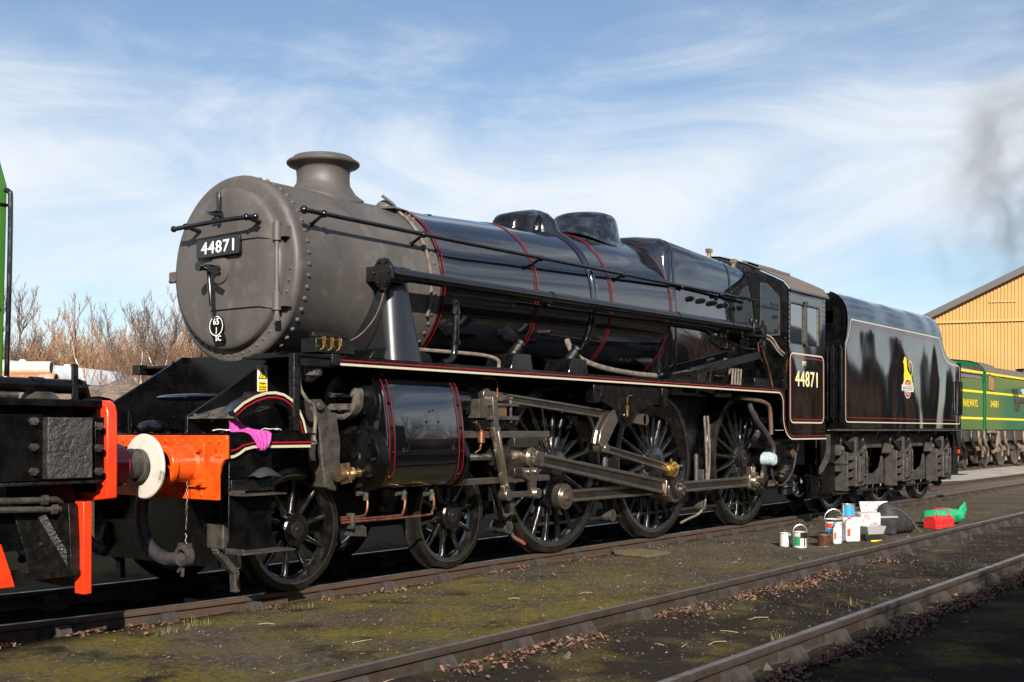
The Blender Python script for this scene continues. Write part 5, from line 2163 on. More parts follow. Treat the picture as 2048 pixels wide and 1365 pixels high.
    m.box(4.90, 5.0, -1.26, -1.15, 1.60, 1.80)
    m.cyl((5.55, -1.245, 1.46), (5.55, -1.27, 1.46), .06, n=20)
    m.build('bracket_boss', 'gloss_small', lb_, bevel=.01)
    m = MB()
    m.cyl((5.53, -1.285, 1.46), (5.53, -1.285, 1.56), .014, n=8)
    m.cyl((5.53, -1.285, 1.54), (5.53, -1.285, 1.58), .022, n=6)
    m.tube([(5.53, -1.285, 1.58), (5.53, -1.285, 1.66), (5.56, -1.285, 1.69), (5.66, -1.27, 1.69)], .006, 6)
    m.build('oiler', 'brass', lb_)
    m = MB()
    for yy in (-1.225, -1.155):
        m.prism([(5.02, 1.17), (5.14, 1.12), (5.22, 1.20), (5.40, 1.40), (5.44, 1.52), (5.36, 1.54), (5.22, 1.48), (5.06, 1.30)], 'xz', yy - .018, yy + .018)
    m.bar((5.07, -1.19, 1.15), (5.12, -1.19, 1.30), .06, .07, up=(1, 0, 0))
    eye(m, (5.09, -1.21, 1.115), .05, .12)
    P(m, 'expansion_link', 'steel', bevel=.004)
m = MB()
m.cyl((3.02, -1.24, 1.19), (3.02, -1.24, 1.29), .035, n=14)
m.cyl((3.02, -1.24, 1.29), (3.02, -1.24, 1.31), .022, n=10)
m.tube([(3.02, -1.24, 1.19), (3.0, -1.24, 1.13), (2.95, -1.22, 1.10)], .008, 6)
m.tube([(3.02, -1.24, 1.30), (2.98, -1.24, 1.36), (2.92, -1.22, 1.38)], .008, 6)
P(m, 'oil_cup', 'copper')
# motion stay behind the link
m = MB()
m.box(4.4, 7.0, -1.0, -.6, 1.80, 1.868)
m.box(5.2, 5.9, -1.2, -.62, 1.55, 1.80)
P(m, 'motion_stay', 'satin')
# brake gear
for x in (3.95, 5.92, 8.15):
    m = MB()
    m.tube([(x, -.74, 1.0), (x - .03, -.76, .5), (x, -.76, .34)], .03, 8)
    m.cyl((x, -.86, .33), (x, -.66, .33), .07, n=12)
    m.prism([(x + .06, .36), (x + .14, .44), (x + .15, .75), (x + .06, .80)], 'xz', -.82, -.68)
    P(m, 'brake_hanger', 'castgrey', bevel=.006)
m = MB()
m.tube([(3.7, -.74, .31), (9.9, -.74, .29)], .022, 8)
P(m, 'brake_pull_rod', 'steel_dark')
m = MB()
m.tube(smooth_path([(8.15, -.86, 1.5), (8.17, -.88, 1.0), (8.2, -.86, .5), (8.1, -.84, .26), (7.8, -.78, .16), (7.7, -.76, .13)], 5), .016, 8)
m.tube(smooth_path([(8.24, -.86, 1.5), (8.26, -.88, 1.0), (8.24, -.86, .5)], 4), .016, 8)
m.tube(smooth_path([(3.7, -.80, .9), (3.95, -.8, .4), (4.1, -.8, .22), (4.3, -.77, .14)], 5), .018, 8)
P(m, 'sand_pipe', 'lagging')
m = MB()
m.tube([(4.18, -.77, .19), (4.33, -.765, .13)], .022, 8)
P(m, 'sand_pipe_end', 'tinred')
# leaf springs by the driving wheels
for x in XD:
    m = MB()
    for k in range(7):
        l_ = .5 - .05 * k
        m.box(x - l_, x + l_, -.64, -.55, .36 - .014 * k, .372 - .014 * k)
    P(m, 'leaf_spring', 'grimy')
# splashers and rear end pipework
m = MB()
m.tube(smooth_path([(7.95, -1.12, 1.77), (8.35, -1.12, 1.77)], 2), .035, 10)
P(m, 'lagged_elbow', 'lagging')
m = MB()
m.tube(smooth_path([(8.6, -1.15, 1.74), (9.2, -1.18, 1.70), (9.42, -1.19, 1.62), (9.47, -1.19, 1.40), (9.48, -1.19, 1.25)], 6), .030, 10)
P(m, 'injector_feed_pipe', 'rust_pipe')
m = MB()
m.tube(smooth_path([(8.95, -1.1, 1.70), (9.05, -1.15, 1.48), (9.32, -1.18, 1.28), (9.52, -1.2, 1.08), (9.50, -1.2, .92), (9.40, -1.18, .84)], 6), .038, 10)
m.tube(smooth_path([(9.05, -1.05, 1.62), (9.2, -1.08, 1.5), (9.25, -1.1, 1.3), (9.15, -1.1, 1.2)], 5), .045, 10)
P(m, 'injector_pipe', 'hose')
m = MB()
m.box(9.0, 9.45, -.62, .62, .62, 1.8)
m.box(9.7, 11.1, -1.0, 1.0, .80, 1.18)
P(m, 'drag_box', 'satin')
# speed indicator drive
m = MB()
m.cyl((9.40, -1.10, .91), (9.40, -1.27, .91), .085, n=18)
m.cyl((9.40, -1.27, .91), (9.40, -1.29, .91), .07, n=18)
m.box(9.36, 9.44, -1.22, -1.12, .98, 1.01)
sd_ = P(m, 'speed_indicator', 'gaugeblue', bevel=.004)
m = MB()
m.prism([(9.36, .86), (9.44, .86), (9.36, .58), (9.30, .56), (9.24, .60), (9.24, .66), (9.30, .66)], 'xz', -1.16, -1.11)
m.build('drive_arm', 'steel_dark', sd_)
m = MB()
m.tube(smooth_path([(9.45, -1.2, .83), (9.55, -1.2, .62), (9.8, -1.2, .54), (10.15, -1.2, .70), (10.35, -1.18, .95), (10.42, -1.15, 1.05)], 6), .014, 8)
m.build('flexible_cable', 'hose', sd_)
# injector
m = MB()
m.cyl((10.25, -1.1, .98), (10.25, -1.18, .98), .085, n=16)
m.cyl((10.18, -1.08, .82), (10.22, -1.06, .40), .10, n=14)
for zz in (.74, .66, .58, .50):
    m.cyl((10.20, -1.07, zz), (10.20, -1.07, zz + .03), .135, n=14)
m.sphere((10.05, -1.08, .66), .10, 10, 8)
m.cyl((9.85, -1.05, .70), (10.6, -1.05, .62), .05, n=10)
m.cyl((10.35, -1.15, .44), (10.35, -1.15, .56), .05, n=8)
ij = P(m, 'injector', 'grimy')
m = MB()
m.cyl((10.23, -1.17, .98), (10.23, -1.20, .98), .06, n=14)
m.cyl((9.96, -1.12, .72), (9.96, -1.18, .72), .03, n=8)
m.build('injector_nuts', 'bronze', ij)
m = MB()
m.tube(smooth_path([(9.6, -1.1, 1.14), (10.0, -1.12, 1.12), (10.32, -1.2, 1.12), (10.36, -1.2, 1.02)], 5), .02, 8)
P(m, 'overflow_pipe', 'steel_dark')

# ---- cab ----------------------------------------------------------
XC0, XC1 = 9.815, 11.15
ROOF = [(-1.335, 3.275), (-1.325, 3.315), (-1.24, 3.415), (-1.10, 3.490), (-.90, 3.585), (-.72, 3.668), (-.50, 3.755), (-.25, 3.83), (0, 3.855)]
ROOF = ROOF + [(-a, b) for a, b in ROOF[-2::-1]]
m = MB()
pts = [(-1.30, 1.88), (-1.30, 3.30)] + [(a * .985, b - .02) for a, b in ROOF[1:-1]] + [(1.30, 3.30), (1.30, 1.88)]
m.prism(pts, 'yz', XC0, XC0 + .012)
cabf = P(m, 'cab_front', 'gloss_small')
m = MB()
for i in range(1, len(ROOF) - 1):
    a, b = ROOF[i]
    for k in range(3):
        f = k / 3
        a2, b2 = ROOF[min(i + 1, len(ROOF) - 1)]
        yy, zz = (a + (a2 - a) * f) * .955, b + (b2 - b) * f - .07
        m.dome((XC0, yy, zz), (-1, 0, 0), .015, .012)
for k in range(17):
    for yy in (-1.255, 1.255):
        m.dome((XC0, yy, 1.93 + k * .083), (-1, 0, 0), .015, .012)
for k in range(10):
    m.dome((XC0, -.98, 1.93 + k * .075), (-1, 0, 0), .015, .012)
m.build('rivets', 'gloss_small', cabf)
WIN = [(-.90, 2.66), (-1.16, 2.66), (-1.16, 3.17), (-.99, 3.36), (-.90, 3.38)]
m = MB()
m.prism(WIN, 'yz', XC0 - .018, XC0 - .004)
m.build('front_window_pane', 'glass', cabf)
m = MB()
ins = [(-1.03 + (a + 1.03) * 1.12, 3.0 + (b - 3.0) * 1.06) for a, b in WIN]
m.loft([[(XC0 - .02, a, b) for a, b in WIN], [(XC0 - .02, a, b) for a, b in ins], [(XC0 - .001, a, b) for a, b in ins]], cap=False)
m.build('front_window_frame', 'castgrey', cabf)
# pipes on the cab front
m = MB()
m.tube(smooth_path([(9.3, -1.03, 2.62), (9.55, -1.05, 2.55), (9.62, -1.05, 2.42), (9.66, -1.06, 2.2), (9.70, -1.08, 2.0), (9.70, -1.08, 1.9)], 6), .026, 8)
P(m, 'ejector_exhaust_pipe', 'gloss_small')
m = MB()
m.tube(smooth_path([(9.35, -1.1, 2.48), (9.45, -1.12, 2.3), (9.55, -1.14, 2.1), (9.60, -1.16, 1.9)], 5), .009, 6)
m.tube(smooth_path([(9.3, -1.08, 2.52), (9.3, -1.1, 2.35), (9.4, -1.1, 2.25)], 5), .008, 6)
P(m, 'copper_oil_pipes', 'copper')
m = MB()
m.tube(smooth_path([(9.6, -1.0, 2.66), (9.66, -1.12, 2.60), (9.72, -1.2, 2.45), (9.8, -1.25, 2.38)], 5), .014, 6)
m.tube(smooth_path([(9.6, -1.0, 2.62), (9.66, -1.1, 2.56), (9.72, -1.18, 2.42), (9.8, -1.22, 2.35)], 5), .012, 6)
m.tube(smooth_path([(8.5, -1.05, 2.05), (8.5, -1.05, 2.2), (8.55, -.95, 2.25)], 4), .02, 8)
for q in (8.42, 8.5, 8.58, 8.66):
    m.tube([(q, -1.12, 1.89), (q + .03, -1.12, 2.12)], .014, 6)
P(m, 'cab_front_pipes', 'lagging')
m = MB()
m.box(9.10, 9.5, -1.12, -.95, 2.58, 2.76)
m.cyl((9.2, -1.12, 2.66), (9.2, -1.2, 2.66), .05, n=10)
m.cyl((9.4, -1.06, 2.5), (9.4, -1.06, 2.82), .045, n=10)
m.cyl((9.55, -1.05, 2.35), (9.55, -1.05, 2.65), .04, n=10)
for q in (9.15, 9.3, 9.5):
    m.cyl((q, -1.05, 2.76), (q, -1.05, 2.83), .03, n=8)
m.box(9.05, 9.7, -1.15, -.9, 1.89, 2.02)
P(m, 'ejector', 'satin', bevel=.008)
# cab sides
for s in (-1, 1):
    ya, yb = (-1.300, -1.288) if s < 0 else (1.288, 1.300)
    m = MB()
    m.box(XC0, XC1, ya, yb, 1.246, 2.52)
    m.box(XC0, 9.885, ya, yb, 2.52, 3.29)
    m.box(10.93, XC1, ya, yb, 2.52, 3.29)
    m.box(9.885, 10.93, ya, yb, 3.10, 3.29)
    if s < 0:
        side = MB()
        # one sheet, holed for the window
        o = [(XC0, 1.246), (XC1, 1.246), (XC1, 3.29), (XC0, 3.29)]
        h = [(9.885, 2.545), (10.93, 2.545), (10.93, 3.105), (9.885, 3.105)]
        side.add([(a, ya, b) for a, b in o + h] + [(a, yb, b) for a, b in o + h],
                 [(0, 1, 5, 4), (1, 2, 6, 5), (2, 3, 7, 6), (3, 0, 4, 7), (8, 12, 13, 9), (9, 13, 14, 10), (10, 14, 15, 11), (11, 15, 12, 8),
                  (4, 5, 13, 12), (5, 6, 14, 13), (6, 7, 15, 14), (7, 4, 12, 15), (0, 8, 9, 1), (1, 9, 10, 2), (2, 10, 11, 3), (3, 11, 8, 0)])
        cs = P(side, 'cab_side', 'gloss_tender')
        m = MB()
        k = 0
        z = 1.30
        while z < 3.28:
            m.dome((XC0 + .03, ya, z), (0, -1, 0), .011, .008)
            m.dome((XC1 - .03, ya, z), (0, -1, 0), .011, .008)
            if z > 2.3:
                m.dome((XC1 - .09, ya, z), (0, -1, 0), .011, .008)
            z += .068
        x = XC0 + .08
        while x < XC1 - .05:
            for zz in (1.285, 3.235):
                m.dome((x, ya, zz), (0, -1, 0), .011, .008)
            x += .07
        for x in (10.0, 10.25, 10.5, 10.75, 10.95):
            m.dome((x, ya, 1.60), (0, -1, 0), .010, .007)
        for z in (1.45, 1.75, 1.9):
            m.dome((10.25, ya, z), (0, -1, 0), .010, .007)
        m.build('rivets', 'gloss_small', cs)
        # window: frame, post, two panes
        for x0_, x1_, nm in ((9.90, 10.395, 'sliding_pane'), (10.45, 10.88, 'sliding_pane')):
            m = MB()
            m.box(x0_, x1_, ya + .018, ya + .024, 2.56, 3.09)
            m.build(nm, 'glass', cs)
        m = MB()
        m.box(10.385, 10.455, ya - .012, ya + .03, 2.535, 3.12)
        m.box(10.395, 10.445, ya - .03, ya - .012, 3.09, 3.16)
        m.box(10.395, 10.445, ya - .03, ya - .012, 2.50, 2.56)
        m.build('window_post', 'castgrey', cs, bevel=.004)
        m = MB()
        m.strip(rrect(9.878, 10.937, 2.538, 3.112, .05, 4), .022, ya - .003, closed=True)
        m.build('window_frame', 'gloss_small', cs)
        m = MB()
        m.box(10.88, 10.93, ya + .012, ya + .03, 2.545, 3.105)
        m.build('pane_edge', 'lagging', cs)
        m = MB()
        m.strip(rrect(9.865, 11.085, 1.42, 2.395, .10, 7), .021, ya - .003, closed=True)
        m.build('cream_lining', 'line_cream', cs)
        m = MB()
        m.strip(rrect(9.91, 11.04, 1.465, 2.345, .06, 6), .011, ya - .003, closed=True)
        m.build('red_lining', 'line_red', cs)
        text('cab_number', '44871', .225, (10.45, ya - .003, 2.045), '-y', 'number_cream', cs, width=.80, bold=.010)
        text('power_class', '5MT', .062, (10.36, ya - .003, 2.265), '-y', 'number_cream', cs, width=.14, bold=.008)
    else:
        P(m, 'cab_side', 'gloss_small')
m = MB()
secs = []
for x in (XC0 - .02, 10.6, 11.22):
    secs.append([(x, a, b) for a, b in ROOF])
m.loft(secs, closed=False)
m.loft([[(x, a, b - .012) for a, b in ROOF] for x in (XC0 - .02, 11.22)], closed=False)
m.loft([[(x, a * .72, b) for a, b in ROOF if abs(a) < .95] for x in (11.22, 11.62)], closed=False)
rf = P(m, 'cab_roof', 'roofgrey', smooth=50)
m = MB()
m.bar((9.95, -.80, 3.648), (11.0, -.80, 3.648), .03, .035)
m.bar((9.95, -.55, 3.745), (11.0, -.55, 3.745), .03, .035)
m.add([(10.05, -.79, 3.668), (10.95, -.79, 3.668), (10.95, -.56, 3.762), (10.05, -.56, 3.762)], [(0, 1, 2, 3)])
m.build('roof_ventilator', 'roofgrey', rf)
m = MB()
m.box(XC0 - .02, 11.2, -1.345, -1.30, 3.262, 3.285)
m.build('gutter', 'gloss_small', rf)
m = MB()
for i in range(16):
    for a, b in ((-1.26, 3.405), (-.30, 3.83)):
        m.dome((9.9 + i * .085, a, b), (0, -.4, 1), .010, .007)
m.build('rivets', 'roofgrey', rf)
# cab inside: backhead, floor, tender-side doors
m = MB()
m.box(XC0 + .02, 11.1, -1.25, 1.25, 1.40, 1.50)
m.box(9.9, 10.2, -.8, .8, 1.5, 3.3)
P(m, 'backhead', 'satin')
m = MB()
m.box(11.10, 11.13, -1.28, -.75, 1.3, 3.2)
m.box(11.10, 11.13, .75, 1.28, 1.3, 3.2)
P(m, 'cab_rear_sheet', 'satin')
m = MB()
m.tube([(11.19, -1.32, 1.45), (11.19, -1.32, 2.55)], .016, 8)
m.cyl((11.19, -1.32, 1.5), (11.15, -1.29, 1.5), .012, n=6)
m.cyl((11.19, -1.32, 2.5), (11.15, -1.29, 2.5), .012, n=6)
P(m, 'cab_handrail', 'gloss_small')
m = MB()
m.prism([(11.18, 1.25), (11.32, 1.25), (11.34, 1.02), (11.30, .88), (11.05, .70), (10.90, .66), (10.92, .76), (11.12, .90), (11.20, 1.02)], 'xz', -1.31, -1.295)
P(m, 'step_hanger', 'castgrey')
m = MB()
m.box(10.85, 11.35, -1.30, -1.10, .60, .615)
m.box(10.85, 11.35, -1.12, -1.10, .30, .62)
m.box(10.85, 11.35, -1.32, -1.10, .30, .315)
m.box(10.85, 10.87, -1.2, -1.1, .3, .66)
P(m, 'cab_step', 'satin')
# ================================================================= TENDER
TEN = thing('locomotive_tender', 'glossy black lined tender with yellow lion crest behind the 44871 engine cab', 'tender', (15.0, 0, 0))
ROWS = [  # z, y, front x, rear x
    (1.345, 1.300, 11.88, 18.15), (1.8, 1.300, 11.88, 18.15), (2.3, 1.300, 11.88, 18.15), (2.58, 1.300, 11.88, 18.15), (2.625, 1.300, 11.90, 18.14),
    (2.66, 1.300, 11.93, 17.55), (2.70, 1.300, 11.97, 17.33), (2.76, 1.300, 12.01, 17.18), (2.86, 1.300, 12.05, 17.05), (2.96, 1.300, 12.07, 16.97),
    (3.06, 1.296, 12.08, 16.92), (3.16, 1.284, 12.09, 16.89), (3.26, 1.258, 12.09, 16.87), (3.35, 1.210, 12.09, 16.86), (3.42, 1.145, 12.09, 16.85), (3.475, 1.06, 12.09, 16.84), (3.495, 1.00, 12.09, 16.83), (3.44, .99, 12.09, 16.83), (3.2, .98, 12.09, 16.83)]
for s in (-1, 1):
    m = MB()
    NX = 40
    secs = []
    for z, y, xa, xb in ROWS:
        secs.append([(xa + (xb - xa) * i / NX, s * y, z) for i in range(NX + 1)])
    m.loft(secs, closed=False)
    tk = m.build('tank_side', 'gloss_tender', TEN, smooth=60)
    if s < 0:
        Y = -1.303
        cream = [(11.965, 1.56), (11.965, 2.58), (11.985, 2.65), (12.05, 2.73), (12.13, 2.86), (12.165, 2.96), (12.185, 3.025), (12.22, 3.045), (16.66, 3.045), (16.74, 3.02), (16.80, 2.95), (16.88, 2.85), (17.00, 2.74), (17.16, 2.655), (17.32, 2.61), (17.5, 2.588), (17.93, 2.575), (18.0, 2.56), (18.045, 2.51), (18.055, 2.44), (18.055, 1.49), (18.045, 1.455), (18.01, 1.44), (12.05, 1.44), (11.995, 1.455), (11.97, 1.49)]
        red = [(12.02, 1.56), (12.02, 2.57), (12.06, 2.66), (12.14, 2.78), (12.21, 2.90), (12.24, 2.975), (16.63, 2.975), (16.72, 2.93), (16.82, 2.79), (16.96, 2.67), (17.14, 2.58), (17.32, 2.54), (17.5, 2.522), (17.95, 2.51), (17.985, 2.46), (17.985, 1.56), (17.965, 1.51), (12.06, 1.51), (12.025, 1.53)]
        m = MB()
        m.strip(cream, .019, Y, closed=True)
        m.build('cream_lining', 'line_cream', tk)
        m = MB()
        m.strip(red, .008, Y, closed=True)
        m.build('red_lining', 'line_red', tk)
        # crest: lion over a wheel with banner
        X0, Z0 = 14.90, 1.93

        def cp(pts):
            return [(X0 + a, Z0 + b) for a, b in pts]
        lion = [(-.24, .24), (-.25, .30), (-.20, .34), (-.20, .50), (-.17, .60), (-.19, .66), (-.20, .74), (-.24, .80), (-.235, .84), (-.20, .87), (-.19, .92), (-.15, .95), (-.12, .94), (-.06, .90), (-.06, .84), (-.02, .76), (-.03, .68), (.02, .60), (.10, .55), (.18, .50), (.25, .42), (.28, .33), (.32, .30), (.32, .24), (.22, .24), (.20, .34), (.12, .38), (.04, .40), (-.06, .38), (-.10, .32), (-.14, .24)]
        m = MB()
        m.prism([(X0 + a * .92, Z0 + b * .70) for a, b in lion], 'xz', Y - .0005, Y + .001)
        tail = [(.20, .46), (.27, .55), (.29, .68), (.25, .80), (.16, .86), (.08, .82), (.07, .74), (.13, .66), (.14, .60)]
        m.strip([(X0 + a * .92, Z0 + b * .70) for a, b in tail], .022, Y)
        cr = m.build('crest_lion', 'crest_yellow', tk)
        m = MB()
        cx_, cz_ = X0, Z0 + .115
        nn = 28
        m.strip([(cx_ + .175 * math.cos(2 * PI * i / nn), cz_ + .165 * math.sin(2 * PI * i / nn)) for i in range(nn)], .016, Y - .0012, closed=True)
        m.strip([(cx_ + .115 * math.cos(2 * PI * i / nn), cz_ + .108 * math.sin(2 * PI * i / nn)) for i in range(nn)], .008, Y - .0030, closed=True)
        for i in range(4):
            a = PI * i / 4
            m.strip([(cx_ - .11 * math.cos(a), cz_ - .10 * math.sin(a)), (cx_ + .11 * math.cos(a), cz_ + .10 * math.sin(a))], .014, Y - .0026)
        m.add([(X0 - .31, Y - .0038, cz_ - .045), (X0 + .31, Y - .0038, cz_ - .055), (X0 + .31, Y - .0038, cz_ + .050), (X0 - .31, Y - .0038, cz_ + .060)], [(0, 1, 2, 3)])
        m.build('crest_banner', 'number_white', tk)
        m = MB()
        m.prism([(cx_ + .17 * math.cos(2 * PI * i / nn), cz_ + .16 * math.sin(2 * PI * i / nn)) for i in range(nn)], 'xz', Y - .002, Y - .0014)
        m.build('crest_wheel', 'line_red', tk)
        m = MB()
        for zz in (.036, -.032):
            m.strip([(X0 - .29, cz_ + zz), (X0 + .29, cz_ + zz)], .012, Y - .0046)
        m.build('crest_banner_bars', 'ink', tk)
        text('crest_lettering', 'BRITISH RAILWAYS', .034, (X0, Y - .0050, cz_ + .002), '-y', 'ink', tk, width=.53, bold=.01)
m = MB()
m.box(16.82, 18.13, -1.29, 1.29, 2.60, 2.615)
m.box(12.1, 16.84, -1.05, 1.05, 3.0, 3.2)
m.box(16.82, 16.84, -1.05, 1.05, 2.6, 3.46)
m.box(18.13, 18.15, -1.298, 1.298, 1.35, 2.64)
m.box(11.90, 11.93, -1.298, 1.298, 1.35, 2.6)
P(m, 'tank_top', 'satin', TEN)
m = MB()
random.seed(6)
for _ in range(120):
    m.sphere((random.uniform(12.3, 16.6), random.uniform(-.9, .9), random.uniform(3.15, 3.32)), random.uniform(.06, .13), 6, 4)
m.build('coal', 'ink', TEN, smooth=0, kind='stuff')
m = MB()
m.lathe([(2.61, .26), (2.74, .26), (2.76, .22), (2.80, .2), (2.82, 0)], (17.55, 0, 0), 'z', n=24)
P(m, 'water_filler', 'satin', TEN)
m = MB()
m.cyl((17.0, -1.02, 2.62), (17.0, -1.02, 2.70), .07, n=12)
m.bar((17.3, -.9, 2.68), (18.0, -.9, 2.64), .06, .05)
P(m, 'tank_ventilator', 'satin', TEN)
# front of the tender: doors, handrails, curved shield
m = MB()
secs = []
for x in (11.55, 11.9):
    secs.append([(x, -1.22, 1.5), (x, -1.22, 2.58)])
m.loft(secs, closed=False)
m.box(11.86, 11.90, -1.24, 1.24, 1.35, 2.72)
m.prism([(-1.28, 2.62), (-1.26, 2.9), (-1.25, 3.2), (-1.18, 3.38), (-1.05, 3.47), (1.05, 3.47), (1.18, 3.38), (1.25, 3.2), (1.26, 2.9), (1.28, 2.62)], 'yz', 12.10, 12.13)
P(m, 'front_bulkhead', 'satin', TEN)
m = MB()
m.tube([(11.80, -1.30, 1.42), (11.80, -1.30, 2.56), (11.80, -1.28, 2.62)], .017, 8)
m.tube([(11.60, -1.25, 1.42), (11.60, -1.25, 2.6)], .014, 8)
P(m, 'front_handrail', 'gloss_small', TEN)
m = MB()
m.tube([(17.86, -1.304, 1.62), (17.86, -1.35, 1.62), (17.86, -1.355, 2.26), (17.86, -1.304, 2.26)], .014, 8)
m.tube([(18.02, -1.304, 1.62), (18.02, -1.35, 1.62), (18.02, -1.355, 2.26), (18.02, -1.304, 2.26)], .014, 8)
P(m, 'rear_handrail', 'gloss_small', TEN)
m = MB()
m.sphere((11.62, -1.0, 3.30), .11, 12, 8)
m.cyl((11.62, -1.0, 3.3), (11.50, -1.08, 3.27), .09, n=14)
P(m, 'electric_lamp', 'satin', TEN)
m = MB()
m.box(11.35, 18.18, -1.315, 1.315, 1.318, 1.343)
P(m, 'tender_footplate', 'gloss_small', TEN)
m = MB()
m.box(11.35, 18.18, -1.335, -1.30, 1.300, 1.325)
P(m, 'footplate_edge', 'steel_bright' if False else 'castgrey', TEN, bevel=.004)
for x in (12.3, 13.4, 14.45, 15.5, 16.5, 17.5):
    m = MB()
    m.box(x - .02, x + .02, -1.31, -1.04, 1.27, 1.317)
    m.cyl((x, -1.28, 1.24), (x, -1.28, 1.27), .02, n=6)
    P(m, 'footplate_bracket', 'grimy', TEN)
XT3 = (12.607, 14.893, 17.18)
for x in XT3:
    w = make_wheel(TEN, 'tender_wheel', 0.648, x, 12, 0.16, sw=(.07, .05, .08, .06), phase=.2)
    far_wheel(w)
    P(MB().cyl((x, -1.0, .648), (x, 1.0, .648), .085), 'axle', 'satin', TEN)
# frames with openings between the axles
for s in (-1, 1):
    y0 = s * 1.02
    m = MB()
    base = [(11.5, .52), (11.5, 1.30), (18.1, 1.30), (18.1, .95), (17.75, .52)]
    top = .5
    # upper web, lower web and posts round the openings
    yy = (y0 - .014, y0 + .014)
    m.box(11.5, 18.1, yy[0], yy[1], 1.02, 1.30)
    m.box(12.30, 17.5, yy[0], yy[1], .40, .585)
    for x in XT3:
        m.box(x - .50, x + .50, yy[0], yy[1], .585, 1.02)
    for xa in (12.607 + .50, 14.893 + .50):
        xb = xa + 2.286 - 1.0
        for sg, xx in ((1, xa), (-1, xb)):
            r_ = .24
            ptsc = [(xx, 1.02), (xx, .585)] + [(xx + sg * (r_ * 1.3 - r_ * 1.3 * math.cos(t)), .585 + r_ - r_ * math.cos(t * 0) * 0 - r_ * math.sin(PI / 2 - t) * 1.0) for t in (PI / 2,)]
            m.prism([(xx, .585), (xx + sg * .42, .585), (xx + sg * .16, .66), (xx + sg * .05, .80), (xx, .95)], 'xz', yy[0], yy[1])
    m.prism([(11.5, 1.02), (12.11, 1.02), (12.11, .585), (11.9, .55), (11.5, .60)], 'xz', *yy)
    m.prism([(17.68, 1.02), (18.1, 1.02), (17.9, .70), (17.68, .585)], 'xz', *yy)
    P(m, 'outside_frame', 'castgrey', TEN, bevel=.003)
for x in XT3:
    m = MB()
    # axlebox with ribbed horn cheeks
    m.box(x - .17, x + .17, -1.30, -1.03, .42, .90)
    m.prism([(-1.30, .46), (-1.35, .50), (-1.36, .80), (-1.30, .86)], 'yz', x - .15, x + .05)
    ax = P(m, 'axlebox', 'castgrey', TEN, bevel=.012)
    m = MB()
    for sg in (-1, 1):
        xx = x + sg * .30
        m.prism([(xx - .12, .36), (xx + .12, .36), (xx + .13, .96), (xx - .13, .96)], 'xz', -1.20, -1.03)
        for zz in (.44, .57, .70, .84):
            m.box(xx - .135, xx + .135, -1.275, -1.19, zz, zz + .022)
        m.box(xx + sg * .13 - .015, xx + sg * .13 + .015, -1.26, -1.05, .36, .97)
    m.build('horn_cheek', 'castgrey', ax, bevel=.006)
    m = MB()
    m.cyl((x + .27, -1.25, .62), (x + .27, -1.25, .94), .045, n=12)
    m.cyl((x + .42, -1.22, .55), (x + .42, -1.22, .94), .018, n=8)
    m.cyl((x + .20, -1.27, .74), (x + .46, -1.24, .74), .022, n=8)
    m.build('oil_pot', 'steel_dark', ax)
    m = MB()
    for k in range(8):
        l_ = .50 - .045 * k
        m.box(x - l_, x + l_, -1.22, -1.10, 1.12 - .020 * k + 0.0, 1.135 - .020 * k)
    sp_ = m.build('leaf_spring', 'grimy', TEN)
    m = MB()
    m.box(x - .05, x + .05, -1.24, -1.08, .90, 1.20)
    m.build('spring_buckle', 'castgrey', sp_, bevel=.005)
    m = MB()
    for sg in (-1, 1):
        xx = x + sg * .48
        m.cyl((xx, -1.16, .98), (xx, -1.16, 1.29), .02, n=8)
        m.sphere((xx, -1.17, 1.02), .055, 10, 6)
        m.prism([(xx - .12, .92), (xx + .12, .96), (xx + .05 * sg, 1.10), (xx - .02, 1.10)], 'xz', -1.20, -1.05)
    m.build('spring_hanger', 'castgrey', sp_, bevel=.005)
    m = MB()
    m.sphere((x + .55, -.95, .30), .075, 10, 8, (1.2, 1.4, 1))
    m.tube([(x + .55, -.9, .3), (x + .60, -.8, .8)], .025, 8)
    P(m, 'brake_block', 'castgrey', TEN)
m = MB()
m.tube([(11.9, -.9, .30), (17.9, -.9, .30)], .02, 8)
P(m, 'brake_rod', 'steel_dark', TEN)
m = MB()
m.box(11.6, 17.9, -.62, .62, .72, 1.31)
P(m, 'water_well', 'satin', TEN)
# front steps
for z, xa, xb in ((.78, 11.40, 11.98), (.33, 11.35, 12.02)):
    m = MB()
    m.box(xa, xb, -1.34, -1.12, z, z + .015)
    m.box(xa, xa + .015, -1.34, -1.12, z, z + .05)
    P(m, 'front_step', 'satin', TEN, bevel=.004)
m = MB()
m.box(11.42, 12.0, -1.12, -1.10, .33, 1.3)
P(m, 'front_step_plate', 'satin', TEN)
# rear steps
m = MB()
m.prism([(17.70, 1.30), (18.08, 1.30), (17.98, .85), (18.02, .45), (17.60, .45), (17.72, .85)], 'xz', -1.28, -1.26)
P(m, 'rear_step_plate', 'satin', TEN)
m = MB()
m.box(17.60, 18.05, -1.45, -1.28, .45, .465)
m.box(17.66, 18.02, -1.40, -1.28, .85, .865)
P(m, 'rear_step', 'satin', TEN)
m = MB()
m.prism([(18.15, 1.30), (18.15, .95), (17.95, 1.02), (17.80, 1.30)], 'xz', -1.30, 1.30)
P(m, 'rear_drag_beam', 'satin', TEN)
m = MB()
m.box(18.15, 18.185, -1.27, 1.27, .85, 1.30)
P(m, 'rear_buffer_beam', 'red_edge', TEN)
for s in (-1, 1):
    m = MB()
    m.lathe([(18.185, .15), (18.20, .13), (18.42, .12), (18.43, .08), (18.55, .08), (18.56, .22), (18.585, .225), (18.60, .0)], (0, s * .876, 1.05), 'x', n=24)
    P(m, 'rear_buffer', 'satin', TEN)
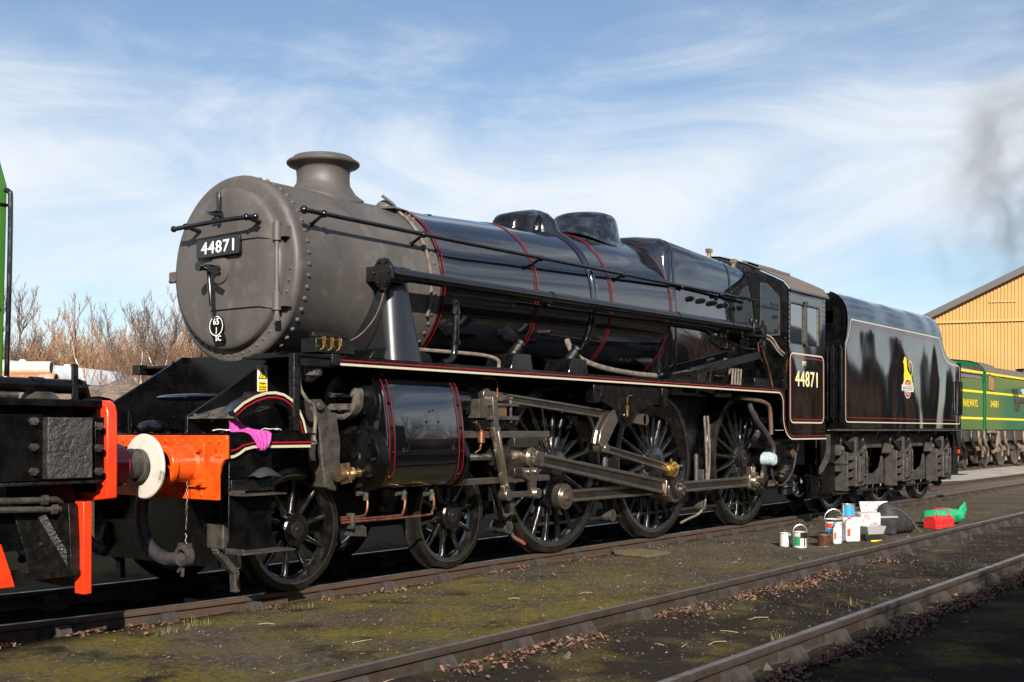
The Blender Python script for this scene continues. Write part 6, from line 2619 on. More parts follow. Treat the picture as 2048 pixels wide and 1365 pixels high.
# ================================================================= VEHICLE AT THE LEFT EDGE
LV = thing('green_locomotive', 'green locomotive at the left edge with black bufferbeam block and red beam edge', 'locomotive', (-3.2, 0.12, 0))


def Q(m, name, mat, **k):
    return m.build(name, mat, LV, **k)


m = MB()
prof_ = arc(-1.22, 1.43, .07, 90, 180, 5)
m.prism([(1.22, 1.50), (-1.20, 1.50), (-1.25, 1.47), (-1.27, 1.42), (-1.27, .86), (-1.10, .84), (1.10, .84), (1.27, .86), (1.27, 1.42)], 'yz', -.905, -.825)
Q(m, 'bufferbeam', 'red_edge', bevel=.012)
m = MB()
m.prism([(-1.20, 1.44), (1.20, 1.44), (1.20, .90), (-1.20, .90)], 'yz', -.935, -.906)
Q(m, 'bufferbeam_back', 'satin')
m = MB()
m.box(-1.08, -1.02, -1.28, -1.18, .26, .85)
m.box(-1.08, -1.02, 1.18, 1.28, .26, .85)
Q(m, 'step_edge_plate', 'red_edge', bevel=.006)
m = MB()
m.box(-3.9, -.906, -1.22, 1.22, 1.455, 1.500)
Q(m, 'platform', 'satin', bevel=.004)
m = MB()
m.box(-1.33, -1.02, -1.29, -1.20, 1.00, 1.385)
blk = Q(m, 'ballast_block', 'gritblock', bevel=.006)
m = MB()
m.box(-1.62, -1.335, -1.235, -1.19, .99, 1.40)
m.box(-1.02, -.91, -1.245, -1.19, .98, 1.39)
m.box(-.985, -.95, -1.26, -1.24, 1.02, 1.36)
m.build('block_flange', 'satin', blk, bevel=.004)
m = MB()
for x, zz in ((-1.40, 1.36), (-1.40, 1.20), (-1.40, 1.05), (-.968, 1.33), (-.968, 1.19), (-.968, 1.04)):
    y_ = -1.235 if x < -1.2 else -1.26
    m.cyl((x, y_, zz), (x, y_ - .035, zz), .026, n=6)
    m.cyl((x, y_ - .035, zz), (x, y_ - .05, zz), .014, n=8)
m.build('block_bolts', 'castgrey', blk)
m = MB()
m.box(-1.62, -.95, -1.27, -1.19, .965, .985)
Q(m, 'support_angle', 'grimy', bevel=.003)
m = MB()
m.box(-3.9, -1.0, -1.05, 1.05, .55, 1.455)
Q(m, 'underframe', 'satin')
m = MB()
m.prism([(-1.45, .84), (-1.02, .84), (-1.02, .30), (-1.10, .30), (-1.30, .36)], 'xz', -1.08, -1.06)
m.prism([(-1.16, .84), (-1.10, .84), (-1.06, .36), (-1.14, .42)], 'xz', -1.24, -1.07)
m.bar((-1.28, -1.10, .80), (-1.10, -1.22, .40), .012, .05)
Q(m, 'step_support', 'grimy', bevel=.003)
m = MB()
for x, zz in ((-1.13, .78), (-1.2, .70), (-1.11, .66), (-1.11, .52), (-1.24, .76), (-1.25, .58)):
    m.dome((x, -1.08, zz), (0, -1, 0), .018, .015)
m.build('step_rivets', 'grimy', LV)
m = MB()
m.box(-1.50, -1.09, -1.26, -1.0, .385, .42)
for i in range(6):
    m.box(-1.48 + i * .065, -1.45 + i * .065, -1.255, -1.02, .42, .428)
Q(m, 'footstep', 'grimy')
m = MB()
m.prism([(-1.62, .62), (-1.545, .40), (-1.535, .36), (-1.62, .36)], 'xz', -1.27, -1.255)
m.prism([(-2.1, .9), (-1.62, .62), (-1.62, .36), (-2.1, .36)], 'xz', -1.268, -1.257)
Q(m, 'red_step_side', 'red_edge')
m = MB()
m.tube([(-1.95, -1.16, .885), (-1.28, -1.16, .865)], .022, 10)
m.tube([(-1.30, -1.16, .868), (-1.20, -1.16, .866), (-1.14, -1.12, .84)], .020, 10)
m.tube([(-1.95, -1.14, .83), (-1.10, -1.14, .80)], .022, 10)
m.cyl((-1.30, -1.16, .868), (-1.26, -1.16, .867), .034, n=6)
m.cyl((-1.22, -1.14, .805), (-1.18, -1.14, .804), .034, n=6)
m.cyl((-1.08, -1.14, .80), (-1.04, -1.14, .799), .03, n=6)
Q(m, 'air_pipe', 'castgrey')
m = MB()
m.tube([(-2.4, -1.10, 1.595), (-1.05, -1.10, 1.585), (-.97, -1.08, 1.575), (-.93, -1.03, 1.54), (-.90, -1.0, 1.50)], .048, 14)
m.cyl((-1.34, -1.10, 1.587), (-1.26, -1.10, 1.586), .056, n=14)
m.cyl((-1.02, -1.10, 1.585), (-.98, -1.09, 1.577), .056, n=14)
hp_ = Q(m, 'air_hose', 'satin')
m = MB()
m.prism([(-1.36, 1.50), (-1.18, 1.50), (-1.23, 1.545), (-1.33, 1.545)], 'xz', -1.18, -1.02)
m.tube([(-2.4, -1.15, 1.52), (-1.45, -1.15, 1.52)], .02, 8)
m.build('hose_saddle', 'castgrey', hp_)
m = MB()
m.prism(rrect(-1.075, -1.035, 1.50, 1.735, .018, 4), 'xz', -1.15, -1.13)
Q(m, 'lamp_iron', 'grimy', bevel=.002)
m = MB()
m.box(-.96, -.88, -1.18, -1.08, 1.50, 1.515)
Q(m, 'lamp_iron_foot', 'grimy')
# cab body
m = MB()
secs = []
for zz, xf in ((1.50, -1.475), (2.80, -1.445), (2.83, -1.445), (3.4, -1.62)):
    secs.append([(xf, -1.02, zz), (xf, 1.02, zz), (-3.9, 1.02, zz), (-3.9, -1.02, zz)])
m.loft(secs)
cb = Q(m, 'cab_body', 'leftgreen', bevel=.01)
m = MB()
m.box(-1.60, -1.438, -1.03, 1.03, 2.70, 2.715)
m.dome((-1.52, -1.022, 2.80), (0, -1, 0), .012)
m.build('cab_beading', 'satin', cb)
m = MB()
m.prism(rrect(-2.75, -1.95, 2.18, 2.62, .06, 4), 'xz', -1.030, -1.0235)
m.build('cab_window', 'glass', cb)
m = MB()
m.strip(rrect(-2.78, -1.92, 2.15, 2.65, .08, 4), .03, -1.0335, closed=True)
m.build('window_frame', 'satin', cb)
for zz in (1.62, 2.05):
    m = MB()
    m.box(-3.88, -1.50, -1.034, -1.022, zz, zz + .02)
    m.build('side_beading', 'leftgreen', cb)
m = MB()
m.tube(smooth_path([(-1.455, -1.02, 2.80), (-1.45, -1.05, 2.785), (-1.446, -1.06, 2.72), (-1.454, -1.06, 2.2), (-1.474, -1.06, 1.5)], 6), .016, 8)
m.build('cab_handrail', 'gloss_small', cb)
m = MB()
for s in (-1, 1):
    w_ = MB()
    w_.lathe([(-.07, .40), (-.07, .46), (.04, .47), (.06, .49), (.07, .47), (.07, .40), (-.07, .40)], (-2.6, s * .75 + .35, .47), 'y', n=40)
    w_.lathe([(-.05, .0), (-.05, .40), (.05, .40), (.05, 0)], (-2.6, s * .75 + .35, .47), 'y', n=30)
    Q(w_, 'wheel', 'tyre')
for s in (-1, 1):
    y0 = s * .876
    m = MB()
    m.lathe([(-.825, .175), (-.79, .165), (-.78, .145), (-.60, .140), (-.585, .148), (-.56, .148), (-.555, .12)], (0, y0, 1.065), 'x', n=32)
    bf = Q(m, 'buffer', 'maroon')
    m = MB()
    m.lathe([(-.555, .105), (-.41, .100), (-.40, .10)], (0, y0, 1.065), 'x', n=24)
    m.build('buffer_ram', 'castgrey', bf)
    m = MB()
    m.lathe([(-.42, 0), (-.42, .10), (-.41, .118), (-.38, .115), (-.3695, .09), (-.3695, 0)], (0, y0, 1.058), 'x', n=24)
    m.build('buffer_head', 'castgrey', bf)
# screw coupling hanging between the two engines
m = MB()
m.cyl((-.60, -.16, 1.0), (-.60, .16, 1.0), .03, n=10)
for yy in (-.09, .09):
    m.tube(smooth_path([(-.82, yy * .4, 1.03), (-.6, yy, 1.0), (-.50, yy, .80), (-.48, yy, .60)], 5), .018, 8)
m.cyl((-.50, 0, .86), (-.485, 0, .50), .028, n=10)
m.cyl((-.50, -.13, .62), (-.50, .13, .62), .032, n=10)
lo_ = [(-.49, -.075, .62)] + [(-.47, -.075 * math.cos(t), .30 - .075 * math.sin(t)) for t in [PI * k / 8 for k in range(9)]] + [(-.49, .075, .62)]
m.tube(lo_, .020, 8)
Q(m, 'screw_coupling', 'gloss_small')
m = MB()
m.tube(smooth_path([(-.80, -.42, .82), (-.72, -.45, .78), (-.66, -.45, .70), (-.64, -.42, .55)], 5), .035, 10)
m.sphere((-.72, -.46, .79), .055, 10, 8)
Q(m, 'air_cock', 'bronze')
m = MB()
m.box(-.86, -.80, -.62, -.5, .30, .72)
m.tube(smooth_path([(-.82, .3, .82), (-.70, .3, .70), (-.66, .25, .45), (-.70, .1, .36)], 5), .035, 10)
Q(m, 'brake_pipe', 'hose')

# ================================================================= GREEN ENGINE IN THE DISTANCE
GE = thing('streamlined_locomotive', 'green air-smoothed steam locomotive with yellow lines numbered 34081 beyond the tender', 'locomotive', (42, 4.4, 0))
YN = 3.10


def G(m, name, mat, **k):
    return m.build(name, mat, GE, **k)


def body(x0, x1, zt, name, z0=1.35):
    m = MB()
    o = [(YN, z0), (YN, zt - .62), (YN + .03, zt - .46), (YN + .12, zt - .30), (YN + .30, zt - .15), (YN + .62, zt - .04), (YN + 1.3, zt + .04)]
    o = o + [(8.8 - a, b) for a, b in o[-2::-1]]
    m.loft([[(x, a, b) for a, b in o] for x in (x0, x1)])
    return G(m, name, 'greenpaint', smooth=40)


tb = body(29.5, 36.55, 3.55, 'tender_body')
cbd = body(37.0, 39.0, 3.82, 'cab')
cs_ = body(39.0, 49.5, 3.72, 'casing')
m = MB()
for x0, x1, zt in ((37.0, 39.02, 3.84), (39.02, 49.5, 3.74), (29.5, 36.6, 3.57)):
    o = [(YN + .028, zt - .48), (YN + .115, zt - .31), (YN + .295, zt - .155), (YN + .615, zt - .04), (YN + 1.3, zt + .045)]
    o = o + [(8.8 - a, b) for a, b in o[-2::-1]]
    m.loft([[(x, a - .012 if a < 4.4 else a + .012, b + .012) for a, b in o] for x in (x0, x1)], closed=False)
G(m, 'roof', 'roofgrey', smooth=50)
for za, nm in ((3.335, 'upper'), (2.66, 'middle'), (1.74, 'lower')):
    m = MB()
    m.strip([(29.6, za), (36.55, za)], .075, YN - .006)
    m.strip([(37.0, za), (49.4, za)], .075, YN - .006)
    G(m, 'yellow_line', 'lineyellow')
text('tender_lettering', 'RAILWAYS', .26, (35.0, YN - .01, 2.25), '-y', 'lineyellow', GE, width=1.7, bold=.015)
text('cab_number', '34081', .24, (38.05, YN - .01, 2.27), '-y', 'lineyellow', GE, width=1.05, bold=.012)
m = MB()
m.prism([(37.25, 2.74), (38.12, 2.74), (38.12, 3.22), (37.45, 3.30), (37.25, 3.3)], 'xz', YN - .008, YN - .004)
G(m, 'cab_window', 'glass')
m = MB()
m.strip([(37.25, 2.74), (38.12, 2.74), (38.12, 3.22), (37.45, 3.30), (37.25, 3.3)], .05, YN - .012, closed=True)
G(m, 'window_frame', 'greenskirt')
m = MB()
m.box(36.55, 37.0, YN + .12, 5.6, 1.35, 3.6)
G(m, 'gangway', 'greenskirt')
m = MB()
m.box(29.5, 36.6, YN + .05, 5.7, .95, 1.35)
m.box(36.9, 49.5, YN + .05, 5.7, .95, 1.35)
m.box(29.5, 49.5, 3.9, 4.9, .4, 1.0)
G(m, 'skirt', 'greenskirt')
m = MB()
m.strip([(36.68, 1.3), (36.68, 3.0)], .05, YN - .03)
G(m, 'cab_handrail', 'leftgreen')
# nameplate with wings on the casing
m = MB()
m.prism([(41.0, 2.38), (43.2, 2.38), (43.2, 2.56), (41.0, 2.60)], 'xz', YN - .04, YN - .006)
for i in range(3):
    m.prism([(40.75 + i * .3, 2.62), (40.88 + i * .3, 2.62), (40.72 + i * .3, 2.90), (40.62 + i * .3, 2.90)], 'xz', YN - .03, YN - .006)
    m.prism([(41.0 + i * .3, 2.05), (41.15 + i * .3, 2.05), (41.1 + i * .3, 2.36), (40.98 + i * .3, 2.36)], 'xz', YN - .03, YN - .006)
npl = G(m, 'nameplate', 'mech_brown')
m = MB()
m.prism([(42.0, 2.74), (42.4, 2.68), (43.4, 2.66), (43.4, 2.94), (42.1, 2.94), (41.9, 2.84)], 'xz', YN - .03, YN - .006)
m.build('badge', 'gaugeblue', npl)
m = MB()
m.prism([(43.55 + .35 * math.cos(2 * PI * i / 20), 2.12 + .38 * math.sin(2 * PI * i / 20)) for i in range(20)], 'xz', YN - .03, YN - .006)
m.build('crest', 'number_white', npl)
for x, r_ in ((31.0, .47), (32.9, .47), (34.8, .47), (36.0, .3), (38.6, .48), (40.8, .94), (42.9, .94), (45.0, .94), (47.4, .46)):
    m = MB()
    for yy in (3.62, 5.18):
        m.lathe([(-.07, 0), (-.07, r_ * .8), (-.085, r_ * .82), (-.085, r_ - .01), (.05, r_), (.06, r_ + .03), (.07, r_ + .03), (.07, 0)], (x, yy, r_), 'y', n=32)
    G(m, 'wheel', 'mech_brown' if r_ < .9 else 'wheel')
random.seed(14)
for x in (34.2, 35.4, 36.3, 37.0, 37.8, 38.9, 39.8, 41.2, 42.6):
    m = MB()
    m.box(x - .18, x + .18, YN + .02, YN + .3, .45 + random.uniform(0, .2), 1.05)
    m.tube(smooth_path([(x - .3, YN, 1.3), (x - .3, YN - .02, .9), (x + .1, YN - .02, .7), (x + .2, YN, .4)], 4), .045, 8)
    m.box(x - .5, x + .5, YN + .04, YN + .12, .62, .70)
    G(m, 'underframe_gear', random.choice(('mech_brown', 'mech_tan', 'grimy')))
m = MB()
m.tube(smooth_path([(37.2, YN - .03, 1.28), (38.1, YN - .03, 1.25), (38.3, YN - .03, 1.1), (38.2, YN - .03, .7), (37.8, YN - .03, .55)], 6), .06, 10)
G(m, 'exhaust_pipe', 'mech_tan')
m = MB()
m.lathe([(3.70, .34), (3.95, .30), (4.0, .33), (4.02, .2)], (48.0, 4.4, 0), 'z', n=20)
G(m, 'chimney', 'satin')
m = MB()
for i in range(8):
    m.bar((42.2 + .1 * i, YN - .25, .05), (42.2 + .1 * i, YN - .25, .75), .03, .03)
m.box(42.1, 43.0, YN - .26, YN - .24, .4, .44)
m.build('steel_crate', 'rust_pipe', label='rusty slatted crate standing beside the green 34081 engine', cat='crate')

# ================================================================= THINGS ON THE GROUND
def gz(x, y):
    return ground_z(x, y)


# mossy board
bx, by = 5.98, -1.18
m = MB()
m.prism([(5.72, -1.42), (6.25, -1.43), (6.36, -.98), (5.98, -.80), (5.80, -.95)], 'xy', gz(bx, by) + .004, gz(bx, by) + .034)
m.build('mossy_board', 'boardmoss', label='flat mossy board lying on the ground beside the rail', cat='board', bevel=.006)

VD = Vector((.602, -.798, 0))   # sideways, seen from the camera
FD = Vector((.798, .602, 0))


def tin(name, label, x, y, r, h, body_mat, handle=False, z=None, extra=None, rim='tinsteel'):
    z0 = gz(x, y) if z is None else z
    t = thing(name, label, 'tin', (x, y, z0))
    m = MB()
    m.lathe([(z0, 0), (z0, r), (z0 + .004, r * 1.01), (z0 + h, r), (z0 + h, r * .9), (z0 + h - .01, r * .9), (z0 + h - .01, 0)], (x, y, 0), 'z', n=28)
    m.build('tin_body', body_mat, t)
    m = MB()
    for q in (.0, h - .006):
        m.lathe([(z0 + q, r), (z0 + q, r * 1.03), (z0 + q + .007, r * 1.03), (z0 + q + .007, r)], (x, y, 0), 'z', n=28)
    m.build('tin_rim', rim, t)
    if handle:
        m = MB()
        c = Vector((x, y, z0 + h))
        m.tube([c + VD * (r * 1.04 * math.cos(PI * k / 14)) + Vector((0, 0, r * 1.15 * math.sin(PI * k / 14) - .01)) for k in range(15)], .0055, 6)
        m.build('handle', 'tinsteel', t)
    if extra:
        for a0, a1, zb_, zt_, mt in extra:
            m = MB()
            m.lathe([(z0 + zb_ * h, r * 1.014), (z0 + zt_ * h, r * 1.014)], (x, y, 0), 'z', 8, R(a0), R(a1))
            m.build('tin_label' if mt != 'paintdrip' else 'paint_drip', mt, t)
    return t


# the camera sees the tins from azimuth about 213 degrees
t = tin('paint_tin', 'small white paint tin standing alone at the left of the group', 7.80, -2.13, .067, .165, 'tinwhite')
text('tin_lettering', 'S.G.F', .026, (7.795 - .0, -2.13 - .0685, gz(7.8, -2.13) + .10), '-y', 'tinred', t, width=.07)
m = MB()
tin('paint_tin', 'green and white paint tin with upright handle and dark drips', 7.70, -2.36, .082, .19, 'tinwhite', True,
    extra=[(150, 205, .15, .72, 'tingreen'), (205, 300, .62, 1.0, 'paintdrip'), (235, 246, .1, .7, 'paintdrip'), (256, 262, .2, .7, 'paintdrip'), (270, 276, .05, .7, 'paintdrip')])
tin('paint_kettle', 'brown drip covered paint tin with a brush standing in it', 8.02, -2.53, .080, .145, 'tinbrown')
b0 = Vector((8.03, -2.54, gz(8.03, -2.54)))
m = MB()
m.bar(b0 + Vector((0, 0, .10)), b0 + VD * .12 + Vector((0, 0, .26)), .018, .012)
m.bar(b0 + VD * .0 + Vector((0, 0, .06)), b0 + VD * .02 + Vector((0, 0, .13)), .05, .018)
m.build('paint_brush', 'sleeper', label='paint brush leaning in the brown paint tin', cat='brush')
tin('paint_tin', 'tall red white and blue paint tin with raised wire handle', 8.66, -2.40, .115, .28, 'tinwhite', True,
    extra=[(150, 260, .62, .82, 'tinred'), (150, 250, .36, .60, 'tinblue'), (150, 300, .9, 1.0, 'paintdrip'), (260, 275, .1, .9, 'tinblue')])


def boxthing(name, label, cat, c, sx, sy, h, ang, mat, bevel=.006, z=None):
    z0 = gz(c[0], c[1]) if z is None else z
    t = thing(name, label, cat, (c[0], c[1], z0))
    m = MB()
    a = R(ang)
    ux, uy = Vector((math.cos(a), math.sin(a), 0)), Vector((-math.sin(a), math.cos(a), 0))
    cc = Vector((c[0], c[1], z0))
    vs = []
    for zz in (0, h):
        for i, j in ((-1, -1), (1, -1), (1, 1), (-1, 1)):
            vs.append(cc + ux * i * sx / 2 + uy * j * sy / 2 + Vector((0, 0, zz)))
    m.add(vs, [(0, 3, 2, 1), (4, 5, 6, 7), (0, 1, 5, 4), (1, 2, 6, 5), (2, 3, 7, 6), (3, 0, 4, 7)])
    m.build(name + '_body', mat, t, bevel=bevel)
    return t, cc, ux, uy


# plastic bottles (jerrycans)
def jerry(label, x, y, w, d, h, ang, mat, lab):
    t, cc, ux, uy = boxthing('plastic_canister', label, 'canister', (x, y), w, d, h * .8, ang, mat, .02)
    m = MB()
    top = [cc + ux * i * w / 2 * k + uy * j * d / 2 * k + Vector((0, 0, zz)) for k, zz in ((.98, h * .79), (.6, h * .93)) for i, j in ((-1, -1), (1, -1), (1, 1), (-1, 1))]
    m.add(top, [(0, 1, 5, 4), (1, 2, 6, 5), (2, 3, 7, 6), (3, 0, 4, 7), (4, 5, 6, 7)])
    m.build('shoulder', mat, t)
    m = MB()
    m.cyl(cc + Vector((0, 0, h * .9)) - ux * w * .15, cc + Vector((0, 0, h)) - ux * w * .15, .022, n=12)
    m.build('cap', lab, t)
    m = MB()
    q = cc - uy * (d / 2 + .003)
    for x0_, x1_, z0_, z1_, mt in ((-.42, -.22, .25, .55, 'tinred'), (-.05, .35, .3, .62, 'boxpaper')):
        mm = MB()
        mm.add([q + ux * w * a + Vector((0, 0, h * b)) for a, b in ((x0_, z0_), (x1_, z0_), (x1_, z1_), (x0_, z1_))], [(0, 1, 2, 3)])
        mm.build('label_panel', mt, t)
    return t


jerry('white plastic canister with red mark in the middle of the paint group', 8.68, -2.62, .19, .12, .30, -45, 'tinwhite', 'tinred')
jerry('slim blue edged white canister beside the brown paint tin', 8.34, -2.56, .11, .09, .27, -45, 'tinwhite', 'tinblue')
t, cc, ux, uy = boxthing('cardboard_box', 'crumpled white box standing behind the grey tray', 'box', (9.35, -2.58), .28, .2, .33, -40, 'boxpaper', .02)
t, cc, ux, uy = boxthing('cardboard_box', 'low white box under the blue labelled tin', 'box', (9.12, -2.42), .26, .22, .27, -48, 'tinwhite', .012)
ztop = cc.z + .27
tin('paint_tin', 'blue labelled paint tin standing on top of the low white box', 9.10, -2.42, .085, .17, 'tinsteel', z=ztop, extra=[(165, 255, .15, .9, 'tinblue'), (150, 165, 0, 1, 'tinwhite')])
# black toolbox with stained lid raised
t, cc, ux, uy = boxthing('tool_box', 'black tool box with paint stained white lid propped open', 'toolbox', (10.0, -2.50), .40, .24, .22, -42, 'blackbox', .01)
m = MB()
lid = [cc + ux * i * .21 + uy * j * .13 + Vector((0, 0, .225)) for i, j in ((-1, -1), (1, -1), (1, 1), (-1, 1))]
m.add(lid + [p + Vector((0, 0, .02)) for p in lid], [(0, 3, 2, 1), (4, 5, 6, 7), (0, 1, 5, 4), (1, 2, 6, 5), (2, 3, 7, 6), (3, 0, 4, 7)])
m.build('tray_lip', 'plasticgrey', t)
m = MB()
l2 = [cc + ux * i * .21 + uy * j + Vector((0, 0, z_)) for i, j, z_ in ((-1, .06, .25), (1, .06, .25), (1, .13, .43), (-1, .13, .43))]
m.add(l2 + [p + uy * .025 for p in l2], [(0, 1, 2, 3), (7, 6, 5, 4), (0, 4, 5, 1), (1, 5, 6, 2), (2, 6, 7, 3), (3, 7, 4, 0)])
m.build('raised_lid', 'boxpaper', t, bevel=.005)
m = MB()
mm = [cc + ux * i * .29 + uy * j + Vector((0, 0, z_)) for i, j, z_ in ((-1, .052, .30), (.2, .052, .30), (.2, .085, .38), (-1, .085, .38))]
# grey tray and black case in front
t, cc, ux, uy = boxthing('tool_case', 'small black case under the grey roller tray', 'case', (9.05, -2.74), .30, .18, .08, -30, 'blackbox', .006)
zt_ = cc.z + .08
t = thing('roller_tray', 'grey paint roller tray resting on the small black case', 'tray', (9.03, -2.76, zt_))
m = MB()
c = Vector((9.03, -2.76, zt_))
secs = []
for k, zz in ((.78, 0), (1.0, .10), (.95, .10), (.74, .012)):
    secs.append([c + ux * i * .15 * k + uy * j * .085 * k + Vector((0, 0, zz)) for i, j in ((-1, -1), (1, -1), (1, 1), (-1, 1))])
m.loft(secs)
m.build('tray_body', 'plasticgrey', t, bevel=.004)
m = MB()
c = Vector((8.86, -2.80, gz(8.86, -2.8) + .012))
m.bar(c, c + VD * .16 + FD * .05, .022, .016)
m.build('scraper', 'lineyellow', label='yellow handled scraper lying in front of the roller tray', cat='scraper')
# black holdall
t = thing('holdall_bag', 'slumped black holdall with pale piping behind the paint tins', 'bag', (10.35, -2.62, gz(10.35, -2.62)))
m = MB()
c = Vector((10.35, -2.62, gz(10.35, -2.62)))
secs = []
for f, w_, h_ in ((-.55, .10, .32), (-.48, .16, .42), (-.3, .19, .44), (-.1, .20, .36), (.12, .20, .28), (.32, .18, .24), (.46, .14, .20), (.52, .06, .10)):
    sec = []
    for k in range(12):
        a = 2 * PI * k / 12
        sec.append(c + (VD * .55 + FD * .45).normalized() * f * .62 + (FD * .6 - VD * .6).normalized() * math.cos(a) * w_ * .85 + Vector((0, 0, h_ / 2 + math.sin(a) * h_ / 2 + .01 * math.sin(7 * f + a * 3))))
    secs.append(sec)
m.loft(secs)
m.build('bag_body', 'bagcloth', t, smooth=80)
m = MB()
dd = (VD * .55 + FD * .45).normalized()
sd = (FD * .6 - VD * .6).normalized()
m.tube(smooth_path([c + dd * -.28 - sd * .11 + Vector((0, 0, .36)), c + dd * -.14 - sd * .15 + Vector((0, 0, .33)), c + dd * .07 - sd * .165 + Vector((0, 0, .20)), c + dd * .2 - sd * .175 + Vector((0, 0, .08)), c + dd * .32 - sd * .19 + Vector((0, 0, .01))], 5), .006, 6)
m.build('piping', 'lagging', t)
# red toolbox
t = thing('cantilever_toolbox', 'red metal cantilever toolbox with tubular handle beside the green bag', 'toolbox', (11.65, -2.80, gz(11.65, -2.8)))
c = Vector((11.65, -2.80, gz(11.65, -2.8)))
ux = (VD * .82 + FD * .5).normalized()
uy = Vector((-ux.y, ux.x, 0))
m = MB()
m.loft([[c + ux * f * .20 + uy * a + Vector((0, 0, b)) for a, b in ((-.11, 0), (.11, 0), (.11, .14), (.06, .18), (-.06, .18), (-.11, .14))] for f in (-1, 1)])
m.build('box_body', 'toolred', t, bevel=.006)
m = MB()
m.tube([c + ux * -.14 - uy * .09 + Vector((0, 0, .15)), c + ux * -.12 - uy * .04 + Vector((0, 0, .29)), c + ux * .12 - uy * .04 + Vector((0, 0, .29)), c + ux * .14 - uy * .09 + Vector((0, 0, .15))], .010, 8)
m.build('carry_handle', 'toolred', t)
m = MB()
for zz in (.055, .11):
    m.bar(c + ux * -.195 - uy * .112 + Vector((0, 0, zz)), c + ux * .195 - uy * .112 + Vector((0, 0, zz)), .004, .006)
for f in (-.16, .16):
    m.bar(c + ux * f * .8 - uy * .114 + Vector((0, 0, .03)), c + ux * (f * .5) - uy * .114 + Vector((0, 0, .15)), .004, .018)
m.build('tray_hinge', 'tinred', t)
# green plastic sack
t = thing('plastic_sack', 'crumpled bright green plastic sack lying behind the red toolbox', 'sack', (12.5, -2.72, gz(12.5, -2.72)))
c = Vector((12.45, -2.70, gz(12.5, -2.72)))
ux = (VD * .8 + FD * .75).normalized()
uy = Vector((-ux.y, ux.x, 0))
m = MB()
secs = []
NSK = 26
for i in range(25):
    f = i / 24
    w_ = .19 * min(1, (f / .10) ** .5) * (1 if f < .62 else max(.12, 1 - (f - .62) / .30))
    h_ = .24 * min(1, (f / .12) ** .5) * (1 if f < .55 else 1 - .45 * min(1, (f - .55) / .2) + (0 if f < .76 else .30 * (f - .76) / .24))
    zb_ = 0 if f < .6 else .10 * (f - .6) / .4
    sec = []
    for k in range(NSK):
        a = 2 * PI * k / NSK
        q = c + ux * (f * 1.15 - .6)
        j = 1 + .16 * noise.noise((f * 9, math.cos(a) * 2.2, math.sin(a) * 2.2 + 3)) + .09 * noise.noise((f * 24, math.cos(a) * 5, math.sin(a) * 5))
        if f > .8:
            j += .18 * math.sin(a * 6 + f * 20)
        sec.append(q + uy * math.cos(a) * w_ * j + Vector((0, 0, zb_ + max(0.0, h_ / 2 + math.sin(a) * h_ / 2 * (j if math.sin(a) > 0 else 1)))))
    secs.append(sec)
m.loft(secs)
m.build('sack_skin', 'plasticgreen', t, smooth=22)
# glowing-coloured leaves and oil below the ashpan
m = MB()
random.seed(31)
for _ in range(420):
    x, y = random.uniform(7.6, 8.9), random.gauss(-.42, .12)
    s_ = random.uniform(.01, .025)
    z = -.165 + random.uniform(0, .05)
    a = random.uniform(0, 6.3)
    m.add([(x, y, z), (x + s_ * math.cos(a), y + s_ * math.sin(a), z + s_ * random.uniform(-.2, .6)), (x - s_ * math.sin(a), y + s_ * math.cos(a), z + s_ * random.uniform(-.2, .6))], [(0, 1, 2)])
m.build('rusty_scale', 'ember', kind='stuff', label='orange rust coloured scale lying under the firebox', cat='scale', smooth=0)

# rags on the front platform
def cloth(name, label, mat, pts, cat='rag'):
    """pts: grid rows of 3-D points"""
    m = MB()
    n = len(pts[0])
    sub = []
    vs = [q for r_ in pts for q in r_]
    fs = [(j * n + i, j * n + i + 1, (j + 1) * n + i + 1, (j + 1) * n + i) for j in range(len(pts) - 1) for i in range(n - 1)]
    m.add(vs, fs)
    o = m.build(name, mat, smooth=180, label=label, cat=cat)
    s = o.modifiers.new('subdivision', 'SUBSURF')
    s.levels = s.render_levels = 2
    d = o.modifiers.new('solid', 'SOLIDIFY')
    d.thickness = .006
    return o


rnd = random.Random(2)
rows = []
NC = 15
for j, (y, z, x0, x1) in enumerate(((-1.02, 1.42, .24, .30), (-1.06, 1.415, .22, .31), (-1.09, 1.39, .215, .32), (-1.11, 1.35, .21, .335), (-1.13, 1.315, .18, .37), (-1.17, 1.30, .16, .42), (-1.22, 1.297, .17, .45), (-1.27, 1.295, .20, .46), (-1.295, 1.275, .25, .44), (-1.305, 1.235, .275, .43), (-1.31, 1.20, .30, .42), (-1.31, 1.165, .31, .375))):
    amp = .010 + .004 * j / 11
    rows.append([(x0 + (x1 - x0) * i / (NC - 1) + .006 * rnd.uniform(-1, 1), y - amp * math.sin(i * 1.7 + j * .35) - .008 * rnd.random(), z + amp * .9 * math.sin(i * 2.1 + j * .9) * (1 if 4 <= j <= 7 else .4) + (.010 * math.sin(i * .9) if j == 11 else 0)) for i in range(NC)])
cloth('pink_rag', 'bright pink rag hanging over the edge of the front platform', 'pinkcloth', rows)
rows = [[(.12 + .03 * i + .01 * j, -1.02 - .05 * j, 1.292 + .02 * abs(math.sin(i * 1.7 + j))) for i in range(6)] for j in range(4)]
cloth('glove', 'white work glove lying left of the pink rag on the platform', 'whitecloth', rows, 'glove')
rows = [[(.46 + .028 * i, -1.16 - .03 * j, 1.292 + .028 * abs(math.sin(i * 1.4 + j * .8))) for i in range(6)] for j in range(4)]
cloth('glove', 'grey and white work glove lying right of the pink rag', 'whitecloth', rows, 'glove')
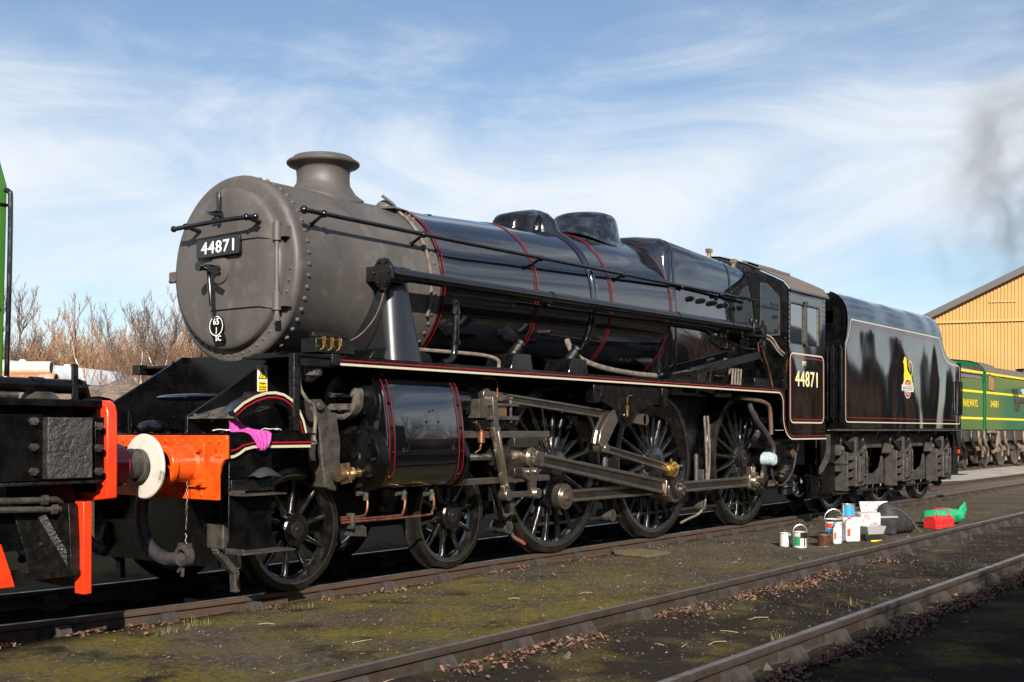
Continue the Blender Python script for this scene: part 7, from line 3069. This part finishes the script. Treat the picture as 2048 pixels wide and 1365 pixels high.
rows = [[(.26 + .045 * i, -1.25 - .045 * j, .95 + .085 * math.sin(PI * min(1, (i + .5) / 6)) * (1 if 0 < j < 3 else .25)) for i in range(6)] for j in range(4)]
cloth('dark_rag', 'dark crumpled rag stuffed on the upper front step', 'bagcloth', rows)

# ---- smoke drifting over the shed from an engine beyond
def smoke(name, label, c, r, dens, scale=.3):
    m = MB()
    m.sphere(c, 1.0, 24, 14, r)
    mt = bpy.data.materials.new(name)
    mt.use_nodes = True
    N, L = mt.node_tree.nodes, mt.node_tree.links
    N.clear()
    out = N.new('ShaderNodeOutputMaterial')
    pv = N.new('ShaderNodeVolumePrincipled')
    pv.inputs['Color'].default_value = (.16, .16, .17, 1)
    tcn = N.new('ShaderNodeTexCoord')
    nz = N.new('ShaderNodeTexNoise')
    nz.inputs['Scale'].default_value = scale
    nz.inputs['Detail'].default_value = 6
    nz.inputs['Distortion'].default_value = 1.0
    L.new(tcn.outputs['Object'], nz.inputs['Vector'])
    vs = N.new('ShaderNodeVectorMath')
    vs.operation = 'DISTANCE'
    vs.inputs[1].default_value = (.5, .5, .5)
    L.new(tcn.outputs['Generated'], vs.inputs[0])
    fo = N.new('ShaderNodeMapRange')
    fo.inputs['From Min'].default_value = .5
    fo.inputs['From Max'].default_value = .1
    L.new(vs.outputs['Value'], fo.inputs['Value'])
    mr = N.new('ShaderNodeMapRange')
    mr.inputs['From Min'].default_value = .44
    mr.inputs['From Max'].default_value = .70
    mr.inputs['To Max'].default_value = dens
    L.new(nz.outputs['Fac'], mr.inputs['Value'])
    mu = N.new('ShaderNodeMath')
    mu.operation = 'MULTIPLY'
    L.new(mr.outputs[0], mu.inputs[0])
    L.new(fo.outputs[0], mu.inputs[1])
    L.new(mu.outputs[0], pv.inputs['Density'])
    L.new(pv.outputs[0], out.inputs['Volume'])
    MATS[name] = mt
    return m.build(name, name, kind='stuff', label=label, cat='smoke', smooth=180)


smoke('smoke', 'thin dark smoke drifting up over the yellow shed', (76.8, 9.9, 17.0), (6.5, 8.0, 13.0), .26, .26)
